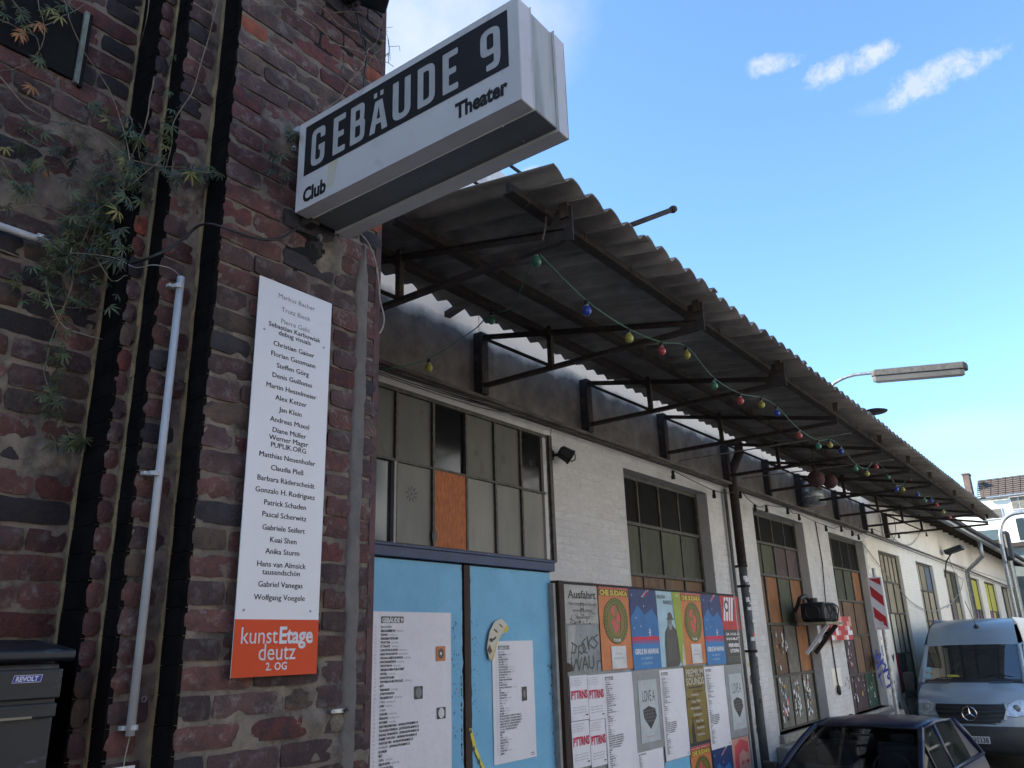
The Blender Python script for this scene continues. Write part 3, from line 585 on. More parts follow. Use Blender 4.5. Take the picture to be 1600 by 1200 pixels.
G = {
 'G': [rounded([(0,0,.2),(.5,0,.2),(.5,.52,.02),(.27,.52,.02),(.27,.38,.02),(.335,.38,.02),(.335,.145,.07),(.165,.145,.07),(.165,.855,.07),(.335,.855,.07),(.335,.70,.02),(.5,.70,.02),(.5,1,.2),(0,1,.2)], .02)],
 'E': [rounded([(0,0),(.42,0),(.42,.155),(.17,.155),(.17,.42),(.37,.42),(.37,.57),(.17,.57),(.17,.845),(.42,.845),(.42,1),(0,1)], .035)],
 'B': [rounded([(0,0,.03),(.47,0,.16),(.49,.50,.07),(.45,.53,.01),(.47,1,.16),(0,1,.03)], .03), rounded([(.165,.15,.02),(.33,.15,.06),(.33,.435,.06),(.165,.435,.02)], .02), rounded([(.165,.59,.02),(.315,.59,.06),(.315,.85,.06),(.165,.85,.02)], .02)],
 'A': [rounded([(0,0,.02),(.17,0,.02),(.20,.20,.01),(.35,.20,.01),(.38,0,.02),(.55,0,.02),(.385,.80,.02),(.165,.80,.02)], .02), rounded([(.222,.335,.01),(.328,.335,.01),(.275,.65,.005)], .01)],
 'dot': [rounded([(0,0),(.13,0),(.13,.13),(0,.13)], .02)],
 'U': [rounded([(0,1,.02),(0,0,.22),(.5,0,.22),(.5,1,.02),(.335,1,.02),(.335,.15,.08),(.165,.15,.08),(.165,1,.02)], .02)],
 'D': [rounded([(0,0,.03),(.5,0,.22),(.5,1,.22),(0,1,.03)], .03), rounded([(.165,.15,.02),(.335,.15,.08),(.335,.85,.08),(.165,.85,.02)], .02)],
 '9': [rounded([(0,1,.22),(.5,1,.22),(.5,.20,.20),(.44,0,.10),(.14,0,.04),(.14,.14,.02),(.335,.16,.06),(.335,.36,.02),(0,.36,.2)], .02), rounded([(.165,.50,.07),(.335,.50,.07),(.335,.86,.07),(.165,.86,.07)], .02)]}
GG = {k: glyph(v_) for k, v_ in G.items()}
lx = [('G', 487, 508), ('E', 521, 540), ('B', 548, 571), ('A', 578, 606), ('U', 614, 642), ('D', 653, 680), ('E', 692, 716), ('9', 751, 782)]
bh = bz1-bz0; lz0 = bz0+bh*.10; lh = bh*.74
for ch, pa, pb in lx:
    vs, fs = GG[ch]; wv = max(p[0] for p in vs); xa = at_y(pa, 200, YS).x; 
    def xat(pxx):           # x on the sign plane at letter mid-height
        lo, hi = -2.3, -1.1
        for _ in range(30):
            mid = (lo+hi)/2
            if px_of((mid, YS, lz0+lh/2))[0] < pxx: lo = mid
            else: hi = mid
        return lo
    xa, xb = xat(pa), xat(pb); mb = MB()
    mb.add([Vector((xa+p[0]/wv*(xb-xa), YS-.0014, lz0+p[1]*lh)) for p in vs], fs)
    if ch == 'A':
        for f_ in (.22, .58):
            dv, df = GG['dot']; mb.add([Vector((xa+f_*(xb-xa)+p[0]*lh*.75, YS-.0014, lz0+(.90+p[1])*lh)) for p in dv], df)
    mb.build('letter', M['letter'], t)
def line_on_sign(txt, pa, pb, pys, size):
    xa, xb = at_y(pa, pys[0], YS).x, at_y(pb, pys[1], YS).x; zz = (at_y(pa, pys[0], YS).z+at_y(pb, pys[1], YS).z)/2; wd = text_geo(txt, .045, 3)[2]; mb = MB()
    mb.text(txt, size, (xa, YS, zz), XZ, .001, 0, xs=(xb-xa)/(wd*size), bold=.045, res=3); mb.build('lettering', M['black'], t)
line_on_sign('Theater', 712, 794, (186, 145), .082); line_on_sign('Club', 473, 509, (316, 300), .082)
mb = MB(); mb.poly([(-2.088, 3.977+.022), (-2.052, 3.977+.02), (-2.028, 3.977+.125), (-2.083, 3.977+.118)], o_, XZ, .0011); mb.build('old_sticker', M['cream'], t)
mb = MB(); mb.box(xl-.05, xl+.01, YS+.05, YS+.06, z1-.10, z1+.0); mb.box(xl-.05, xl+.0, YS+.03, YS+.25, z0+.02, z0+.06); mb.box(xl-.04, xl+.02, YS+.06, YS+.10, z0-.025, z0+.01); mb.build('bracket', M['rust'], t)
mb = MB(); mb.box(xl-.045, xl+.0, YS-.012, YS+.06, z1-.03, z1-.005); mb.build('wall_lug', M['pvc'], t)
for px, py, X__ in ((459, 232, xl-.02), (500, 370, XP+.04)):
    q_ = at_x(px, py, X__); mb = MB(); mb.lathe([(.011, -.03), (.011, 0), (.007, .003), (.006, .014)], q_, (.8, -.6, 0), 6); mb.build('bolt', M['zinc'], t)
# soot-black pocket behind the light box foot
mb = MB(); q_ = at_x(478, 395, XP+.011)
# ------------------------------------------------------------------ floodlight above
t = thing('floodlight', 'black floodlight on the brick pier at the very top above the light box', 'lamp', tuple(at_x(570, -6, XP+.1)))
c = at_x(572, -14, XP+.12); mb = MB(); mb.beam(c+Vector((-.06, -.09, .03)), c+Vector((.06, .09, -.0)), .16, .07); mb.build('housing', M['box_black'], t, bevel=.01)
mb = MB(); mb.beam(c+Vector((-.045, -.07, -.012)), c+Vector((.055, .07, -.036)), .12, .012); mb.build('glass', M['blue_glass'], t)
mb = MB(); mb.tube([at_x(546, 2, XP), at_x(553, 8, XP+.03), at_x(560, 4, XP+.08)], .011, 8); mb.tube([at_x(545, 12, XP), at_x(552, 8, XP+.05)], .008, 8); mb.build('bracket', M['rust'], t)
# ------------------------------------------------------------------ vines
rv = random.Random(5)
def wall_x(px, py):
    for X, ya, yb in ((XP, Y3, 9), (X2, Y2, Y3), (X1, Y1, Y2), (X0, -9, Y1)):
        y = at_x(px, py, X).y
        if ya-.02 <= y < yb: return X
    return X2
def leaf_mesh(kind, seed):
    r = random.Random(seed); vs = []; fs = []; n = r.choice([5, 5, 6, 7]); L0 = r.uniform(.032, .050)
    for k in range(n):
        a = (k-(n-1)/2)*(3.7/n)*r.uniform(.9, 1.1)+r.uniform(-.1, .1); L = L0*(1-.28*abs(k-(n-1)/2)/(n/2))*r.uniform(.85, 1.1); w_ = L*r.uniform(.075, .105); dr = r.uniform(.1, .5)
        d = Vector((math.sin(a), -math.cos(a))); q = Vector((d.y, -d.x)); b = len(vs)
        for u, wd in ((.06, .15), (.3, .8), (.55, 1), (.8, .6), (1, .03)):
            z = -dr*L*u*u; c = d*L*u
            vs += [(c.x-q.x*w_*wd, c.y-q.y*w_*wd, z+.12*w_*wd), (c.x, c.y, z-.05*w_), (c.x+q.x*w_*wd, c.y+q.y*w_*wd, z+.12*w_*wd)]
        for i in range(4):
            for s_ in (0, 1): p = b+i*3+s_; fs.append((p, p+1, p+4, p+3))
    me = bpy.data.meshes.new('leaf'); me.from_pydata(vs, [], fs); me.materials.append(M['leaf'][kind]); me.polygons.foreach_set('use_smooth', [True]*len(fs)); me.update(); return me
LM = {k: [leaf_mesh(k, k*50+i) for i in range(7)] for k in range(4)}
def vine(label, stems, clusters, base, cat='vine', bare=False, rad=.0022):
    t = thing('climbing_vine', label, cat, tuple(base)); mb = MB()
    for st in stems:
        P = [at_x(px, py, wall_x(px, py)+rv.uniform(.012, .04)) for px, py in st]; P = smooth_path(P, 4)
        P = [p+Vector((rv.uniform(-.003, .003), rv.uniform(-.004, .004), rv.uniform(-.004, .004))) for p in P]
        mb.tube(P, rad*rv.uniform(.8, 1.3), 5, r1=rad*.5)
    mb.build('stem', M['stem'], t, smooth=True)
    for (cx, cy, rx, ry, n, mixk) in clusters:
        for i in range(n):
            px = rv.gauss(cx, rx*.55); py = rv.gauss(cy, ry*.55)
            X = wall_x(px, py); p = at_x(px, py, X+rv.uniform(.02, .075)); kind = rv.choices([0, 1, 2, 3], mixk)[0]
            o = bpy.data.objects.new('leaf', rv.choice(LM[kind])); link(o, p, t); s_ = rv.uniform(.55, 1.1)
            o.scale = (s_, s_, s_); o.rotation_euler = (math.pi/2+rv.uniform(-.7, .35), rv.uniform(-.9, .9), math.pi/2+rv.uniform(-.9, .9))
    return t
mk = (6, 5, .2, .04)
vine('leafy green climbing vine hanging over the left brick wall and columns',
     [[(0, 120), (60, 180), (140, 200), (210, 250), (290, 262), (345, 272)], [(100, 0), (120, 60), (170, 140), (200, 230), (190, 300), (150, 370)], [(30, 200), (90, 240), (150, 300), (140, 400)], [(240, 120), (225, 200), (180, 300), (120, 420), (95, 500)], [(0, 390), (50, 410), (110, 430), (190, 400)], [(0, 330), (60, 320), (120, 340), (190, 300), (260, 240)], [(170, 300), (130, 380), (110, 450), (85, 520), (70, 580), (90, 640), (115, 690)],
      [(0, 250), (40, 300), (90, 330), (150, 360)], [(20, 440), (60, 470), (120, 480), (160, 470)], [(205, 180), (215, 230), (235, 290)], [(60, 0), (70, 60), (40, 100), (0, 110)], [(125, 345), (150, 400), (175, 440), (200, 430)]],
     [(215, 262, 45, 34, 60, mk), (300, 270, 34, 14, 26, mk), (160, 320, 44, 45, 84, mk), (110, 380, 45, 40, 60, mk), (205, 210, 25, 40, 20, mk), (180, 380, 30, 30, 24, mk), (60, 440, 45, 30, 18, mk), (120, 460, 40, 30, 26, mk), (35, 290, 30, 60, 20, mk),
      (90, 560, 18, 45, 18, mk), (85, 620, 16, 22, 14, mk), (112, 690, 18, 10, 15, (9, 2, .6, 0)), (40, 215, 40, 35, 14, mk), (100, 230, 40, 30, 10, mk), (165, 170, 30, 20, 7, (3, 2, 3, 0)), (265, 190, 18, 60, 14, mk)], (X0+.05, 1.0, 3.2))
vine('thin vine sprays with yellow and dried orange leaves over the slate vent', [[(0, 30), (30, 45), (58, 60), (62, 95), (95, 130)], [(20, 0), (60, 40), (110, 20), (140, 0)]],
     [(20, 20, 20, 20, 8, (5, 2, 2, .5)), (80, 15, 22, 14, 8, (6, 2, 2, 0)), (30, 45, 14, 10, 4, (0, 0, 1, 4)), (60, 36, 6, 6, 2, (0, 0, 0, 1)), (55, 90, 12, 16, 5, mk), (50, 135, 5, 5, 1, (0, 0, 0, 1))], (X0+.05, .9, 4.4))
vine('small green vine tuft growing beside the wall bolt of the light box', [[(470, 245), (440, 240), (415, 255)], [(455, 205), (462, 190), (468, 215)]],
     [(432, 240, 12, 9, 6, (6, 2, .5, 0)), (455, 205, 7, 12, 6, mk), (420, 258, 8, 8, 4, mk), (445, 275, 8, 10, 4, mk)], (XP+.03, 1.7, 3.9))
bt = thing('bare_vine', 'bare tan vine stems running diagonally over the top of the brick pier', 'vine', (XP+.02, 1.9, 4.6)); mb = MB()
for st, r in (([(438, 0), (465, 22), (498, 42), (520, 66), (545, 75), (569, 83)], .0034), ([(484, 0), (510, 18), (528, 38), (545, 46), (562, 52), (582, 68)], .0030), ([(569, 83), (588, 66), (594, 40)], .0020), ([(576, 75), (565, 105), (545, 130), (530, 155), (503, 172)], .0022), ([(574, 86), (590, 92), (606, 98), (615, 104)], .0022),
              ([(520, 20), (550, 18), (575, 22), (592, 36), (606, 58), (610, 95)], .0015), ([(570, 60), (583, 72), (588, 90), (594, 108)], .0018), ([(400, 8), (430, 8), (460, 13), (490, 8)], .0012), ([(576, 100), (582, 88), (600, 72)], .0016)):
    P = smooth_path([at_x(px, py, XP+rv.uniform(.012, .035)) for px, py in st], 5); mb.tube(P, r, 5, r1=r*.6)
mb.build('stem', M['stem'], bt, smooth=True)
for px, py, kind in ((595, 70, 2), (600, 62, 2), (590, 52, 1), (604, 84, 0), (586, 78, 1), (597, 92, 2)):
    o = bpy.data.objects.new('leaf', rv.choice(LM[kind])); link(o, at_x(px, py, XP+.03), bt); o.scale = (.45,)*3; o.rotation_euler = (1.2, rv.uniform(-1, 1), 1.5+rv.uniform(-1, 1))
bt = thing('bare_vine', 'single long pale vine stem crossing the middle brick columns', 'vine', (X2+.02, 1.35, 4.2)); mb = MB()
for st, r in (([(341, 0), (333, 30), (326, 60), (318, 85), (311, 110), (300, 145), (282, 172), (270, 195), (268, 225), (262, 252), (256, 270)], .0026), ([(233, 0), (228, 35), (214, 90), (205, 160), (196, 230)], .0018), ([(270, 195), (250, 225), (240, 240)], .0014)):
    P = smooth_path([at_x(px, py, wall_x(px, py)+rv.uniform(.012, .03)) for px, py in st], 4); mb.tube(P, r, 5, r1=r*.7)
mb.build('stem', M['stem'], bt, smooth=True)
mb = MB()
for st, r in (([(606, 60), (608, 75), (607, 98)], .0018), ([(607, 73), (624, 72), (625, 80)], .0014), ([(606, 50), (600, 44), (614, 42)], .0012)):
    mb.tube([at_x(px, py, XP-.02) for px, py in st], r, 5)
tag(mb.build('bare_twig', M['stem']), 'small bare twig standing out against the sky at the pier edge', 'twig')
# ------------------------------------------------------------------ hall
XW = -4.2
hall = thing('hall_building', 'long white painted brick hall with boarded windows under a corrugated canopy', 'building', (XW-3, 25, 0))
YW0, YW1 = 2.3, 46.0
ZBAND = 4.37; ZTOP = 6.9
wins = [(7.76, 9.60), (11.62, 13.38), (15.34, 17.05), (18.95, 20.45), (22.75, 24.35), (26.55, 28.2), (30.35, 32.4), (34.4, 36.5), (39.0, 40.6), (42.6, 44.2)]
wz = [(2.0, 4.19), (1.10, 4.19), (1.05, 4.17)] + [(1.2, 4.10)]*7
REC = [.17]*3+[.10]*7; wins = [(a, b*(4.2+r_)/4.2) for (a, b), r_ in zip(wins, REC)]
DOOR = (3.55, 6.20)                 # door and glazing above, flush
ZD = 2.985
wl_ = MB(); edges = [DOOR[1]]
def wallbox(y0, y1, z0, z1, mi): wl_.box(XW-.32, XW, y0, y1, z0, z1, mi)
prev = DOOR[1]
for (a, b), (za, zb_) in zip(wins, wz):
    mi = 0 if a < 17.9 else 1
    if prev < 17.9 < a: wallbox(prev, 17.9, 0, ZBAND, 0); wallbox(17.9, a, 0, ZBAND, 1)
    else: wallbox(prev, a, 0, ZBAND, mi)
    wallbox(a, b, 0, za, mi); wallbox(a, b, zb_, ZBAND, mi); prev = b
wallbox(prev, YW1, 0, ZBAND, 1); wallbox(YW0, DOOR[0], 0, ZBAND, 0); wallbox(17.95, YW1, ZBAND+.02, 5.6, 1); wl_.box(XW-.32, XW, DOOR[0], DOOR[1], 4.26, ZBAND, 0)
wl_.build('wall', [M['white_wall'], M['cream_wall']], hall)
M['white_top'] = mat('white_limewash', (.78,.74,.68), (.62,.58,.53), scale=5, rough=.8, third=((.2,.17,.14), 3, .56, .7, .7), stretch=(1,1,.5))
mb = MB(); mb.box(XW-.32, XW+.0, 2.3, 17.95, 5.37, ZTOP); mb.build('upper_wall', M['white_top'], hall)
mb = MB(); mb.box(-14, XW-.33, 2.3, YW1, 0, 5.5); mb.build('roof_mass', M['concrete'], hall)
# painted bricks standing slightly proud
rw = random.Random(3); pb = []; CB = .0775
def free(y0, y1, z0, z1):
    if y1 > DOOR[0]-.02 and y0 < DOOR[1]+.02: return False
    for (a, b), (za, zb_) in zip(wins, wz):
        if y1 > a-.01 and y0 < b+.01 and z1 > za-.01 and z0 < zb_+.01: return False
    return z1 < ZBAND-.01
for n in range(13, int(ZBAND/CB)):
    y = 6.22+(0 if n % 2 else .13)+rw.uniform(0, .01)
    while y < 45:
        L = .24 if (n//2) % 3 or rw.random() < .7 else .115
        if free(y, y+L, n*CB, n*CB+.066): pb.append((y, y+L, n*CB+.004, n*CB+.068))
        y += L+.012
bmd = []
for k in range(6):
    d = .0035; e = .006; vs = [(0, -.5+rw.uniform(0, .01), -.5), (0, .5, -.5), (0, .5, .5), (0, -.5, .5), (1, -.475+rw.uniform(-.01, .01), -.43), (1, .475+rw.uniform(-.01, .01), -.43), (1, .475, .43), (1, -.475, .43)]
    me = bpy.data.meshes.new('brick'); me.from_pydata(vs, [], [(4,5,6,7),(0,1,5,4),(1,2,6,5),(2,3,7,6),(3,0,4,7)]); me.materials.append(M['white_brick']); me.update(); bmd.append(me)
def pw(j):
    p = px_of((XW, (j[0]+j[1])/2, j[2])); 
    return -1 if not (860 < p[0] < 1600 and 0 < p[1] < 1200) else 1/j[0]
pb.sort(key=lambda j: -pw(j)); restw = MB()
for i, (a, b, c, d) in enumerate(pb):
    h = rw.uniform(.0006, .0022)
    if i < 299 and pw((a, b, c, d)) > 0:
        o = bpy.data.objects.new('brick', bmd[i % 6]); link(o, (XW+.0, (a+b)/2, (c+d)/2), hall); o.scale = (h, b-a, d-c)
    else: 
        yy, zz = (a+b)/2, (c+d)/2; mi = 0 if a < 17.9 else 1
        restw.add([(XW+q.co.x*h, yy+q.co.y*(b-a), zz+q.co.z*(d-c)) for q in bmd[i % 6].vertices], [tuple(p.vertices) for p in bmd[i % 6].polygons], mi)
tag(restw.build('painted_brick_courses', [M['white_brick'], M['cream_wall']], hall), kind='stuff')
# concrete band with its ledge and cracks
y = 2.3; k = 0
for yy in (5.2, 8.68, 12.2, 15.7, 17.95):
    mb = MB(); mb.box(XW-.3, XW+.05, y+.004, yy-.004, ZBAND+.05, 5.36); mb.build('concrete_lintel', M['sooted'], hall, bevel=.004); y = yy
mb = MB(); mb.box(XW-.1, XW+.085, 2.3, 17.95, ZBAND-.005, ZBAND+.045); mb.build('ledge', M['concrete'], hall, bevel=.006)
mb = MB(); mb.tube([(XW+.115, 2.3, ZBAND+.01), (XW+.115, 10, ZBAND+.02), (XW+.115, 18, ZBAND+.01), (XW+.05, 26, ZBAND-.02), (XW+.05, 45, ZBAND-.25)], .02, 8); mb.build('wall_conduit', M['concrete'], hall, smooth=True)
mb = MB(); mb.tube([(XW+.10, 2.3, ZBAND-.035), (XW+.10, 6.8, ZBAND-.03), (XW+.09, 18, ZBAND-.04), (XW+.04, 45, ZBAND-.32)], .009, 6); mb.build('wall_cable', M['cable'], hall, smooth=True)
for k in range(4):
    P = [(XW+.12+k*.012, 3.2, ZBAND-.02-k*.012), (XW+.13+k*.01, 3.9, ZBAND-.05-.02*k), (XW+.12, 4.5+.2*k, ZBAND-.03-.02*k), (XW+.1, 5.2+.2*k, ZBAND-.015)]
    mb = MB(); mb.tube(smooth_path([Vector(p) for p in P]), .005, 5); mb.build('loose_wire', M['concrete'] if k % 2 else M['cable'], hall, smooth=True)
# --- door and glazing
M['white_trim'] = mat('grubby_white_trim', (.40,.39,.36), (.28,.27,.24), scale=8, rough=.7)
ZG0, ZG1 = 3.085, 4.255; XG = XW-.02
fr = hall
cols = [3.60, 4.10, 4.135+.0, ]
ym = [at_x(px, 700, XG).y for px in (590, 617, 675, 726, 771, 811, 851)]; ym[0] = 3.56
zm = 3.66
zsplit = [at_x(px, py, XG).z for px, py in ((600, 715), (675, 735), (726, 745), (771, 752), (811, 760), (848, 772))]; zm = sum(zsplit)/len(zsplit)
gl = MB(); gl.box(XG-.04, XG-.01, 3.5, 6.2, ZG0, ZG1+.02); glazing = None
mb = MB(); bw = .016
for y in ym: mb.box(XG-.02, XG+.022, y-bw/2-.004, y+bw/2+.004, ZG0, ZG1)
mb.box(XG-.02, XG+.020, ym[0], ym[-1], zm-.010, zm+.010); mb.box(XG-.02, XG+.026, ym[0], ym[-1]+.02, ZG1-.012, ZG1+.022); mb.box(XG-.02, XG+.026, ym[0], ym[-1]+.02, ZG0-.012, ZG0+.012)
mb.box(XG-.02, XG+.045, ym[-1]+.012, ym[-1]+.06, ZG0-.01, ZG1+.02)
win = mb.build('window', M['steel_frame'], hall)
for i in range(6):
    for j in range(2):
        a, b = ym[i]+bw/2, ym[i+1]-bw/2; c, d = (ZG0, zm-.01) if j == 0 else (zm+.01, ZG1)
        dark = (j == 1 and i in (2, 5)) or (j == 0 and i == 0); osb = (j == 0 and i == 2)
        mb = MB()
        if osb: mb.box(XG-.01, XG+.016, a-.004, b+.004, c-.02, d); mt = M['osb']; nm = 'osb_panel'
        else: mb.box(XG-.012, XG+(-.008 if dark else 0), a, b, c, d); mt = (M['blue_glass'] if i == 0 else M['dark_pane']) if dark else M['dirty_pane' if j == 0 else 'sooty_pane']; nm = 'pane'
        o = mb.build(nm, mt, win)
        if osb: o['label'] = 'orange chipboard panel filling one lower pane'
def sun_doodle(cx, cy, s_):
    q = at_x(cx, cy, XG+.002); mb = MB()
    for k in range(9):
        a = k*2*math.pi/9+.2; mb.stroke([(math.cos(a)*s_*.5, math.sin(a)*s_*.5), (math.cos(a)*s_, math.sin(a)*s_)], s_*.19, q, YZ)
    mb.poly([(math.cos(k*.785)*s_*.2, math.sin(k*.785)*s_*.2) for k in range(8)], q, YZ); mb.build('painted_sun', M['black'], win)
sun_doodle(643, 772, .06); sun_doodle(787, 718, .038); sun_doodle(744, 708, .028); sun_doodle(829, 723, .028)
mb = MB(); q = at_x(679, 837, XG+.02); mb.prism([(math.cos(k*.52)*.03, math.sin(k*.52)*.055) for k in range(12)], q, YZ, .03); mb.build('hole', M['black'], win)
mb = MB(); mb.box(XG-.03, XG+.028, ym[1]-.028, ym[1]-.008, ZG0, zm-.012); mb.build('pane_edge', M['white_trim'], win)
# blue door head, leaves
XD = XW+.02
mb = MB(); mb.box(XW-.05, XD+.045, 3.45, DOOR[1]+.02, ZD, ZD+.095); mb.box(XW-.05, XD+.06, 3.45, DOOR[1]+.02, ZD+.072, ZD+.094)
mb.build('door_head', M['blue_steel'], hall, bevel=.004)
ga, gb = at_x(723, 950, XD).y, at_x(734, 950, XD).y
def ragged(y0, y1, z0, z1, X, th, seed, amp=.012, step=.03):
    r = random.Random(seed); pts = []; n = int((z1-z0)/step)
    for k in range(n+1): pts.append((y1+noise.noise(Vector((seed, k*.4, 0)))*amp+r.uniform(-.2, .2)*amp, z0+(z1-z0)*k/n))
    for k in range(n, -1, -1): pts.append((y0+noise.noise(Vector((seed+7, k*.4, 0)))*amp+r.uniform(-.2, .2)*amp, z0+(z1-z0)*k/n))
    mb = MB(); mb.prism(pts, (X, 0, 0), YZ, th); return mb
for i, (a, b) in enumerate(((3.45, ga), (gb, DOOR[1]))):
    mb = MB(); mb.box(XW-.04, XD, a, b, .1, ZD-.006); leaf = mb.build('door_leaf', M['brown_wood'], hall, bevel=.004)
    a2, b2 = (3.45, at_x(722, 950, XD).y-.006) if i == 0 else (gb+.004, DOOR[1]-.01)
    ragged(a2, b2, .4, ZD-.012, XD+.004, .004, 5+i, .014).build('blue_paint_sheet', M['blue_paper'], leaf)
    # flaked spots along the meeting edges
    fk = MB(); r = random.Random(9+i); y0_ = b2-.10 if i == 0 else a2+.05
    for k in range(60 if i == 0 else 38):
        z = ZD-.42-abs(r.gauss(0, .55)); y = y0_+r.gauss(0, .030 if i == 0 else .02)
        if i and y < a2+.008: y = a2+.02
        s_ = r.uniform(.002, .007); fk.poly([(s_*math.cos(q*.9)*r.uniform(.3, 1), s_*1.7*math.sin(q*.9)*r.uniform(.4, 1)) for q in range(7)], (XD+.0048+k*1e-5, y, z), YZ)
    for k in range(40):
        z = 2.2-abs(r.gauss(0, .4)); y = b2-.02 if i == 0 else b2-.03-abs(r.gauss(0, .03)); s_ = r.uniform(.003, .011)
        fk.poly([(s_*math.cos(q*.9)*r.uniform(.3, 1), s_*1.9*math.sin(q*.9)*r.uniform(.4, 1)) for q in range(7)], (XD+.006+k*1e-5, y, z), YZ)
    fk.build('bare_flake', M['brown_wood'], leaf)
    if i == 0:
        pass
mb = MB(); mb.box(XW-.03, XD+.012, ga+.006, gb-.006, .1, ZD-.01); mb.build('meeting_strip', M['brown_wood'], hall)
# hazard tape torn on the door edge
tp = MB(); P = [(at_x(x, y, XD+.012)) for x, y in ((735, 1138), (740, 1165), (748, 1185), (757, 1205), (765, 1225))]
for k in range(4):
    a, b = P[k], P[k+1]; tp.add([a+Vector((0, -.012, 0)), a+Vector((0, .016, 0)), b+Vector((.004, .022, 0)), b+Vector((.004, -.014, 0))], [(0, 1, 2, 3)], 0)
    tp.add([a+Vector((.001, -.004, -.01)), a+Vector((.001, .010, 0)), a+Vector((.002, .016, -.03)), a+Vector((.002, -.006, -.04))], [(0, 1, 2, 3)], 1)
tag(tp.build('hazard_tape', [M['yellow'], M['black']]), 'torn yellow and black tape strip on the meeting edge of the blue doors', 'tape')
# --- boarded windows
def board_window(idx, rows, ncol=4, frame='steel_frame'):
    (a, b), (za, zb_) = wins[idx], wz[idx]; X = XW-REC[idx]
    mb = MB(); mb.box(X-.03, X+.03, a, a+.05, za, zb_); mb.box(X-.03, X+.03, b-.05, b, za, zb_); mb.box(X-.03, X+.028, a, b, zb_-.05, zb_)
    zs = [za+(zb_-za)*k/len(rows) for k in range(len(rows)+1)] if not isinstance(rows[0], tuple) else [za+(zb_-za)*r_[0] for r_ in rows]+[zb_]
    cols_ = [r_[1] if isinstance(r_, tuple) else r_ for r_ in rows]
    for z in zs[:-1]: mb.box(X-.03, X+.034, a, b, z-.018, z+.018)
    w_ = mb.build('window', M[frame], hall)
    r = random.Random(idx)
    for k, cs in enumerate(cols_):
        n = len(cs); 
        for i, cname in enumerate(cs):
            y0_ = a+.04+(b-a-.08)*i/n; y1_ = a+.04+(b-a-.08)*(i+1)/n
            mb = MB(); mb.box(X-.02, X+r.uniform(-.004, .012), y0_+.012, y1_-.010, zs[k]+.02, zs[k+1]-.02); mb.build('board', M[cname], w_)
        for i in range(1, n):
            y = a+.04+(b-a-.08)*i/n; w2 = MB(); w2.box(X-.03, X+.024, y-.013, y+.013, zs[k]+.018, zs[k+1]-.018); w2.build('glazing_bar', M[frame], w_)
    # sill and reveal
    mb = MB(); mb.box(XW-.16, XW+.06, a-.03, b+.03, za-.10, za-.0); mb.build('sill', M['sill_stone'], w_, bevel=.008)
    return w_, zs, X
B_, O_, Br, D_, G_, P_, T_, Tn, Gn = 'black_board', 'orange_board', 'brown_board', 'dark_pane', 'olive_board', 'purple_board', 'teal_board', 'tan_board', 'green_board'
w2_, zs2, XB = board_window(0, [(0, [Br]*4), (.49, [G_]*4), (.735-.02, [G_, G_, B_, B_])][:2]+[(.745, [B_, B_, B_, B_])])
w3_, zs3, _ = board_window(1, [(0, ['grey_board']*4), (.235, [G_, Br, 'grey_board', O_]), (.47, [Br, O_, G_, O_]), (.70, [G_, G_, P_, P_]), (.835+.02, [B_]*4)])
w4_, zs4, _ = board_window(2, [(0, [P_, P_, Gn]), (.20, [P_, P_, Br, Br]), (.42, [Br, Br, Br]), (.62, [T_, G_, G_, O_]), (.81, [G_, B_, B_, B_])])
board_window(3, [(0, ['red', P_, Tn]), (.26, [Tn, 'cream', Tn, Tn]), (.55, ['grey_board', Tn, Tn]), (.78, [Tn]*5)])
board_window(4, [(0, [Tn, Tn, Tn]), (.5, [Tn, Tn, Tn]), (.76, [Tn, Tn, 'slate_blue'])])
board_window(5, [(0, [O_, O_]), (.35, [P_, 'grey_board', Tn]), (.7, [Tn, Tn, G_])])
board_window(6, [(0, ['violet', P_, 'violet', 'grey_board']), (.64, ['yellow_board']*2)])
board_window(7, [(0, ['grey_board', 'violet', 'yellow_board', 'grey_board']), (.64, ['yellow_board']*2)])
board_window(8, [(0, [G_, Tn]), (.5, [D_, Tn])]); board_window(9, [(0, [D_, G_]), (.5, [D_, D_])])
# stickers and scribbles
st_cols = ['white_print', 'paper', 'sky', 'white_print', 'black', 'cream', 'paper', 'p_yellow', 'grey_print', 'dark_print', 'white_print', 'p_red', 'black', 'p_grey']
def stickers(win, X, y0, y1, z0, z1, n, seed, smin=.02, smax=.07, cols_=st_cols):
    r = random.Random(seed); mb = MB()
    for k in range(n):
        y = r.uniform(y0, y1); z = r.uniform(z0, z1); a = r.uniform(smin, smax)*.5; b = a*r.uniform(.7, 2.2); an = r.uniform(-.4, .4); ns = r.choice([4, 4, 4, 7, 10])
        ph = math.pi/4 if ns == 4 else 0
        pts = [(math.cos(ph+q*2*math.pi/ns)*a, math.sin(ph+q*2*math.pi/ns)*b) for q in range(ns)]; pts = [(p[0]*math.cos(an)-p[1]*math.sin(an), p[0]*math.sin(an)+p[1]*math.cos(an)) for p in pts]
        mi = r.randrange(len(cols_)); mb.poly(pts, (X+k*4e-5, y, z), YZ, 0, mi)
        if r.random() < .5: mb.poly([(p[0]*.55, p[1]*.45) for p in pts], (X+k*4e-5+2e-5, y, z), YZ, 0, r.randrange(len(cols_)))
    return tag(mb.build('sticker_layer', [M[q] for q in cols_], win), kind='stuff')
X = XW-.17+.02; a, b = wins[1]
for i in range(4):
    ya = a+.10+(b-a-.1)*i/4; stickers(w3_, X, ya, ya+.26, zs3[0]+.12, zs3[1]-.06, 44, 40+i)
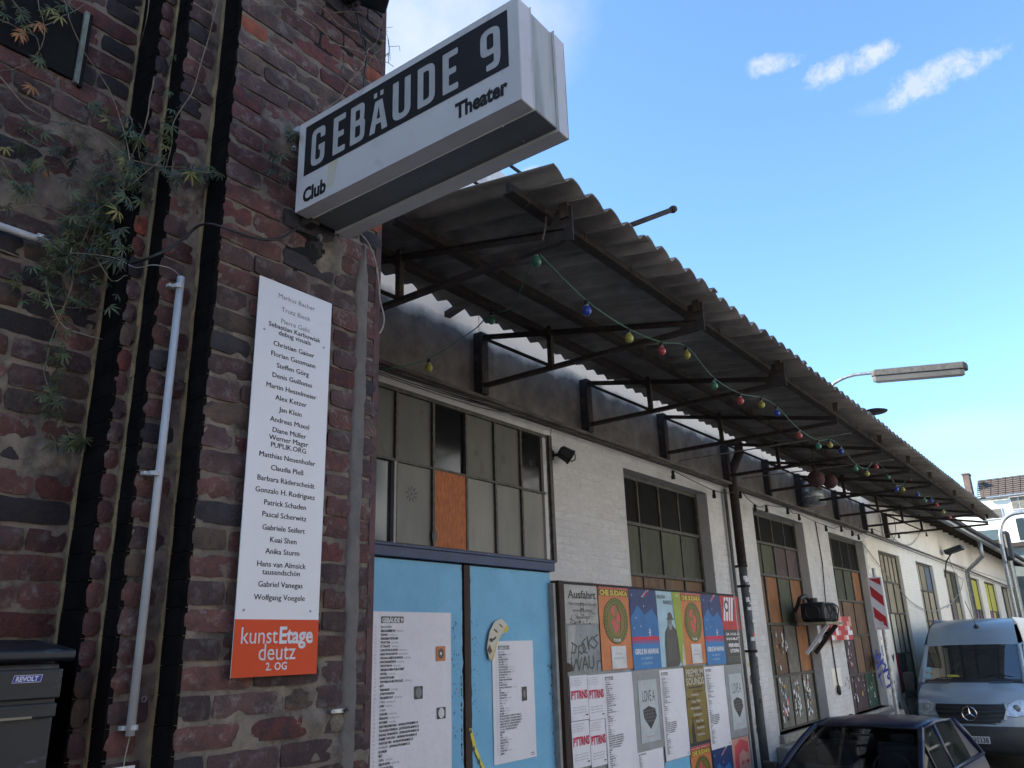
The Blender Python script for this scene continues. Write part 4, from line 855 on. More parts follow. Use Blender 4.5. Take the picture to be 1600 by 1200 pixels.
stickers(w3_, X, a+.1, a+.38, zs3[1]+.1, zs3[2]-.1, 16, 50, cols_=['green_board', 'black', 'cyanlite', 'white_print']); stickers(w3_, X, a+.9, a+1.2, zs3[1]+.08, zs3[2]-.15, 14, 51); stickers(w3_, X, a+.55, a+.8, zs3[1]+.08, zs3[2]-.1, 8, 52)
stickers(w4_, X, wins[2][0]+.1, wins[2][1]-.2, zs4[0]+.1, zs4[1]-.05, 40, 53); stickers(w4_, X, wins[2][0]+.5, wins[2][0]+.9, zs4[1]+.1, zs4[2], 14, 54)
# graffiti on the pillar and dark paint low on the far wall
q = at_x(1382, 1040, XW+.006)+Vector((0, .18, 0))
def gpx(pts): return [(at_x(x, y, XW).y-q.y, at_x(x, y, XW).z-q.z) for x, y in pts]
mb = MB()
for pts in ([(1369, 1015), (1367, 1030), (1376, 1022), (1370, 1045), (1380, 1030)], [(1377, 1010), (1380, 1024)], [(1382, 1006), (1384, 1020)], [(1374, 1032), (1384, 1040), (1380, 1050), (1390, 1044), (1386, 1058), (1397, 1066), (1385, 1074)], [(1388, 1046), (1397, 1066)], [(1372, 1053), (1378, 1072)], [(1376, 1052), (1372, 1058)], [(1386, 1024), (1388, 1027)]):
    mb.stroke(gpx(pts), .05, q, YZ)
mb.build('graffiti_tag', M['ink_blue'], hall)
mb = MB(); r = random.Random(4)
for k in range(90):
    y = r.uniform(18.6, 24); z = r.uniform(.5, 2.0-(.25*abs(r.gauss(0, 1)))); s_ = r.uniform(.08, .28)
    if not free(y-s_, y+s_, z-s_, z+s_): continue
    mb.stroke([(0, 0), (s_*r.uniform(-1, 1), s_*r.uniform(.3, 1)), (s_*r.uniform(-1, 1), -s_*r.uniform(0, 1)), (s_*r.uniform(-1, 1), s_*r.uniform(-1, 1))], r.uniform(.03, .07), (XW+.006+k*5e-5, y, z), YZ, 0, r.choice([0, 0, 1, 2]))
tag(mb.build('scrawled_paint', [M['black'], M['ink_blue'], M['slate_blue']], hall), kind='stuff')
mb = MB()
for px, py in ((1323, 1063), (1326, 1068), (1321, 1072), (1327, 1076)):
    q = at_x(px, py, XW+.006); mb.stroke([(0, 0), (.05, .02), (.02, .05), (.07, .04)], .012, q, YZ)
mb.build('small_scribble', M['black'], hall)
# lower concrete block ledges
q = at_x(1330, 1095, XW); q2 = at_x(1376, 1095, XW)
mb = MB(); mb.box(XW, XW+.30, 15.2, 17.6, .78, 1.0); mb.build('concrete_shelf', M['sill_stone'], hall, bevel=.03)
mb = MB(); mb.box(XW, XW+.16, 11.4, 14.0, .72, .98); mb.build('concrete_shelf', M['sill_stone'], hall, bevel=.03)
# second roof with eave over the far half
X_e = -3.45
for k, (y0, y1, ze) in enumerate(((18.6, 46, 5.22),)):
    mb = MB(); n = 90
    for i in range(n):
        a = y0+(y1-y0)*i/n; b = y0+(y1-y0)*(i+1)/n; zz = ze-.0*i; h = .035 if i % 2 else 0
        mb.box(X_e, XW-.4, a, b, zz+h, zz+h+.03)
    vs = mb.v
    for p in vs: p.z += (X_e-p.x)*.30
    mb.build('far_corrugated_roof', M['fibre'], hall)
    mb = MB()
    for i in range(28): y = y0+.3+i*.98; mb.beam((XW-.2, y, ze+.14), (X_e+.04, y, ze-.07), .07, .10)
    mb.beam((X_e+.12, y0, ze-.05), (X_e+.12, y1, ze-.05), .08, .09); mb.build('eave_rafter', M['timber'], hall)
mb = MB(); mb.lathe([(.07, 0), (.07, .1)], (X_e-.02, 23.5, 4.8), (0,1,0), 10); 
mb = MB(); mb.tube([(X_e-.05, 29.5, 5.12), (X_e-.05, 29.5, 4.6), (XW+.12, 30.0, 4.2), (XW+.12, 30.0, .2)], .07, 10); mb.tube([(X_e-.02, 22.8, 5.12), (X_e-.02, 45, 5.08)], .075, 8); mb.build('gutter_and_downpipe', M['zinc'], hall, smooth=True)
# ------------------------------------------------------------------ canopy
XE, XT = -1.94, -3.93
def zr(x): return H+2.36+.150*(XE-x)        # centre line of the sheet
can = thing('loading_canopy', 'sloping corrugated cement canopy on black steel trusses above the loading doors', 'canopy', (-3, 11, 4.4))
PW = .205; AMP = .026; y0c = 3.085
def sheet(y0, nw, dx, dz, seed):
    r = random.Random(seed); ns = 10; vs = []; fs = []; xs = [XE+dx, XE-.35, XE-.7, XE-1.05, XE-1.4, XE-1.75, XT+r.uniform(-.02, .02)]; n = nw*ns+2
    def wv(t):
        s_ = math.sin(2*math.pi*t); return AMP*(s_ if s_ > 0 else s_*.9)+(.006*math.sin(4*math.pi*t+1))
    for side in (0, 1):
        for x in xs:
            for i in range(n+1):
                t = i/ns; vs.append((x, y0+t*PW, zr(x)+dz+wv(t+.25)+side*.0085+(.002*noise.noise(Vector((x*3, y0+t, seed))))))
    w_ = n+1; L = len(xs)*w_
    for j in range(len(xs)-1):
        for i in range(n): q = j*w_+i; fs.append((q, q+w_, q+w_+1, q+1)); fs.append((L+q, L+q+1, L+q+w_+1, L+q+w_))
    for i in range(n): fs.append((i, i+1, L+i+1, L+i)); q = (len(xs)-1)*w_+i; fs.append((q, L+q, L+q+1, q+1))
    for j in range(len(xs)-1):
        q = j*w_; fs.append((q, L+q, L+q+w_, q+w_)); q += n; fs.append((q, q+w_, L+q+w_, L+q))
    mb = MB(); mb.add(vs, fs); return mb
rr = random.Random(8)
for k in range(17): sheet(y0c+k*5*PW, 5, rr.uniform(-.008, .012), (k % 2)*.004, k).build('corrugated_sheet', M['fibre'], can, smooth=True)
for x, h in ((-2.22, .055), (-3.05, .06), (-3.52, .06)):
    for ya, yb in ((3.05, 8.7), (8.7, 14.5), (14.5, 20.35)):
        mb = MB(); z = zr(x)-AMP-.012; mb.beam((x, ya+.003, z-h/2), (x, yb-.003, z-h/2), .028, h); mb.box(x-.035, x+.035, ya+.003, yb-.003, z-h-.006, z-h+.002); mb.build('purlin', M['rust'], can)
mb = MB(); r = random.Random(2)
for k in range(60):                              # hook bolts hanging at the purlins
    y = 3.2+k*.29; x = r.choice([-2.22, -3.05]); z = zr(x)-.1
    mb.tube([(x+.03, y, z+.06), (x+.034, y, z-.005), (x, y, z-.02)], .004, 5)
tag(mb.build('hook_bolt', M['rust'], can), kind='stuff')
TY = [3.42, 5.165, 6.90, 8.65, 10.55, 12.15, 13.65, 15.8, 17.8, 19.7]
for i, y in enumerate(TY):
    xw = XW+.10 if y < 18 else XW+.1; zb_ = H+2.12; zt_ = H+2.60; xtip = -2.10; zl = .03
    if i == 0: xw = -4.1
    mb = MB(); mb.beam((xw, y, zb_), (xtip, y, zb_+.01), .045, .007); mb.beam((xw, y, zb_+.02), (xtip, y, zb_+.03), .007, .036)
    mb.beam((xw, y, zt_), (xtip, y, zb_+.08), .045, .007); mb.beam((xw, y, zt_-.02), (xtip, y, zb_+.06), .007, .036)
    tr = mb.build('truss', M['rust'], can)
    xk = xw+(xtip-xw)*.36; zk = zt_+(zb_+.08-zt_)*.36
    mb = MB(); mb.box(xw-.06, xw+.04, y-.045, y+.045, zb_-.06, zt_+.02); mb.build('wall_post', M['rust'], tr)
    mb = MB(); mb.box(xk-.02, xk+.02, y-.02, y+.02, zb_, zr(xk)-.08); mb.build('king_strut', M['rust'], tr)
    mb = MB(); mb.beam((xw+.03, y, zt_-.03), (xk, y, zb_+.03), .045, .028); mb.build('brace', M['rust'], tr)
    if i < 3:
        mb = MB(); mb.add([(xtip+.05, y-.006, zb_-.005), (xtip+.05, y-.006, zr(xtip)-.05), (xtip-.05, y-.006, zr(xtip)-.05), (xtip-.14, y-.006, zb_+.04)]+[(xtip+.05, y+.006, zb_-.005), (xtip+.05, y+.006, zr(xtip)-.05), (xtip-.05, y+.006, zr(xtip)-.05), (xtip-.14, y+.006, zb_+.04)], [(0,1,2,3),(7,6,5,4),(0,4,5,1),(1,5,6,2),(2,6,7,3),(3,7,4,0)]); mb.build('gusset', M['rust'], tr)
    mb = MB(); mb.box(xtip-.02, xtip+.03, y-.02, y+.02, zr(xtip)-.12, zr(xtip)-.03); mb.build('packer', M['timber'], tr)
# light tie rods under the roof
M['bright_rod'] = mat('worn_steel_rod', (.30,.27,.24), (.14,.12,.10), scale=15, rough=.6)
for (a, b) in (((1060, 720), (1330, 677)), ((1140, 750), (1397, 718))):
    y = 9.0 if a[0] < 1100 else 11.2
    mb = MB(); mb.tube([at_y(*a, y), at_y(*b, y)], .008, 6); mb.build('tie_rod', M['bright_rod'], can)
# rag-like strips hanging from the purlin
for px, py, px2, py2, X in ((853, 328, 848, 375, -2.2), (1303, 648, 1306, 660, -2.2), (1405, 715, 1410, 730, -2.2)):
    mb = MB(); a = at_x(px, py, X); b = at_x(px2, py2, X); c = (a+b)/2+Vector((0, .012, 0)); P = smooth_path([a, c, b], 5)
    for k in range(len(P)-1): mb.add([P[k]+Vector((0, -.007, 0)), P[k]+Vector((0, .007, 0)), P[k+1]+Vector((.002, .007, 0)), P[k+1]+Vector((.002, -.007, 0))], [(0, 1, 2, 3)])
    tag(mb.build('white_strip', M['plaster']), {853: 'white strip hanging from the first canopy bracket', 1303: 'small white strip hanging under the middle of the canopy', 1405: 'white strip hanging under the far part of the canopy'}[px], 'strip', 'white strips hanging under the canopy')
mb = MB(); a = at_x(690, 498, XW+.0); mb.beam(a, a+Vector((.32, .1, .16)), .07, .045); mb.build('timber_stub', M['timber'], can)
# things on the roof edge
t_ = MB(); a = at_x(985, 352, -2.05); b = at_x(1052, 327, -1.86); d = (b-a); t_.tube([a-d*.4, b], .017, 10); t_.lathe([(.022, -.02), (.026, 0), (.020, .018)], b, d, 10)
tag(t_.build('metal_rod', M['timber'], smooth=True), 'brown metal rod sticking out over the corrugated roof edge', 'rod')
t_ = MB(); q = at_x(1366, 647, -2.2); q.z += .02; t_.lathe([(.006, -.35), (.006, 0)], q, (0,0,1), 8); t_.lathe([(.01, -.01), (.16, .0), (.17, .012), (.10, .035), (.01, .045)], q, (0,0,1), 20)
tag(t_.build('roof_cowl', M['rust'], smooth=True), 'dark round cap on a thin stalk above the canopy edge', 'vent')
for (p, p2, l) in (((738, 282), (752, 292), 'thin brace rod showing behind the light box, nearer one'), ((795, 257), (824, 278), 'thin brace rod behind the light box, beside the roof corner')):
    a = at_x(*p, -3.4 if p[0] < 780 else -2.9); b = at_x(*p2, -3.3 if p[0] < 780 else -2.75); b.y -= 0; t_ = MB(); t_.tube([a+(a-b)*1.5, b+(b-a)*.3], .012, 8); tag(t_.build('brace_rod', M['timber']), l, 'rod')
# ------------------------------------------------------------------ coloured bulbs
XB_ = -2.40
bulbm = {}
for k, c in dict(yellow=(.42,.40,.06), green=(.05,.22,.12), blue=(.03,.07,.42), red=(.48,.07,.07)).items():
    bulbm[k] = mat('bulb_'+k, c, tuple(q*.8 for q in c), rough=.35, scale=8, coat=.3)
M['green_cable'] = mat('green_cable', (.03,.12,.075), rough=.5)
blist = [(670, 577, 'yellow'), (768, 503, 'green'), (838, 411, 'green'), (917, 488, 'blue'), (983, 531, 'yellow'), (1034, 551, 'red'), (1073, 557, 'yellow'), (1116, 605, 'green'), (1157, 629, 'red'), (1190, 635, 'yellow'), (1214, 648, 'blue'), (1249, 683, 'red'), (1279, 700, 'green'), (1297, 698, 'yellow'), (1314, 708, 'blue'), (1337, 735, 'green'), (1355, 743, 'yellow'), (1369, 732, 'red'), (1387, 748, 'green'), (1401, 767, 'blue'), (1411, 768, 'yellow'), (1422, 755, 'red'), (1434, 776, 'blue'), (1445, 785, 'green'), (1455, 785, 'blue'), (1464, 792, 'red'), (1474, 803, 'yellow'), (1484, 811, 'red')]
cord = thing('festoon_light_string', 'green cable of the coloured bulb string swagging under the canopy', 'light string', (XB_, 8, 4.4))
def bx(px): return XB_ if px > 800 else (-3.9 if px < 700 else -3.55)
caps = []
for i, (px, py, c) in enumerate(blist):
    X = bx(px); p = at_x(px, py-3, X); R = .031; top = p+Vector((0, 0, .062))
    bt = thing('bulb', None, None, tuple(p)); 
    ordn = ['first', 'second', 'third', 'fourth', 'fifth', 'sixth', 'seventh', 'eighth', 'ninth', 'tenth', 'eleventh', 'twelfth', 'thirteenth', 'fourteenth', 'fifteenth', 'sixteenth', 'seventeenth', 'eighteenth', 'nineteenth', 'twentieth', 'twenty-first', 'twenty-second', 'twenty-third', 'twenty-fourth', 'twenty-fifth', 'twenty-sixth', 'twenty-seventh', 'twenty-eighth'][i]
    lab = c+' festoon bulb, '+ordn+' from the brick pier on the string under the canopy'
    tag(bt, lab, 'light bulb', 'coloured bulbs of the festoon string')
    mb = MB(); mb.lathe([(.001, -.036), (.016, -.032), (.027, -.020), (.031, -.004), (.028, .010), (.019, .024), (.012, .032)], p, (0,0,1), 12); mb.build('bulb_glass', bulbm[c], bt, smooth=True)
    mb = MB(); mb.lathe([(.013, .022), (.0145, .026), (.0135, .036)], p, (0,0,1), 10); mb.build('bulb_neck', M['sign_white'], bt, smooth=True)
    mb = MB(); mb.lathe([(.013, .034), (.0155, .037), (.014, .062), (.010, .070)], p, (0,0,1), 8); mb.build('socket', M['cable'], bt, smooth=True)
    caps.append(p+Vector((0, 0, .068)))
hooks = {2: .02, 6: .03, 10: .02, 13: .02, 17: .02, 21: .02}
P = [at_x(600, 577, -4.0), caps[0], at_x(745, 512, -4.0), caps[1], at_x(790, 470, -3.0), caps[2]]
mb = MB(); mb.tube(smooth_path(P[:3], 6), .0055, 6); mb.tube(smooth_path([P[2], caps[1]], 4), .0055, 6)
mb.tube(smooth_path([caps[1], at_x(800, 478, -3.0), caps[2]], 6), .0045, 6); mb.build('cable', M['green_cable'], cord, smooth=True)
mb = MB(); mb.tube(smooth_path(caps[2:], 6), .0055, 6); mb.build('cable', M['green_cable'], cord, smooth=True)
# black string with empty sockets along the wall
XS_ = XW+.14
soc = [(1051, 740), (1115, 771), (1156, 772), (1179, 793), (1197, 794), (1230, 798), (1248, 808), (1290, 826), (1314, 827), (1331, 834), (1341, 840), (1362, 831), (1404, 839), (1447, 837)]
bs = thing('dark_light_string', 'black cable with empty black sockets sagging along the top of the white wall', 'light string', (XS_, 10, 4.2)); mb = MB(); P = []
for i, (px, py) in enumerate(soc):
    X = XS_ if px < 1350 else XW+.16; p = at_x(px, py-5, X); P.append(p)
    if i+1 < len(soc): 
        q = at_x((px+soc[i+1][0])/2, (py+soc[i+1][1])/2-5+(4 if i % 2 else 1), X); P.append(q)
    s2 = MB(); s2.lathe([(.012, .0), (.020, -.01), (.020, -.055), (.026, -.06), (.026, -.10), (.02, -.105)], p, (0,0,1), 8); s2.build('socket', M['cable'], bs, smooth=True)
mb.tube(smooth_path(P, 4), .006, 5); mb.build('cable', M['cable'], bs, smooth=True)
mb = MB()
for st in ([(1385, 800), (1390, 830), (1405, 848), (1425, 850), (1438, 830), (1440, 810)], [(1345, 845), (1375, 885), (1400, 915), (1430, 945), (1460, 955), (1482, 945)], [(1395, 800), (1400, 830), (1395, 845)], [(1482, 870), (1492, 895), (1505, 905)], [(1505, 905), (1500, 925), (1480, 950)]):
    mb.tube(smooth_path([at_x(x, y, XW+.05) for x, y in st], 5), .010, 5)
tag(mb.build('loose_cables', M['pale_wire'], smooth=True), 'thin loose cables looping down the cream wall beyond the canopy', 'cable')
# ------------------------------------------------------------------ wall furniture
q = at_x(1145, 690, XW+.12); yd = at_x(1165, 1000, XW+.12).y; yd = (q.y+yd)/2
t = thing('downpipe', 'dark rainwater downpipe with stickers between the first two tall windows', 'pipe', (XW+.12, yd, 0))
mb = MB(); mb.tube([(XW+.12, yd, .1), (XW+.12, yd, 3.3)], .055, 12); mb.build('lower_pipe', M['weathered_grey'], t, smooth=True)
mb = MB(); mb.tube([(XW+.12, yd, 3.3), (XW+.12, yd, 4.55), (XW+.26, yd, 4.8), (XW+.26, yd, 4.95)], .062, 12); mb.build('upper_pipe', M['rust'], t, smooth=True)
mb = MB(); mb.tube([(XW+.05, yd-.14, .1), (XW+.05, yd-.14, 4.3)], .022, 8); mb.build('side_conduit', M['weathered_grey'], t, smooth=True)
for z in (3.28, 3.02, 2.2): mb = MB(); mb.tube([(XW+.12, yd, z-.015), (XW+.12, yd, z+.015)], .068, 12); mb.box(XW, XW+.06, yd-.03, yd+.03, z-.015, z+.015); mb.build('bracket', M['rust'], t)
stp = MB(); r = random.Random(12)
for k in range(34):
    z = r.uniform(1.5, 3.25) if k > 6 else r.uniform(2.7, 3.2); a0 = r.uniform(-1.3, .3); dy = r.uniform(.02, .05); dz = r.uniform(.02, .06); mi = r.randrange(5)
    for s_ in range(3):
        a = a0+s_*.35; b = a+.35; p = lambda an, zz: (XW+.12+math.cos(an)*.0562, yd+math.sin(an)*.0562, zz)
        stp.add([p(a, z), p(b, z), p(b, z+dz), p(a, z+dz)], [(0, 1, 2, 3)], mi)
tag(stp.build('stickers', [M['white_print'], M['black'], M['paper'], M['p_red'], M['green_board']], t), kind='stuff')
mb = MB(); 
for k in range(26):
    y = yd+r.uniform(.10, .34); z = r.uniform(1.2, 2.2)
    if not free(y, y+.06, z, z+.06): continue
    mb.rect(0, r.uniform(.04, .12), 0, r.uniform(.03, .12), (XW+.006+k*1e-5, y, z), YZ, 0, r.randrange(4))
tag(mb.build('torn_stickers', [M['brown'], M['white_print'], M['p_yellow'], M['black']], hall), kind='stuff')
# spotlight on the white wall
q = at_x(886, 711, XW+.13); t = thing('spotlight', 'round black spotlight bracketed to the white wall right of the doors', 'lamp', tuple(q))
mb = MB(); mb.lathe([(.035, -.09), (.062, -.07), (.07, .02), (.078, .045), (.074, .05), (.02, .045)], q, (.55, .6, -.5), 16); mb.build('housing', M['black'], t, smooth=False)
mb = MB(); mb.tube([q+Vector((-.02, .085, .045)), q+Vector((.02, .115, .02)), q+Vector((.02, .11, -.03)), q+Vector((-.01, .08, -.05))], .007, 6); mb.build('handle', M['black'], t)
mb = MB(); mb.tube([Vector((XW, q.y-.09, q.z-.0)), q+Vector((-.06, -.07, 0)), q+Vector((-.02, -.02, 0))], .014, 8); mb.box(XW, XW+.02, q.y-.13, q.y-.06, q.z-.04, q.z+.05); mb.build('bracket', M['black'], t)
mb = MB(); mb.tube([Vector((XW+.01, q.y-.10, q.z+.02)), Vector((XW+.01, q.y-.11, q.z+.12)), Vector((XW+.01, q.y-.07, q.z+.27))], .003, 5); mb.build('cable', M['cable'], t)
# floodlight on the far wall
q = at_x(1492, 861, XW+.35); t = thing('floodlight', 'flat dark floodlight on an arm high on the far cream wall', 'lamp', tuple(q))
mb = MB(); mb.beam(q+Vector((-.25, 0, -.03)), q+Vector((.22, 0, .10)), .55, .12); mb.build('housing', M['box_black'], t, bevel=.02)
mb = MB(); mb.tube([Vector((XW, q.y-.3, q.z-.75)), Vector((XW+.1, q.y-.2, q.z-.3)), q+Vector((-.1, 0, -.05))], .02, 6); mb.build('arm', M['rust'], t)
# extractor box on shelf bracket
c = at_x(1285, 957, XW+.28); t = thing('ventilation_unit', 'black ventilator unit on a timber shelf bracket with a bent hose on the white pillar', 'fan', tuple(c))
mb = MB(); mb.box(c.x-.24, c.x+.14, c.y-.34, c.y+.36, c.z-.14, c.z+.15); mb.build('casing', M['box_black'], t, bevel=.05)
mb = MB(); mb.lathe([(.115, -.03), (.12, 0), (.10, .008), (.09, -.02)], (c.x-.05, c.y-.35, c.z), (0,-1,0), 16); mb.build('fan_ring', M['black'], t, smooth=True)
mb = MB(); mb.lathe([(.10, -.10), (.12, .0), (.11, .05), (.05, .07)], (c.x-.02, c.y+.40, c.z), (.5, 1, 0), 12); mb.lathe([(.08, 0), (.08, .12)], (c.x-.1, c.y-.1, c.z+.1), (0,0,1), 10)
mb.build('motor', M['box_black'], t)
mb = MB(); r = random.Random(1)
for k in range(6): mb.tube(smooth_path([c+Vector((.15, -.3+.08*k, .12)), c+Vector((.18, -.2+.09*k, r.uniform(-.1, .1))), c+Vector((.16, -.3+.1*k+r.uniform(-.1, .1), -.13))], 4), .010, 5)
mb.build('hose_loops', M['cable'], t)
mb = MB(); mb.box(c.x-.28, c.x+.16, c.y-.42, c.y+.50, c.z-.185, c.z-.145); mb.build('shelf', M['tan_board'], t)
mb = MB(); mb.beam((XW+.02, c.y-.22, c.z-.60), (c.x+.12, c.y-.22, c.z-.19), .045, .05); mb.build('brace', M['paper'], t)
mb = MB(); mb.beam((XW+.02, c.y+.22, c.z-.60), (c.x+.12, c.y+.22, c.z-.19), .05, .06); mb.build('brace', M['rust'], t)
mb = MB(); mb.tube(smooth_path([at_x(1262, 935, XW+.2), at_x(1258, 932, XW+.22), at_x(1250, 935, XW+.2), at_x(1247, 945, XW+.14), at_x(1242, 955, XW+.06)], 5), .033, 8); mb.build('bent_hose', M['cable'], t, smooth=True)
mb = MB(); mb.tube([at_x(1274, 815, XW+.02), at_x(1285, 880, XW+.02), at_x(1290, 940, XW+.03)], .010, 5); mb.tube([at_x(1299, 1000, XW+.02), at_x(1308, 1060, XW+.02), at_x(1311, 1075, XW+.04)], .012, 5); mb.build('feed_cable', M['cable'], t)
q = at_x(1311, 1078, XW+.04); mb = MB(); mb.lathe([(.02, -.08), (.035, -.04), (.03, .05), (.012, .08)], q, (0,0,1), 8); mb.build('plug', M['black'], t, smooth=True)
mb = MB(); a, b = at_x(1298, 1045, XW+.004), at_x(1315, 1062, XW+.004)
mb.box(XW, XW+.008, a.y, b.y, b.z-.1, a.z); mb.build('patched_hatch', M['cream_wall'], hall)
# red and white signs
a, b = at_x(1298, 965, XW+.16), at_x(1331, 1000, XW+.16); t = thing('checked_sign', 'square red and white checked sign with pixel edges behind the ventilator unit', 'sign', (XW+.1, a.y, b.z))
y0_, y1_ = at_x(1299, 990, XW+.16).y, at_x(1330, 975, XW+.16).y; zlo, zhi = at_x(1315, 1000, XW+.16).z, at_x(1312, 963, XW+.16).z
mb = MB(); mb.box(XW+.13, XW+.16, y0_, y1_, zlo, zhi); mb.build('panel', M['red'], t); mb = MB(); r = random.Random(6); n = 9
for i in range(n):
    for j in range(5):
        lvl = (i*2+j*3+[0, 2, 1, 4, 0][j]) % 9
        if lvl < 4: yy = y0_+(y1_-y0_)*i/n; zz = zlo+(zhi-zlo)*j/5; mb.rect(yy, yy+(y1_-y0_)/n*1.0, zz+.002, zz+(zhi-zlo)/5, (XW+.161+i*1e-4, 0, 0), YZ, 0, r.randrange(2))
mb.build('print', [M['paper'], M['salmon']], t)
mb = MB(); mb.box(XW, XW+.13, y0_+.1, y0_+.14, zlo+.1, zlo+.14); mb.box(XW, XW+.13, y1_-.14, y1_-.1, zlo+.1, zlo+.14); mb.build('bracket', M['rust'], t)
YB = 15.2; 
C4 = [at_y(*p, YB) for p in ((1356, 903), (1377, 900), (1388, 984), (1366, 984))]
x0_, x1_ = C4[0].x, C4[1].x+.0; zlo, zhi = (C4[2].z+C4[3].z)/2, (C4[0].z+C4[1].z)/2
t = thing('striped_warning_board', 'tall red and white diagonal striped warning board in front of the white pillar', 'sign', ((x0_+x1_)/2, YB, 0))
x0_ = (C4[0].x+C4[3].x)/2; x1_ = (C4[1].x+C4[2].x)/2+.01
mb = MB(); mb.box(x0_, x1_, YB, YB+.03, zlo, zhi); mb.build('panel', M['paper'], t, bevel=.008); mb = MB(); wv = x1_-x0_-.05; hh = zhi-zlo-.05
for k in range(-1, 3):
    z = zlo+.025+k*hh/2.35; pts = [(x0_+.025, z+wv*1.0), (x1_-.025, z+0), (x1_-.025, z+hh/4.7), (x0_+.025, z+wv*1.0+hh/4.7)]
    pts = [(p[0], min(max(p[1], zlo+.025), zhi-.025)) for p in pts]; mb.poly(pts, (0, YB, 0), XZ, .003)
mb.build('red_stripes', M['red'], t)
mb = MB(); mb.tube([((x0_+x1_)/2, YB+.06, 0), ((x0_+x1_)/2, YB+.06, zhi+.15)], .03, 10); mb.build('post', M['zinc'], t)
mb = MB(); mb.lathe([(.035, 0), (.035, .004)], (x0_+.12, YB-.004, zlo+.10), (0,-1,0), 10); mb.build('round_label', M['white_print'], t)
# wall lamp with long head on arm
YL = 17.0; P = [at_y(x, y, YL) for x, y in ((1300, 604), (1312, 594), (1330, 587), (1350, 584), (1370, 582))]
t = thing('street_lamp', 'long flat grey street lamp on a curved arm rising behind the canopy', 'street lamp', (P[0].x, YL, ZTOP))
mb = MB(); base = Vector((P[0].x-.12, YL, ZTOP-1.5)); mb.tube(smooth_path([base, P[0]+Vector((-.08, 0, -.35))]+P, 5), .035, 8); mb.build('arm', M['zinc'], t, smooth=True)
a, b = at_y(1363, 590, YL), at_y(1512, 577, YL); d = (b-a); L = d.length; d.normalize(); up = Vector((0, 0, 1)); up = (up-d*up.dot(d)).normalized()
def head(mb, lo, hi, wa, inset, x0f=0, x1f=1):
    vs = []
    for f_, s_ in ((x0f, -1), (x0f+.04, -.3), (x1f-.03, -.3), (x1f, -1)):
        for z, wd in ((lo, wa*inset), (hi, wa)):
            k = .6 if s_ == -1 else 1
            for sg in (-1, 1): vs.append(a+d*L*f_+up*z*(1 if k == 1 else .8)+Vector((0, sg*wd*k, 0)))
    fs = [(0,1,3,2), (12,14,15,13)]
    for i in range(3): q = i*4; fs += [(q,q+4,q+5,q+1), (q+2,q+3,q+7,q+6), (q,q+2,q+6,q+4), (q+1,q+5,q+7,q+3)]
    mb.add(vs, fs); return mb
M['lamp_cover'] = mat('yellowed_diffuser', (.17,.16,.15), (.13,.12,.11), scale=3, rough=.4); M['lamp_hood'] = mat('mossy_lamp_hood', (.10,.09,.085), (.05,.047,.045), scale=14, rough=.8)
head(MB(), .0, .13, .14, 1).build('hood', M['lamp_hood'], t, bevel=.01); head(MB(), -.11, -.005, .12, .7, .01, .97).build('diffuser', M['lamp_cover'], t, bevel=.01)
# pair of round red lanterns and silver duct under the roof
for i, (px, py, R_) in enumerate(((1275, 748, .11), (1297, 752, .10))):
    q = at_x(px, py, -3.0); t_ = MB(); t_.lathe([(.02, -R_)]+[(R_*math.sin(k*math.pi/8), -R_*math.cos(k*math.pi/8)) for k in range(1, 8)]+[(.02, R_)], q, (0,0,1), 14); t_.tube([q+Vector((0,0,R_)), q+Vector((0,0,R_+.35))], .008, 5)
    M['dull_red'] = M.get('dull_red') or mat('dull_red_lantern', (.09,.03,.03), (.04,.02,.02), scale=14, rough=.8)
    tag(t_.build('round_lantern', M['dull_red'], smooth=True), ['dull red round lantern under the far canopy, nearer of the pair', 'dull red round lantern under the far canopy, further of the pair'][i], 'lantern', 'red lanterns under the canopy')
q0, q1 = at_x(1262, 752, XW+.25), at_x(1270, 790, XW+.25); t_ = MB(); t_.lathe([(.22, 0), (.20, .25), (.14, .45)], q1, (0,0,1), 16)
for z in (.1, .2, .3): t_.lathe([(.225-z*.12, z), (.23-z*.12, z+.015), (.225-z*.12, z+.03)], q1, (0,0,1), 16)
tag(t_.build('duct', M['zinc'], smooth=True), 'silver ribbed duct against the wall under the far canopy', 'duct')
# ------------------------------------------------------------------ far street
wh = thing('far_house', 'white rendered house with brown tiled roof closing the street', 'building', (0, 66, 0))
mb = MB(); ze = at_y(1541, 778, 60).z; mb.box(-9.5, 3.4, 60, 70, 0, ze); M['render'] = mat('white_render', (.74,.73,.69), (.66,.65,.61), scale=.8, rough=.8, third=((.5,.48,.44), 1.3, .6, .8, .5)); mb.build('wall', M['render'], wh)
M['tiles'] = mat('brown_roof_tiles', (.105,.08,.068), (.07,.056,.05), scale=4, rough=.85); mb = MB(); zrg = at_y(1560, 746, 62.0).z
rows = 9; x0_, x1_ = at_y(1526, 778, 60).x, 3.4
for j in range(rows):
    for i in range(int((x1_-x0_)/.42)):
        xx = x0_+i*.42; ya = 59.8+j*.28; za = ze+.02+j*(zrg-ze)/rows; mb.add([(xx, ya, za+.03), (xx+.39, ya, za+.06), (xx+.39, ya+.3, za+(zrg-ze)/rows+.02), (xx, ya+.3, za+(zrg-ze)/rows)], [(0, 1, 2, 3)])
mb.box(x0_-.1, x1_, 59.9, 70, ze-.05, ze+.02); mb.box(x0_, x1_, 62.2, 66, ze, zrg); tag(mb.build('roof_tiles', M['tiles'], wh), kind='stuff')
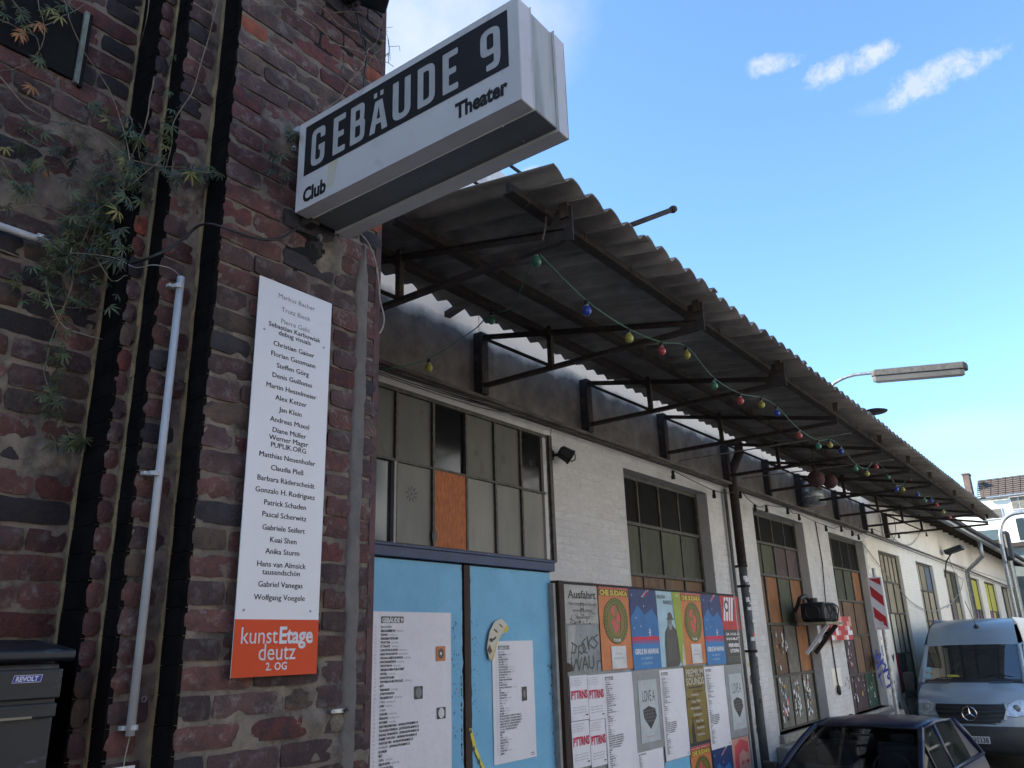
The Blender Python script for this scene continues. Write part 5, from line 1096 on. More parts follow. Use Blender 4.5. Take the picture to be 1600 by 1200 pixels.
a, b = at_y(1503, 742, 60.5), at_y(1520, 775, 60.5); mb = MB(); mb.box(a.x, b.x, 60.5, 61.5, ze-1.5, a.z); mb.box(a.x-.05, b.x+.05, 60.45, 61.55, a.z, a.z+.08); M['chim'] = mat('chimney_brick', (.17,.11,.09), (.12,.08,.07), scale=5, rough=.9); mb.build('chimney', M['chim'], wh)
mb = MB(); a = at_y(1541, 778, 59.9); mb.tube([(a.x, 59.75, ze-.05), (3.4, 59.75, ze-.05)], .09, 8); mb.build('gutter', M['zinc'], wh)
for (px, py, w_, h_, mt) in ((1592, 785, .95, .85, 'grey_board'), (1604, 826, 1.1, 1.5, 'dark_pane'), (1550, 803, 1.2, .7, 'grey_board'), (1640, 785, .95, .85, 'grey_board'), (1660, 826, 1.1, 1.5, 'dark_pane')):
    q = at_y(px, py, 59.98); mb = MB(); mb.box(q.x-w_/2, q.x+w_/2, 59.93, 60.02, q.z-h_/2, q.z+h_/2); o = mb.build('window', M['paper'], wh); mb = MB()
    mb.box(q.x-w_/2+.07, q.x-.03, 59.90, 59.94, q.z-h_/2+.07, q.z+h_/2-.07); mb.box(q.x+.03, q.x+w_/2-.07, 59.90, 59.94, q.z-h_/2+.07, q.z+h_/2-.07); mb.build('pane', M[mt], o)
bl = thing('low_annex', 'low far annex with flat dark teal roof edge behind the hall', 'building', (-5, 48, 0))
a, b = at_y(1530, 838, 50), at_y(1560, 850, 50); mb = MB(); mb.box(-8, at_y(1562, 850, 50).x, 50, 55, 0, a.z-.05); mb.build('wall', M['tan_board'], bl); mb = MB(); mb.box(-8.2, at_y(1564, 850, 50).x, 49.7, 55.2, a.z-.3, a.z+.25); M['teal_roof'] = mat('dark_teal_cladding', (.07,.11,.12), rough=.6); mb.build('roof_edge', M['teal_roof'], bl)
fb = thing('far_shed', 'grey green shed at the end of the hall row behind the van', 'building', (-4, 52, 0)); mb = MB(); mb.box(-10, -3.2, 46.5, 56, 0, 6.2); M['shed'] = mat('grey_green_render', (.20,.25,.25), (.13,.16,.16), scale=2, rough=.85); mb.build('wall', M['shed'], fb); mb = MB(); mb.box(-10.3, -2.6, 46.2, 56, 6.2, 6.4); mb.build('roof', M['rust'], fb)
for k in range(3): mb = MB(); mb.box(-3.2, -3.17, 47.3+k*2.6, 48.7+k*2.6, 2.4, 4.4); mb.build('window', M['dark_pane'], fb)
for k, (ya, yb, hh_, mt) in enumerate(((-34, -12, 9, 'render'), (-12, 6, 10.5, 'far_brick'), (6, 27, 9.0, 'render'), (27, 39, 10, 'cream_wall'), (39, 52, 10, 'slate_render'))):  # unseen houses added: pale fronts bounce sunlight, the dark one dulls reflections
    op = thing('row_house', ['white house across the street furthest behind the camera', 'red brick house across the street behind the camera', 'white house across the street from the doors', 'cream house across the street from the van', 'dark grey house across the street past the van'][k], 'building', (13, (ya+yb)/2, 0)); mb = MB(); mb.box(9.5, 18, ya+.02, yb-.02, 0, hh_); mb.build('wall', M[mt], op)
    for j in range(int((yb-ya)/3)):
        for f_ in range(3):
            mb = MB(); y_ = ya+1.2+j*3; mb.box(9.42, 9.52, y_, y_+1.2, 1.2+f_*2.9, 2.8+f_*2.9); mb.box(9.36, 9.55, y_-.08, y_+1.28, 1.1+f_*2.9, 1.19+f_*2.9, 1); mb.build('window', [M['dark_pane'], M['paper']], op)
op = thing('row_house', 'dark slate grey house closing the right end of the street', 'building', (10, 58, 0)); mb = MB(); mb.box(3.5, 24, 52.1, 64, 0, 11); mb.build('wall', M['slate_render'], op)  # unseen, added dark so the car side mirrors no bright front
# curved tubular lamp post and dark display box
YC = 30.0; t = thing('curved_lamp_post', 'slender silver lamp post with a swan neck at the right edge', 'street lamp', tuple(at_y(1570, 900, YC)-Vector((0, 0, 5))))
P = [at_y(x, y, YC) for x, y in ((1575, 901), (1571, 880), (1565, 850), (1563, 832), (1567, 815), (1578, 805), (1595, 801), (1620, 800), (1660, 800))]
mb = MB(); mb.tube(smooth_path([P[0]-Vector((0, 0, 5.0))]+P, 5), .06, 8); mb.build('pole', M['zinc'], t, smooth=True); mb = MB(); mb.beam(P[-1], P[-1]+Vector((.9, 0, 0)), .3, .14); mb.build('lamp_head', M['lamp_hood'], t, bevel=.03)
YD_ = 32.0; a, b = at_y(1560, 830, YD_), at_y(1583, 868, YD_); t = thing('dark_sign_box', 'dark grey framed sign box seen beside the swan neck lamp post', 'sign', (a.x, YD_, 0))
mb = MB(); mb.box(a.x, b.x, YD_, YD_+.5, b.z-.15, a.z); mb.build('box', M['box_black'], t, bevel=.08); mb = MB(); mb.box(a.x+.12, b.x-.1, YD_-.03, YD_, b.z+.0, a.z-.12); mb.build('panel', M['grey_board'], t); mb = MB(); mb.tube([((a.x+b.x)/2, YD_+.2, 0), ((a.x+b.x)/2, YD_+.2, b.z)], .07, 8); mb.build('post', M['zinc'], t)
# ------------------------------------------------------------------ poster board
XB2 = XW+.10
yb0 = at_x(873, 950, XB2).y; ybe = at_x(1150, 960, XB2).y; zbt = (at_x(880, 908, XB2).z+at_x(1143, 931, XB2).z)/2
t = thing('poster_board', 'weathered wooden poster wall with dark frame beside the blue doors', 'notice board', (XW+.05, (yb0+ybe)/2, .3))
mb = MB(); mb.box(XW+.005, XB2-.012, yb0+.06, ybe-.03, .25, zbt-.02); mb.build('backing_board', M['board_grey'], t)
mb = MB(); mb.box(XW+.004, XB2+.012, yb0, yb0+.075, .2, zbt+.012); mb.build('side_rail', M['brown_wood'], t, bevel=.004)
mb = MB(); mb.box(XW+.004, XB2-.02, yb0-.045, yb0-.004, .2, zbt-.01); mb.build('outer_batten', M['white_trim'], t, bevel=.006)
mb = MB(); mb.box(XW+.004, XB2+.008, ybe-.028, ybe+.012, .2, zbt-.03); mb.build('side_rail', M['white_trim'], t, bevel=.004)
mb = MB(); mb.box(XW+.004, XB2+.006, yb0+.076, ybe-.03, zbt-.016, zbt+.008); mb.build('top_rail', M['rust'], t)
rq = random.Random(31)
def sheet_thing(name, label, cat, corners, base, draw, mats, group=None, lift=0.0, X=XB2):
    """corners: px of top-left, top-right, bottom-left -> a real rectangle on the board"""
    tl, tr_, bl_ = [at_x(p[0], p[1], X) for p in corners]
    W_ = tr_.y-tl.y; Hh = tl.z-bl_.z; o0 = Vector((X+.0012+lift, tl.y, tl.z-Hh)); th = thing(name, label, cat, tuple(o0), group)
    k = 8; mb = MB(); vs = []; sd = rq.random()*50; nyy = 6; nz_ = 10
    for j in range(nz_+1):
        for i in range(nyy+1):
            e = .0022*noise.noise(Vector((i*.9+sd, j*.9, sd)))+.0012*noise.noise(Vector((i*3+sd, j*3, sd)))
            if i in (0, nyy) or j in (0, nz_): e += abs(noise.noise(Vector((i+sd, j+sd, 1))))*.004
            vs.append((o0.x+e, o0.y+W_*i/nyy, o0.z+Hh*j/nz_))
    mb.add(vs, [(j*(nyy+1)+i, j*(nyy+1)+i+1, (j+1)*(nyy+1)+i+1, (j+1)*(nyy+1)+i) for j in range(nz_) for i in range(nyy)]); mb.build('sheet', base, th, smooth=True)
    if draw:
        pr = MB(); draw(pr, o0+Vector((.0040, 0, 0)), W_, Hh); 
        if pr.v: pr.build('print', mats, th)
    return th
def ell(cx, cy, rx, ry, n=28): return [(cx+rx*math.cos(k*2*math.pi/n), cy+ry*math.sin(k*2*math.pi/n)) for k in range(n)]
def fit(pr, txt, x0, x1, y, h, o, off, mi, bold=.02, res=2):
    wd = text_geo(txt, bold, res)[2]; pr.text(txt, h, o+Vector((0, x0, y)), YZ, off, mi, xs=(x1-x0)/(wd*h), bold=bold, res=res)
LIST = ['BALKAN EXPRESS', 'BERLIN KLEZMERPUNK', 'KADAVAR', 'KING DREAM THE PROMISE', 'THE GO TEAM', 'AT THE GATES', 'LONG DISTANCE CALLING', 'ANNA VON HAUSSWOLFF', 'THE RURAL ALBERTA ADVANTAGE', 'MONT BANANE PEOPLE', 'THE SOFT MOON', 'THE PAINS OF BEING PURE AT HEART', 'DEN FAAL', 'ESCAPE WITH ROMEO', 'THE WORLD IS A BEAUTIFUL PLACE', 'METZ', 'TURIN BRAKES', 'STONE FOUNDATION', 'THE GARDEN NOW', 'PTTRNS', 'SUUNS', 'BOHREN', 'TO BE NINE', 'SKINGLANCE', 'MC BOMBER', 'EVERYTHING EVERYTHING', 'THE ORGANIC SUSPENSION', 'HIGH BALL THE MAGNETICS', 'WARMER TOWN SUNAY', 'NORTH EAST TIMS', 'POLTERGEIST', 'BE NORDEN', 'METZ', 'LOVE A', 'GIRLS IN HAWAII', 'AMERICAN FOOTBALL', 'BLACK LIPS', 'CASPIAN', 'SCOTT MATTHEW', 'BLUMFELD', 'KISHI BASHI', 'HOLY SHRINE']
def program(pr, o, w_, h_, head=True, left=.12, top=.955, n=42, dense=1.0):
    if head:
        pr.rect(left*w_, (left+.26)*w_, (top-.034)*h_, (top)*h_, o, YZ, .0002, 0); fit(pr, 'GEBÄUDE 9', (left+.01)*w_, (left+.25)*w_, (top-.030)*h_, .032*h_, o, .0006, 3, .05)
    r = random.Random(77); st = (top-.05-.06)/n
    for k in range(n):
        y = (top-.06-k*st)*h_; sz = st*h_*.86; s_ = LIST[k % len(LIST)]; bold = k not in (0, 19, 21, 30)
        x0_ = left*w_; pr.text('%d.%d.' % ((k*3) % 30+1, 2+k//11), sz*.8, o+Vector((0, x0_-.07*w_, y)), YZ, .0002, 2, xs=.6, res=1)
        pr.text(s_, sz, o+Vector((0, x0_, y)), YZ, .0002, 1, xs=.62, bold=.035 if bold else 0, res=1)
        wd = text_geo(s_, .035 if bold else 0, 1)[2]*sz*.62
        if r.random() < .75:
            e = x0_+wd+.015*w_; pr.text('Club '+'VVK '+['18 Euro', '12 Euro', 'im Theater', 'Einlass 20 Uhr'][k % 4], sz*.75, o+Vector((0, e, y)), YZ, .0002, 2, xs=.55, res=1)
        if 24 < k < 31: pr.text('LIVE UND NACHTPROGRAMM IM CLUB', sz, o+Vector((0, x0_+wd+.02*w_, y)), YZ, .0002, 1, xs=.5, bold=.03, res=1)
    pr.text('www', .02*h_, o+Vector((0, .86*w_, .035*h_)), YZ, .0002, 1, bold=.03, res=1); pr.rect(.86*w_, .95*w_, .022*h_, .026*h_, o, YZ, .0002, 1)
PM = [M['black'], M['dark_print'], M['grey_print'], M['white_print']]
# big programme on left door leaf, partly behind the pier, and a smaller one on the right leaf
XDL = XD+.008
def big(pr, o, w_, h_):
    program(pr, o, w_, h_, True, .13, .975, 44)
    for (a, b, c, d, m1, m2) in ((.80, .92, .735, .815, 4, 0), (.53, .63, .545, .61, 0, 2), (.81, .92, .43, .49, 0, 3)):
        pr.rect(a*w_, b*w_, c*h_, d*h_, o, YZ, .0004, m1); pr.poly(ell((a+b)/2*w_, (c+d)/2*h_, .038*w_, .028*h_, 16), o, YZ, .0006, m2)
        if m1 == 4: pr.poly(ell((a+b)/2*w_, (c+d)/2*h_, .012*w_, .009*h_, 10), o, YZ, .0008, 3)
c0 = at_x(703, 959, XDL); 
sheet_thing('programme_poster', 'long white concert programme poster on the left blue door leaf beside the pier', 'poster', ((577, 955), (704, 960), (560, 1290)), M['paper'], big, PM+[M['p_orange']], 'white concert programme lists', X=XDL)
def small(pr, o, w_, h_):
    program(pr, o, w_, h_, True, .14, .96, 40); pr.rect(.68*w_, .80*w_, .48*h_, .60*h_, o, YZ, .0004, 0); pr.poly(ell(.74*w_, .54*h_, .03*w_, .035*h_, 10), o, YZ, .0006, 2)
sheet_thing('programme_poster', 'small white programme list on the right blue door leaf under a torn sticker', 'poster', ((768, 1002), (832, 1005), (772, 1196)), M['paper'], small, PM, 'white concert programme lists', X=XDL)
q = at_x(778, 1010, XDL+.008); mb = MB(); pts = [(-.13, -.09), (-.155, -.01), (-.12, .11), (-.05, .19), (.04, .215), (.115, .17), (.14, .135), (.10, .12), (.04, .09), (-.02, .03), (-.05, -.04), (-.09, -.11)]
th = thing('torn_sticker', 'torn crescent of an old yellow and black sticker above the small programme list', 'sticker', tuple(q)); mb.prism(pts, q+Vector((.012, 0, 0)), YZ, .004); mb.build('backing', M['cream'], th)
mb = MB(); 
for k, (cx, cy) in enumerate(((-.10, .05), (-.04, .12), (.03, .16), (-.12, -.03), (-.06, .06))): mb.poly([(cx+.03*math.cos(a*1.3+k), cy+.018*math.sin(a*1.3)) for a in range(5)], q+Vector((.0125, 0, 0)), YZ, k*1e-4, 0)
mb.poly([(.06, .12), (.115, .168), (.138, .135), (.09, .10)], q+Vector((.0128, 0, 0)), YZ, 0, 1); mb.poly([(-.09, -.11), (-.05, -.04), (-.02, .03), (-.035, .03), (-.07, -.04), (-.105, -.10)], q+Vector((.0128, 0, 0)), YZ, 0, 1)
mb.poly([(-.15, -.02), (-.12, .02), (-.10, -.03), (-.12, -.06)], q+Vector((.0129, 0, 0)), YZ, 0, 2); mb.build('print', [M['black'], M['p_yellow'], M['brown']], th)
# board sheets; px corners tl, tr, bl
def z6(x, y): return (860+x/3.87, 890+y/3.87)
def ausf(pr, o, w_, h_):
    fit(pr, 'Ausfahrt', .10*w_, .95*w_, .60*h_, .27*h_, o, .0004, 0, .02, 3)
    for k, s_ in enumerate(('Unberechtigt parkende Fahrzeuge', 'werden kostenpflichtig', 'abgeschleppt')):
        wd = (.84, .60, .42)[k]; fit(pr, s_, (.52-wd/2)*w_, (.52+wd/2)*w_, (.43-.155*k)*h_, .12*h_, o, .0004, 0, 0, 1)
    for a, b in ((.50, .42), (.50, .27)): 
        pr.stroke([(a*w_-.025, b*h_-.025), (a*w_+.025, b*h_-.025), (a*w_+.025, b*h_+.025), (a*w_-.025, b*h_+.025), (a*w_-.025, b*h_-.025)], .006, o, YZ, .0008, 0)
    r = random.Random(3)
    for k in range(36): a, b = r.random()*w_, (r.random()**2.2*.28)*h_; s_ = r.uniform(.003, .012); pr.poly([(a+s_*r.uniform(.4, 1)*math.cos(q_), b+s_*r.uniform(.4, 1)*math.sin(q_)) for q_ in range(6)], o, YZ, .0006+k*1e-5, 1)
    for k in range(14): a = r.random()*w_; pr.poly([(a, h_), (a+.02*r.random(), h_-.015*r.random()), (a-.01, h_-.012)], o, YZ, .0006, 1)
M['enamel'] = mat('worn_enamel', (.46,.45,.42), (.30,.29,.26), scale=5, rough=.6, third=((.10,.085,.07), 10, .62, .74, .8))
sheet_thing('exit_sign', 'worn white Ausfahrt sign at the top left of the poster wall', 'sign', (z6(78, 66), z6(276, 86), z6(88, 326)), M['enamel'], ausf, [M['black'], M['rust']])
def graf(pr, o, w_, h_):
    def L(ps, wd=.012): pr.stroke([(a*w_, b*h_) for a, b in ps], wd, o, YZ, .0004+len(pr.f)*2e-6, 0)
    for ps in ([(.10,.20),(.18,.62)], [(.14,.62),(.30,.55),(.22,.40),(.12,.42)], [(.30,.15),(.36,.55)], [(.34,.52),(.50,.60),(.56,.48),(.42,.38),(.36,.44)], [(.56,.70),(.46,.62),(.50,.42),(.60,.40)], [(.62,.75),(.66,.45)], [(.78,.74),(.64,.60),(.82,.48)], [(.94,.78),(.80,.70),(.94,.60),(.84,.50)], [(.10,.30),(.16,.04),(.26,.28),(.34,.05),(.42,.30)], [(.44,.06),(.52,.32),(.60,.05)], [(.46,.16),(.58,.16)], [(.64,.32),(.64,.10),(.72,.06),(.78,.12),(.78,.32)], [(.86,.02),(.90,.20),(.98,.22)]): L(ps)
    pr.poly([(a*w_, b*h_) for a, b in ((.05, .98), (.30, .98), (.22, .60), (.12, .22), (.04, .1))], o, YZ, .0002, 1); pr.poly([(a*w_, b*h_) for a, b in ((0, .22), (.14, .16), (.16, .04), (0, .02))], o, YZ, .0003, 2)
sheet_thing('scrawled_panel', 'grey metal panel scrawled with black pen below the Ausfahrt sign', 'panel', (z6(88, 332), z6(290, 336), z6(100, 628)), M['board_grey'], graf, [M['black'], M['enamel'], M['brown_wood']])
def che(pr, o, w_, h_):
    pr.rect(0, w_, .955*h_, h_, o, YZ, .0002, 1); fit(pr, 'BOOKING PRESENTS', .05*w_, .95*w_, .965*h_, .025*h_, o, .0004, 5, .02, 1)
    pr.rect(.02*w_, .98*w_, .865*h_, .945*h_, o, YZ, .0002, 0); fit(pr, 'CHE SUDAKA', .04*w_, .96*w_, .873*h_, .085*h_, o, .0005, 2, .06)
    cx, cy = .52*w_, .57*h_; pr.poly(ell(cx, cy, .40*w_, .275*h_), o, YZ, .0003, 0); pr.poly(ell(cx, cy, .385*w_, .265*h_), o, YZ, .0004, 3); pr.poly(ell(cx, cy, .30*w_, .205*h_), o, YZ, .0005, 0); pr.poly(ell(cx, cy, .285*w_, .195*h_), o, YZ, .0006, 4)
    r = random.Random(4)
    for k in range(34):
        a = k*2*math.pi/34; pr.poly([(cx+.345*w_*math.cos(a)+.012*math.cos(q_*1.3+k), cy+.237*h_*math.sin(a)+.014*math.sin(q_*1.3+k)) for q_ in range(5)], o, YZ, .0006, 0)
    for k in range(12):         # mottled plain medallion
        a, b = cx+r.uniform(-.13, .13)*w_, cy+r.uniform(-.13, .13)*h_; pr.poly([(a+r.uniform(.02, .06)*math.cos(q_), b+r.uniform(.02, .07)*math.sin(q_)) for q_ in range(6)], o, YZ, .0007+k*1e-5, 6 if k % 3 else 3)
    pr.stroke([(cx+.05*w_, cy+.17*h_), (cx+.16*w_, cy+.05*h_), (cx+.12*w_, cy-.12*h_)], .018, o, YZ, .0009, 0)
    fit(pr, 'TOUR', cx-.12*w_, cx+.12*w_, .325*h_, .04*h_, o, .0009, 5, .04)
    pr.rect(.30*w_, .78*w_, .01*h_, .27*h_, o, YZ, .0010, 5); fit(pr, '17.02.', .42*w_, .66*w_, .17*h_, .03*h_, o, .0012, 7, 0, 1); fit(pr, 'GEBÄUDE 9', .36*w_, .74*w_, .12*h_, .03*h_, o, .0012, 7, 0, 1)
CM = [M['brown'], M['red'], M['p_yellow'], M['olive'], M['gold'], M['white_print'], M['p_red'], M['grey_print']]
sheet_thing('concert_poster', 'orange CHE SUDAKA poster with oval medallion right beside the Ausfahrt sign', 'poster', (z6(283, 86), z6(465, 100), z6(305, 612)), M['p_orange'], che, CM, 'orange concert posters')
def hawaii(pr, o, w_, h_):
    pr.poly([(0, .30*h_), (w_, .30*h_), (w_, .86*h_), (.75*w_, .80*h_), (.5*w_, .88*h_), (.3*w_, .80*h_), (.15*w_, .86*h_), (0, .80*h_)], o, YZ, .0002, 0)
    pr.poly([(0, .36*h_), (w_, .36*h_), (w_, .60*h_), (.8*w_, .74*h_), (.5*w_, .66*h_), (.28*w_, .78*h_), (0, .62*h_)], o, YZ, .0003, 1)
    pr.poly([(0, .345*h_), (w_, .35*h_), (w_, .39*h_), (.8*w_, .395*h_), (.75*w_, .41*h_), (.6*w_, .39*h_), (.1*w_, .395*h_), (0, .38*h_)], o, YZ, .0004, 2); pr.rect(0, w_, .31*h_, .345*h_, o, YZ, .0004, 3); pr.rect(0, w_, 0, .31*h_, o, YZ, .0003, 4)
    pr.poly([(.42*w_, .88*h_), (.70*w_, h_), (.80*w_, h_), (.50*w_, .88*h_)], o, YZ, .0005, 6); pr.poly([(.48*w_, .89*h_), (.66*w_, .98*h_), (.70*w_, .97*h_), (.54*w_, .885*h_)], o, YZ, .0006, 2)
    pr.stroke([(.66*w_, .40*h_), (.66*w_, .46*h_)], .014, o, YZ, .0005, 5); pr.stroke([(.62*w_, .44*h_), (.70*w_, .45*h_)], .008, o, YZ, .0006, 5); pr.poly(ell(.66*w_, .475*h_, .012, .012, 8), o, YZ, .0006, 5)
    fit(pr, 'GIRLS IN HAWAII', .08*w_, .92*w_, .185*h_, .085*h_, o, .0006, 5, .05); fit(pr, '16.02. GEBÄUDE 9', .26*w_, .70*w_, .12*h_, .035*h_, o, .0006, 6, .01, 1); fit(pr, 'KÖLN DEUTZ', .30*w_, .66*w_, .06*h_, .035*h_, o, .0006, 6, .01, 1)
    for a, b in ((.2, .62), (.35, .52), (.12, .5), (.5, .77), (.1, .9)): pr.poly(ell(a*w_, b*h_, .008, .010, 8), o, YZ, .0006, 6)
HM = [M['navy'], M['blue'], M['crimson'], M['violet'], mat('print_azure', (.02, .20, .50), rough=.55), M['white_print'], M['sky']]
sheet_thing('concert_poster', 'blue GIRLS IN HAWAII poster left of the pale BALKAN EXPRESS poster', 'poster', (z6(467, 103), z6(632, 113), z6(488, 611)), M['navy'], hawaii, HM, 'blue concert posters')
def balkan(pr, o, w_, h_):
    pr.poly([(.64*w_, h_), (w_, h_), (w_, 0), (.86*w_, 0), (.74*w_, .12*h_), (.70*w_, .5*h_)], o, YZ, .0003, 1)
    pr.poly([(.86*w_, 0), (w_, 0), (.96*w_, .28*h_), (.92*w_, .26*h_), (.88*w_, .12*h_)], o, YZ, .0004, 4)
    fit(pr, 'BALKAN', .03*w_, .36*w_, .87*h_, .07*h_, o, .0005, 0, .01); fit(pr, 'EXPRESS', .26*w_, .62*w_, .80*h_, .07*h_, o, .0005, 0, .01)
    Q = [(.20,0),(.22,.30),(.26,.44),(.36,.50),(.40,.545),(.40,.60),(.34,.605),(.40,.625),(.42,.68),(.50,.70),(.58,.67),(.60,.62),(.66,.60),(.58,.60),(.57,.54),(.62,.50),(.72,.46),(.76,.30),(.78,.05),(.70,0)]
    pr.poly([(a*w_, b*h_) for a, b in Q[:5]+Q[14:]], o, YZ, .0006, 0); pr.poly(ell(.48*w_, .565*h_, .08*w_, .05*h_, 12), o, YZ, .0007, 2); pr.poly([(a*w_, b*h_) for a, b in ((.33,.605),(.40,.62),(.42,.68),(.50,.70),(.57,.67),(.60,.62),(.66,.60),(.50,.59))], o, YZ, .0008, 0)
    pr.poly([(a*w_, b*h_) for a, b in ((.38,.545),(.58,.54),(.52,.47),(.44,.46))], o, YZ, .0009, 3)
    for a in (.34, .5, .60, .42): pr.stroke([(a*w_, .08*h_), ((a+.03)*w_, .36*h_)], .007, o, YZ, .0008+a*1e-4, 2)
    fit(pr, '9', .80*w_, .90*w_, .90*h_, .05*h_, o, .0006, 4, .03)
sheet_thing('concert_poster', 'pale blue BALKAN EXPRESS poster with bearded man in bowler hat and green edge', 'poster', (z6(632, 113), z6(778, 130), z6(655, 592)), M['sky'], balkan, [M['black'], M['lime'], M['grey_print'], M['board_grey'], M['cream']])
sheet_thing('concert_poster', 'orange CHE SUDAKA poster in the top row right of the BALKAN EXPRESS poster', 'poster', (z6(779, 127), z6(903, 144), z6(795, 578)), M['p_orange'], che, CM, 'orange concert posters')
sheet_thing('concert_poster', 'blue GIRLS IN HAWAII poster beside the red and black poster', 'poster', (z6(905, 140), z6(1020, 155), z6(925, 580)), M['navy'], hawaii, HM, 'blue concert posters')
def redp(pr, o, w_, h_):
    for k in range(5): a = .2+.14*k; pr.poly([(a*w_, .98*h_), ((a+.10)*w_, .98*h_), ((a-.05)*w_, .62*h_), ((a-.13)*w_, .64*h_)], o, YZ, .0003+k*1e-5, 1)
    pr.poly([(.55*w_, .58*h_), (.75*w_, .96*h_), (.98*w_, .98*h_), (.98*w_, .36*h_), (.84*w_, .52*h_)], o, YZ, .0004, 0); pr.rect(0, w_, 0, .50*h_, o, YZ, .0005, 2); pr.rect(.02*w_, .95*w_, .505*h_, .56*h_, o, YZ, .0006, 0)
    pr.stroke([(.6*w_, .62*h_), (.78*w_, .92*h_), (.88*w_, .60*h_), (.98*w_, .85*h_)], .014, o, YZ, .0006, 2); pr.poly(ell(.3*w_, .85*h_, .13*w_, .09*h_, 12), o, YZ, .0007, 2); pr.poly(ell(.3*w_, .85*h_, .07*w_, .05*h_, 12), o, YZ, .0008, 1)
    for k, s_ in enumerate(('SA 10.02.18', 'HORST')): fit(pr, s_, .12*w_, .88*w_, (.42-k*.07)*h_, .05*h_, o, .0008, 1, .03, 1)
    fit(pr, 'PERVERS', .2*w_, .8*w_, .25*h_, .07*h_, o, .0008, 1, .04, 2); fit(pr, 'UTOPIA', .26*w_, .76*w_, .17*h_, .07*h_, o, .0008, 1, .04, 2)
    for k in range(3): fit(pr, 'EINLASS 23 UHR GEBÄUDE 9', .1*w_, .9*w_, (.10-k*.03)*h_, .02*h_, o, .0008, 3, 0, 1)
sheet_thing('concert_poster', 'red and black party poster at the right end of the top row', 'poster', (z6(1022, 157), z6(1128, 168), z6(1046, 578)), M['red'], redp, [M['red'], M['paper'], M['black'], M['grey_print']])
def pttrns(pr, o, w_, h_):
    fit(pr, 'PTTRNS', .04*w_, .96*w_, .48*h_, .26*h_, o, .0005, 0, .035, 2)
    for k in range(4): fit(pr, 'Release Show Material und Geschichte', .02*w_, (.7-.1*(k % 2))*w_, (.93-.05*k)*h_, .035*h_, o, .0005, 1, 0, 1)
    for k in range(3): fit(pr, 'Support und DJ Team', .1*w_, .85*w_, (.28-.06*k)*h_, .035*h_, o, .0005, 1, 0, 1)
    pr.rect(.8*w_, .93*w_, .09*h_, .115*h_, o, YZ, .0005, 2)
PT = [M['crimson'], M['grey_print'], M['black']]
for (c_, l_) in (((z6(113, 645), z6(220, 640), z6(125, 920)), 'white PTTRNS poster upper left of the block of four'), ((z6(222, 640), z6(316, 636), z6(232, 915)), 'white PTTRNS poster upper right of the block of four'), ((z6(125, 925), z6(232, 922), z6(138, 1210)), 'white PTTRNS poster lower left of the block of four'), ((z6(234, 917), z6(328, 914), z6(246, 1200)), 'white PTTRNS poster lower right of the block of four')):
    sheet_thing('concert_poster', l_, 'poster', c_, M['paper'], pttrns, PT, 'white band posters in a block of four')
def prog2(pr, o, w_, h_): program(pr, o, w_, h_, True, .06, .97, 42)
for c_, l_ in (((z6(315, 632), z6(490, 612), z6(335, 1290)), 'white programme list right of the PTTRNS block'), ((z6(655, 608), z6(800, 592), z6(690, 1165)), 'white programme list between the LOVE A poster and the gold poster'), ((z6(925, 590), z6(1045, 580), z6(970, 1095)), 'white programme list between the gold poster and the right grey poster'), ((z6(522, 1112), z6(680, 1085), z6(545, 1400)), 'white programme list cut by the lower picture edge under the LOVE A poster')):
    sheet_thing('programme_poster', l_, 'poster', c_, M['paper'], prog2, PM, 'white concert programme lists', lift=.0004)
def lovea(pr, o, w_, h_):
    pr.rect(.16*w_, .86*w_, .10*h_, .87*h_, o, YZ, .0002, 1); fit(pr, 'LOVE A', .28*w_, .76*w_, .60*h_, .20*h_, o, .0005, 0, .0, 3)
    Q = [(.28, .50), (.50, .54), (.74, .50), (.78, .40), (.53, .25), (.30, .40)]; pr.poly([(a*w_, b*h_) for a, b in Q], o, YZ, .0005, 0)
    for k in range(4): pr.stroke([((.32+.1*k)*w_, .50*h_), ((.38+.07*k)*w_, .34*h_)], .004, o, YZ, .0008+k*1e-5, 2); pr.stroke([((.30)*w_, (.48-.04*k)*h_), (.74*w_, (.49-.045*k)*h_)], .003, o, YZ, .0009+k*1e-5, 2)
    fit(pr, 'IM GEBÄUDE 9', .38*w_, .66*w_, .155*h_, .025*h_, o, .0005, 3, 0, 1)
LMt = [M['dark_print'], M['cyanlite'] if False else mat('print_palegrey', (.52,.56,.57), rough=.6), M['grey_print'], M['p_red']]
sheet_thing('concert_poster', 'grey LOVE A poster with dark geometric gem left of the middle programme list', 'poster', (z6(492, 612), z6(652, 598), z6(525, 1112)), M['p_grey'], lovea, LMt, 'grey concert posters')
sheet_thing('concert_poster', 'grey LOVE A poster with dark geometric gem at the right edge of the poster wall', 'poster', (z6(1048, 580), z6(1160, 578), z6(1085, 1025)), M['p_grey'], lovea, LMt, 'grey concert posters')
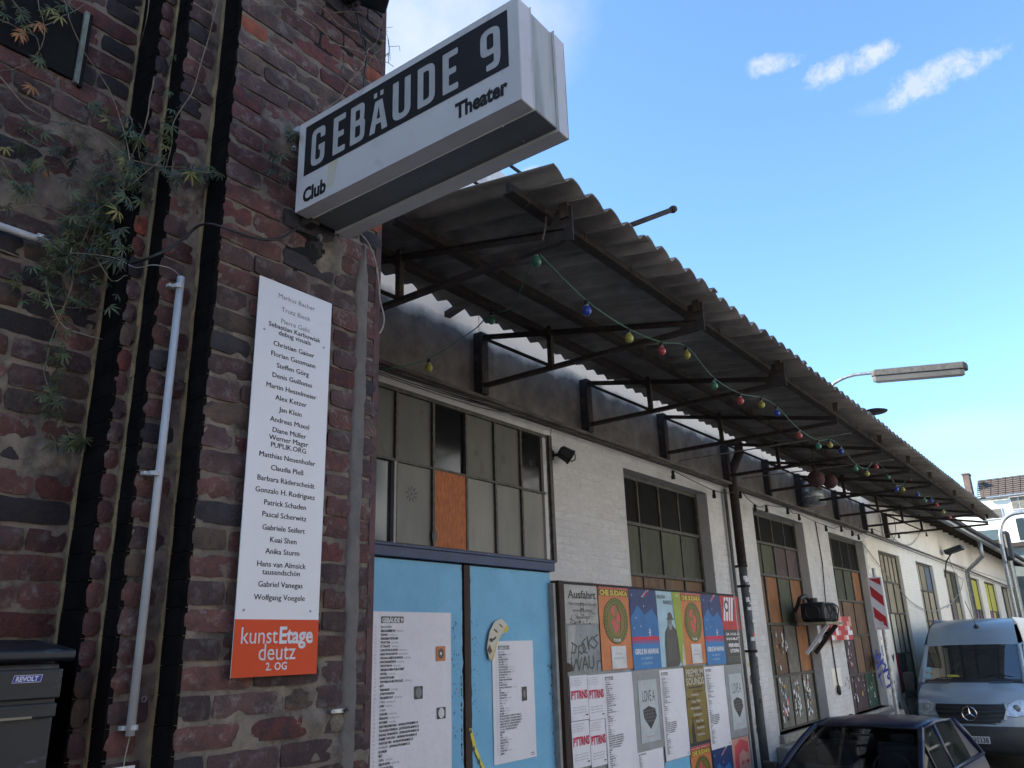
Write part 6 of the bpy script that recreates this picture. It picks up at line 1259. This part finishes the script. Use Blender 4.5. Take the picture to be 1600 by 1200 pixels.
def gold(pr, o, w_, h_):
    fit(pr, 'PREMIUM', .06*w_, .94*w_, .87*h_, .13*h_, o, .0005, 1, .03); fit(pr, 'SOUNDS', .04*w_, .96*w_, .76*h_, .13*h_, o, .0005, 1, .03); pr.rect(.15*w_, .85*w_, .715*h_, .735*h_, o, YZ, .0004, 2)
    r = random.Random(6); L_ = ['Der Spuk', 'The Notwist Live', 'Motorama', 'Das Trio', 'Kaleidoskop', 'Monsters', 'Blue Note Jam', 'Schnipo', 'Hauschka', 'Mouse Trap', 'Station', 'Nachtlicht']
    for k in range(14):
        s_ = L_[k % 12]; x = r.uniform(.05, .45)*w_; fit(pr, s_, x, x+r.uniform(.3, .5)*w_, (.66-.042*k)*h_, .04*h_, o, .0005, 3 if k % 2 else 4, .02, 1)
    pr.poly([(a*w_, b*h_) for a, b in ((.12, .04), (.14, .22), (.22, .34), (.26, .22), (.30, .05))], o, YZ, .0004, 2); pr.rect(0, w_, .0*h_, .04*h_, o, YZ, .0004, 2)
sheet_thing('concert_poster', 'dark gold poster headed SOUNDS with crowded lettering', 'poster', (z6(804, 588), z6(922, 580), z6(842, 1075)), M['gold'], gold, [M['black'], M['cream'], M['dark_print'], M['white_print'], M['brown']])
sheet_thing('concert_poster', 'orange CHE SUDAKA poster at the lower edge under the gold poster', 'poster', (z6(842, 1080), z6(965, 1060), z6(860, 1500)), M['p_orange'], che, CM, 'orange concert posters')
sheet_thing('concert_poster', 'blue GIRLS IN HAWAII poster in the lowest row beside the salmon portrait poster', 'poster', (z6(975, 1092), z6(1092, 1070), z6(995, 1500)), M['navy'], hawaii, HM, 'blue concert posters')
def face(pr, o, w_, h_):
    pr.poly([(a*w_, b*h_) for a, b in ((.08,.55),(.15,.88),(.5,.98),(.92,.90),(.9,.72),(.6,.80),(.35,.74),(.3,.5),(.28,.3))], o, YZ, .0003, 0)
    pr.poly([(a*w_, b*h_) for a, b in ((.42,.60),(.62,.63),(.60,.58),(.44,.56))], o, YZ, .0004, 0); pr.poly([(a*w_, b*h_) for a, b in ((.72,.62),(.92,.61),(.90,.56),(.74,.57))], o, YZ, .0004, 0)
    pr.poly([(a*w_, b*h_) for a, b in ((.62,.52),(.72,.38),(.60,.37),(.56,.40))], o, YZ, .0004, 0); pr.poly([(a*w_, b*h_) for a, b in ((.48,.26),(.82,.28),(.7,.22),(.55,.22))], o, YZ, .0004, 0); pr.stroke([(.28*w_, .35*h_), (.4*w_, .1*h_), (.7*w_, .04*h_)], .02, o, YZ, .0004, 0)
sheet_thing('portrait_poster', 'salmon poster with a red printed portrait face at the lower right of the poster wall', 'poster', (z6(1092, 1030), z6(1196, 1008), z6(1120, 1420)), M['salmon'], face, [M['p_red']])
sheet_thing('blank_poster', 'plain light blue sheet under the middle programme list', 'poster', (z6(690, 1168), z6(840, 1135), z6(705, 1420)), M['blue_paper'], None, None)
# ------------------------------------------------------------------ vehicles
def loft(mb, secs, mi=0, close=False, cap=False):
    b = len(mb.v); n = len(secs[0]); mb.v += [Vector(p) for s_ in secs for p in s_]
    for i in range(len(secs)-1):
        for k in range(n-1 if not close else n): q = b+i*n; mb.f.append((q+k, q+(k+1) % n, q+n+(k+1) % n, q+n+k)); mb.mi.append(mi)
    if cap: mb.f.append(tuple(b+k for k in range(n))); mb.mi.append(mi); mb.f.append(tuple(b+(len(secs)-1)*n+k for k in range(n))[::-1]); mb.mi.append(mi)
    return mb
def wheel(par, c, r=.30, wd=.19, rimmat='zinc'):
    mb = MB(); mb.lathe([(r*.62, -wd/2), (r*.92, -wd/2), (r, -wd/2+.03), (r, wd/2-.03), (r*.92, wd/2), (r*.62, wd/2)], c, (1,0,0), 24); w_ = mb.build('wheel', M['black'], par, smooth=True)
    mb = MB(); mb.lathe([(r*.6, -wd/2+.01), (r*.62, wd/2-.02), (r*.5, wd/2-.03), (.05, wd/2-.015), (.01, wd/2)], c, (1,0,0), 16); mb.build('rim', M[rimmat], w_)
M['car_blue'] = mat('dark_blue_paint', (.010,.016,.045), (.008,.013,.038), scale=2, rough=.3, coat=.0, spec=.22, third=((.03,.03,.035), 9, .6, .8, .25))
M['car_glass'] = glass('tinted_glass', (.80,.88,.84), .02, trans=1.0); M['car_glass'].node_tree.nodes['Principled BSDF'].inputs['IOR'].default_value = 1.25
M['side_glass'] = glass('dark_side_glass', (.008,.011,.010), .03); M['side_glass'].node_tree.nodes['Principled BSDF'].inputs['IOR'].default_value = 1.12; M['side_glass'].node_tree.nodes['Principled BSDF'].inputs['Specular IOR Level'].default_value = .3; M['van_paint'] = mat('grey_blue_van_paint', (.25,.315,.37), (.225,.29,.345), scale=1.5, rough=.33, coat=.35, third=((.16,.19,.22), 4, .6, .8, .35))
M['seat'] = mat('dark_seat_cloth', (.03,.03,.033), rough=.9); M['trim_black'] = mat('black_trim', (.018,.019,.02), (.03,.031,.033), scale=6, rough=.6); M['headlight'] = mat('headlight_glass', (.72,.74,.76), (.40,.42,.44), scale=14, rough=.12, coat=.8, metal=.4)
M['plate'] = mat('number_plate', (.66,.67,.68), rough=.4); M['screen'] = glass('windscreen', (.018,.022,.024), .03); M['screen'].node_tree.nodes['Principled BSDF'].inputs['Coat Weight'].default_value = 1; M['screen'].node_tree.nodes['Principled BSDF'].inputs['Coat IOR'].default_value = 1.9; M['screen'].node_tree.nodes['Principled BSDF'].inputs['Coat Roughness'].default_value = .02
# --- dark blue hatchback facing the camera.  local: f = distance back from nose, s = sideways
CX, CY, CYAW = -2.86, 8.35, math.radians(-3.5)
car = thing('parked_car', 'dark blue older hatchback parked facing the camera by the white wall', 'car', (CX, CY, 0))
def cp(s_, f_, z): return Vector((CX+s_*math.cos(CYAW)-f_*math.sin(CYAW), CY+s_*math.sin(CYAW)+f_*math.cos(CYAW), z))
def ring(f_, hw, zt, zb=.22, belt=None):        # half section from sill over the top
    belt = belt or zt-.12; P = [(-hw*.94, zb), (-hw, zb+.22), (-hw*1.0, belt-.12), (-hw*.965, belt), (-hw*.80, zt-.015), (-hw*.4, zt+.012), (0, zt+.02), (hw*.4, zt+.012), (hw*.80, zt-.015), (hw*.965, belt), (hw, belt-.12), (hw, zb+.22), (hw*.94, zb)]
    return [cp(a, f_, z) for a, z in P]
mb = MB(); loft(mb, [ring(0, .66, .62), ring(.06, .72, .72), ring(.25, .77, .78), ring(.7, .80, .86), ring(1.18, .81, .94, belt=.90)], cap=False); mb.f.append(tuple(range(13))); mb.mi.append(0)
loft(mb, [[cp(s_*a, f_, z) for a, z in ((.94*.8, .22), (.81, .44), (.815, .78), (.775, .92), (.71, .945))] for s_ in (1,) for f_ in (1.1, 2.0, 3.0, 3.6, 3.78)]); loft(mb, [[cp(-a, f_, z) for a, z in ((.94*.8, .22), (.81, .44), (.815, .78), (.775, .92), (.71, .945))] for f_ in (1.1, 2.0, 3.0, 3.6, 3.78)])
mb.add([cp(-.75, 3.78, .25), cp(.75, 3.78, .25), cp(.74, 3.80, .94), cp(-.74, 3.80, .94)], [(0, 1, 2, 3)]); mb.build('body', M['car_blue'], car, smooth=True)
RF, RB, RZ = 2.02, 3.30, 1.40           # roof front and back
def A(s_, u, X=0): return cp(s_*(.735-.185*u), 1.18+(RF-1.18)*u, .935+(RZ-.03-.935)*u)
roof = MB(); secs = []
for f_, z, hw in ((RF-.03, 1.365, .55), (RF+.02, 1.385, .56), (2.4, 1.415, .575), (2.85, 1.41, .565), (RB, 1.375, .54), (RB+.04, 1.35, .53)):
    secs.append([cp(-hw-.035, f_, z-.055), cp(-hw, f_, z-.018), cp(-hw*.8, f_, z), cp(-hw*.4, f_, z+.015), cp(0, f_, z+.02), cp(hw*.4, f_, z+.015), cp(hw*.8, f_, z), cp(hw, f_, z-.018), cp(hw+.035, f_, z-.055)])
loft(roof, secs); loft(roof, [[p-Vector((0, 0, .02)) for p in s_][::-1] for s_ in secs]); roof.build('roof', M['car_blue'], car, smooth=True)
pil = MB()
for s_ in (-1, 1):
    P = [cp(s_*.745, 1.12, .92), cp(s_*.70, 1.40, 1.08), cp(s_*.645, 1.72, 1.24), cp(s_*.585, RF, 1.36)]
    pil.tube(P, .030, 6); pil.tube([cp(s_*.585, RF, 1.355), cp(s_*.60, 2.5, 1.385), cp(s_*.59, RB, 1.35)], .024, 6)
    pil.beam(cp(s_*.755, 2.38, .93), cp(s_*.605, 2.42, 1.37), .06, .025); pil.tube([cp(s_*.59, RB, 1.35), cp(s_*.67, 3.55, 1.16), cp(s_*.74, 3.78, .93)], .045, 6)
    pil.add([cp(s_*.755, 3.2, .93), cp(s_*.75, 3.80, .93), cp(s_*.60, RB+.03, 1.36), cp(s_*.61, 3.18, 1.37)], [(0, 1, 2, 3)]); pil.beam(cp(s_*.775, 1.1, .925), cp(s_*.76, 3.8, .935), .05, .03)
pil.build('pillar_frame', M['car_blue'], car, smooth=True)
mb = MB(); mb.tube([cp(-.58, RF-.02, 1.352), cp(0, RF-.05, 1.37), cp(.58, RF-.02, 1.352)], .014, 6); mb.tube([cp(-.74, 1.10, .925), cp(0, .98, .945), cp(.74, 1.10, .925)], .02, 6)
for s_ in (-1, 1): mb.tube([cp(s_*.715, 1.16, .93), cp(s_*.675, 1.42, 1.08), cp(s_*.62, 1.73, 1.235), cp(s_*.555, RF-.01, 1.355)], .013, 6); mb.beam(cp(s_*.76, 1.72, .95), cp(s_*.645, 1.76, 1.25), .012, .03)
mb.build('window_seal', M['black'], car)
mb = MB(); loft(mb, [[cp(a*.715, 1.14-.07*(1-a*a), .935) for a in (-1, -.5, 0, .5, 1)], [cp(a*.635, 1.60-.05*(1-a*a), 1.17) for a in (-1, -.5, 0, .5, 1)], [cp(a*.56, RF-.02-.03*(1-a*a), 1.36) for a in (-1, -.5, 0, .5, 1)]]); mb.build('windscreen', M['car_glass'], car, smooth=True)
for s_ in (-1, 1):
    mb = MB(); mb.add([cp(s_*.755, 1.24, .95), cp(s_*.755, 2.34, .95), cp(s_*.605, 2.38, 1.355), cp(s_*.595, RF+.02, 1.345)], [(0, 1, 2, 3)]); mb.build('side_window', M['side_glass'], car)
    mb = MB(); mb.add([cp(s_*.755, 2.42, .95), cp(s_*.75, 3.25, .95), cp(s_*.625, 3.16, 1.35), cp(s_*.605, 2.46, 1.36)], [(0, 1, 2, 3)]); mb.build('side_window', M['side_glass'], car)
    mb = MB(); c = cp(s_*.88, 1.30, .97); mb.beam(c+Vector((-.09, 0, 0)), c+Vector((.09, 0, .0)), .09, .125); mb.beam(cp(s_*.77, 1.32, .93), c, .05, .04); mb.build('door_mirror', M['black'], car, bevel=.02)
    mb = MB(); mb.add([cp(s_*.44, .05, .50), cp(s_*.66, .09, .50), cp(s_*.67, .10, .64), cp(s_*.45, .03, .64)], [(0, 1, 2, 3)]); mb.build('headlight', M['headlight'], car)
    for f_ in (.72, 3.12): wheel(car, cp(s_*.70, f_, .29), .29, .17)
mb = MB(); mb.add([cp(-.56, RB+.06, 1.335), cp(.56, RB+.06, 1.335), cp(.67, 3.78, .98), cp(-.67, 3.78, .98)], [(0, 1, 2, 3)]); mb.build('rear_window', M['car_glass'], car)
mb = MB()
for s_ in (-.34, .34):
    loft(mb, [[cp(s_+a, f_, z) for a in (-.24, -.20, .20, .24)] for f_, z in ((1.95, .5), (2.02, .98), (2.10, 1.08))]); mb.beam(cp(s_-.24, 2.05, .78), cp(s_+.24, 2.05, .78), .12, .55); mb.beam(cp(s_-.12, 2.16, 1.14), cp(s_+.12, 2.16, 1.14), .09, .15)
mb.beam(cp(-.6, 3.05, .80), cp(.6, 3.05, .80), .14, .5); mb.build('seat', M['seat'], car, bevel=.03)
mb = MB(); mb.beam(cp(-.7, 1.35, .85), cp(.7, 1.35, .85), .45, .12); mb.beam(cp(-.72, 3.42, .85), cp(.72, 3.42, .85), .55, .05); mb.box(CX-.7, CX+.7, CY+1.3, CY+3.6, .2, .45); mb.build('dashboard', M['trim_black'], car)
mb = MB(); rg = [cp(-.34 if False else .34, 1.62, .93)+Vector((.18*math.cos(k*math.pi/8), .05*math.sin(k*math.pi/8), .17*math.sin(k*math.pi/8))) for k in range(17)]; mb.tube(rg, .014, 6); mb.build('steering_wheel', M['black'], car)
mb = MB(); mb.beam(cp(-.12, 1.83, 1.27), cp(.12, 1.83, 1.27), .03, .065); mb.tube([cp(0, 1.84, 1.27), cp(0, 1.93, 1.34)], .01, 5); mb.build('rear_view_mirror', M['black'], car)
mb = MB(); mb.beam(cp(-.70, -.02, .40), cp(.70, -.02, .40), .12, .20); mb.build('bumper', M['trim_black'], car, bevel=.03); mb = MB(); mb.beam(cp(-.42, .03, .58), cp(.42, .03, .58), .04, .12); mb.build('grille', M['black'], car)
mb = MB(); mb.beam(cp(-.26, -.09, .40), cp(.26, -.09, .40), .01, .11); mb.build('number_plate', M['plate'], car)
# --- grey blue high roof van
VX, VY = -2.80, 17.55
van = thing('parked_van', 'grey blue high roof van parked facing the camera close to the wall', 'van', (VX, VY, 0))
def vp(s_, f_, z): return Vector((VX+s_, VY+f_, z))
#       f, z, half width, crown
prof = [(.06, .34, .82), (-.02, .46, .86), (-.04, .62, .88), (.0, .80, .90), (.04, .98, .92), (.12, 1.14, .90), (.22, 1.24, .885), (.42, 1.34, .875), (.80, 1.44, .87)]
def vrow(f_, z, hw, bow=.10, k=9): return [vp(hw*a, f_+bow*abs(a)**2.6, z-.02*abs(a)**3) for a in [(-1+2*i/(k-1)) for i in range(k)]]
mb = MB(); loft(mb, [vrow(*p, bow=.26 if p[1] < 1.2 else .16) for p in prof]); 
up_ = [(.80, 1.44, .87, .12), (1.12, 1.72, .855, .10), (1.45, 2.02, .835, .09), (1.56, 2.11, .825, .09)]
crown = [(1.56, 2.11, .825, .09), (1.64, 2.20, .815, .09), (1.80, 2.36, .795, .10), (2.05, 2.50, .77, .10), (2.45, 2.585, .74, .08), (3.2, 2.62, .73, .0), (6.6, 2.62, .73, .0)]
loft(mb, [vrow(a, b, c, d) for a, b, c, d in crown])
# sides
S_ = [(.34, .90), (.7, .97), (1.1, .99), (1.5, .985), (1.9, .94), (2.3, .86), (2.5, .80), (2.62, .73)]
for sg in (-1, 1):
    def col(f0): 
        out = []
        for z, hw in S_:
            ff = f0
            if f0 < 2.6: ff = max(f0, {0: .30, 1: .30, 2: .30}.get(0) if z < 1.2 else (.98 if z < 1.5 else .96+(z-1.44)*1.16+.1))
            out.append(vp(sg*hw*(1 if ff > .9 else .93), ff, z))
        return out
    loft(mb, [col(f0) for f0 in (.28, .9, 1.8, 2.6, 4, 5.5, 6.6)])
    loft(mb, [[vrow(*prof[i], bow=.26 if prof[i][1] < 1.2 else .16)[0 if sg < 0 else -1] for i in range(len(prof))], [vp(sg*.97, .98, z_) for z_ in [p[1] for p in prof]]])
mb.build('body', M['van_paint'], van, smooth=True)
for sg in (-1, 1):
    mb = MB(); fr_ = [vrow(a, b, c, d)[0 if sg < 0 else -1] for a, b, c, d in up_]; mb.tube(fr_, .045, 6)
    mb.add([fr_[0], fr_[-1], vp(sg*.90, 1.9, 2.15), vp(sg*.97, .98, 1.45)], [(0, 1, 2, 3)])
    mb.build('windscreen_pillar', M['van_paint'], van, smooth=True)
mb = MB(); loft(mb, [vrow(a-.004, b, c*.955, d) for a, b, c, d in up_]); mb.build('windscreen', M['screen'], van, smooth=True)
mb = MB(); loft(mb, [vrow(.78, 1.435, .84, .12), vrow(.86, 1.50, .835, .115)]); mb.build('cowl_panel', M['trim_black'], van, smooth=True); van_off = None
mb = MB(); mb.tube([vp(-.05, .80, 1.50), vp(.35, 1.0, 1.58), vp(.70, .96, 1.53)], .010, 5); mb.tube([vp(-.62, .90, 1.50), vp(-.2, .93, 1.56), vp(.02, .84, 1.50)], .010, 5)
for p in mb.v: p.y -= .06
mb.build('wiper', M['black'], van)
# dashboard papers behind glass are read as pale and yellow shapes on the screen base
mb = MB()
for a, b, z in ((-.42, -.18, 1.535),): mb.poly([(a, 0), (b, 0), (b-.03, .035), (a+.03, .04)], vp(0, .86, z), XZ, 0, 0)
for a, z, w_ in ((-.80, 1.50, .09), (-.80, 1.62, .09)): mb.poly([(a, 0), (a+w_, 0), (a+w_, .09), (a, .09)], vp(0, .935+(z-1.5)*1.16, z), XZ, 0, 1)
for p in mb.v: p.y -= .01
mb.build('dashboard_paper', [M['yellow_board'], M['cyanlite']], van)
for sg in (-1, 1):
    mb = MB(); mb.add([vp(sg*.93, 1.15, 1.5), vp(sg*.985, 2.0, 1.45), vp(sg*.905, 2.0, 2.1), vp(sg*.86, 1.72, 2.1)], [(0, 1, 2, 3)]); 
    for p in mb.v: p.x += sg*.012
    mb.build('side_window', M['screen'], van)
    mb = MB(); c = vp(sg*1.16, 1.15, 1.42); mb.box(c.x-.10, c.x+.10, c.y-.06, c.y+.06, c.z-.17, c.z+.20); mb.beam(vp(sg*.93, 1.2, 1.36), vp(sg*1.1, 1.15, 1.34), .06, .05); mb.build('door_mirror', M['trim_black'], van, bevel=.03)
    # headlight follows the wing
    mb = MB(); H_ = [(.55, .90), (.60, 1.10), (.80, 1.20), (.90, 1.12), (.915, .92), (.72, .88)]
    def fz(s_, z):      # depth of front skin
        i = max(0, min(len(prof)-2, sum(1 for p in prof if p[1] <= z)-1)); a, b = prof[i], prof[i+1]; u = (z-a[1])/(b[1]-a[1]); f0 = a[0]+(b[0]-a[0])*u; hw = a[2]+(b[2]-a[2])*u; return f0+.26*min(1, abs(s_)/hw)**2.6
    cen = (.76, 1.03); vs = []
    for k_, kk in enumerate((1.0, .9)):
        for a, z in H_: a2, z2 = cen[0]+(a-cen[0])*kk, cen[1]+(z-cen[1])*kk; vs.append(vp(sg*a2, fz(a2, z2)-(.004 if k_ == 0 else .022), z2))
    n = len(H_); fs = [(i, (i+1) % n, n+(i+1) % n, n+i) for i in range(n)]+[tuple(range(n, 2*n))]; mb.add(vs, fs, 0); hl = mb.build('headlight', M['headlight'], van)
    mb = MB(); c = vp(sg*.74, fz(.74, 1.03)-.024, 1.03); mb.lathe([(.065, 0), (.06, -.004), (.03, -.01)], c, (0,1,0), 14); mb.build('reflector', M['zinc'], hl)
    for f_ in (.95, 5.2): wheel(van, vp(sg*.86, f_, .34), .34, .22)
    mb = MB(); mb.poly([(-.17, 0), (.19, 0), (.22, .14), (-.15, .14)], vp(sg*.50, .52, 1.40), (Vector((sg, 0, 0)), Vector((0, .96, .26)), Vector((0, -.26, .96))), .03); mb.build('bonnet_vent', M['black'], van)
mb = MB(); GP = [(-.60, 1.125), (.60, 1.125), (.62, 1.02), (.56, .84), (.40, .76), (-.40, .76), (-.56, .84), (-.62, 1.02)]
n = 8; vs = [vp(a, fz(a, z)-.012, z) for a, z in GP]+[vp(a*.93, fz(a*.93, .95+(z-.95)*.86)-.03, .95+(z-.95)*.86) for a, z in GP]
mb.add(vs, [(i, (i+1) % n, n+(i+1) % n, n+i) for i in range(n)]); mb.build('grille_surround', M['van_paint'], van)
mb = MB(); loft(mb, [[vp(a*hw_, fz(a*hw_, z)-.016, z) for a in (-1, -.75, -.5, -.25, 0, .25, .5, .75, 1)] for z, hw_ in ((.775, .42), (.84, .54), (.93, .57), (1.02, .59), (1.10, .575))]); gb_ = mb.build('grille', M['black'], van)
for k in range(4):
    z = .815+k*.075; wv = (.47, .52, .55, .54)[k]; P = [vp(a*wv, fz(a*wv, z)-.030, z) for a in (-1, -.6, -.2, .2, .6, 1)]
    mb = MB(); [mb.beam(P[i], P[i+1], .02, .030) for i in range(5)]; mb.build('grille_bar', M['trim_black'], van)
c = vp(0, fz(0, .94)-.060, .945); mb = MB(); mb.tube([c+Vector((.118*math.cos(k*math.pi/14), 0, .118*math.sin(k*math.pi/14))) for k in range(29)], .012, 6, cap=False)
for a in (90, 210, 330):
    ca, sa = math.cos(math.radians(a)), math.sin(math.radians(a)); tip = c+Vector((ca*.11, 0, sa*.11)); nn = Vector((-sa, 0, ca))*.022
    mb.add([c+nn, c-nn, tip, c+Vector((0, -.014, 0))], [(0, 3, 2), (3, 1, 2), (0, 1, 3)])
M['chrome'] = mat('chrome', (.62,.63,.64), rough=.15, metal=1.0); mb.build('emblem', M['chrome'], van, smooth=False)
mb = MB(); loft(mb, [vrow(.0, .30, .86, .2), vrow(-.07, .36, .90, .26), vrow(-.08, .60, .92, .26), vrow(-.03, .74, .93, .26)], cap=False); mb.build('bumper', M['trim_black'], van, smooth=True)
mb = MB(); z = .46; mb.box(VX-.26, VX+.26, VY-.105, VY-.09, z, z+.115); pb_ = mb.build('number_plate', M['plate'], van); mb = MB(); mb.text('30338', .125, (VX+.24, VY-.107, z+.014), XZ, 0, 0, xs=.78, bold=.02, align='RIGHT'); mb.build('plate_lettering', M['black'], pb_)
mb = MB(); mb.lathe([(.05, 0), (.05, .05), (.02, .09)], vp(.12, 1.95, 2.42), (0, -.6, .8), 10); mb.tube([vp(.12, 1.93, 2.48), vp(.06, 1.55, 2.95)], .006, 5); mb.build('roof_aerial', M['black'], van)
mb = MB(); mb.box(VX-.9, VX+.9, VY+.4, VY+6.5, .22, .5); mb.box(VX-.93, VX+.93, VY+6.58, VY+6.62, .4, 2.5); mb.build('underbody', M['trim_black'], van)
# dark car behind the van, almost hidden at the wall: only its shadowy flank was seen, left out
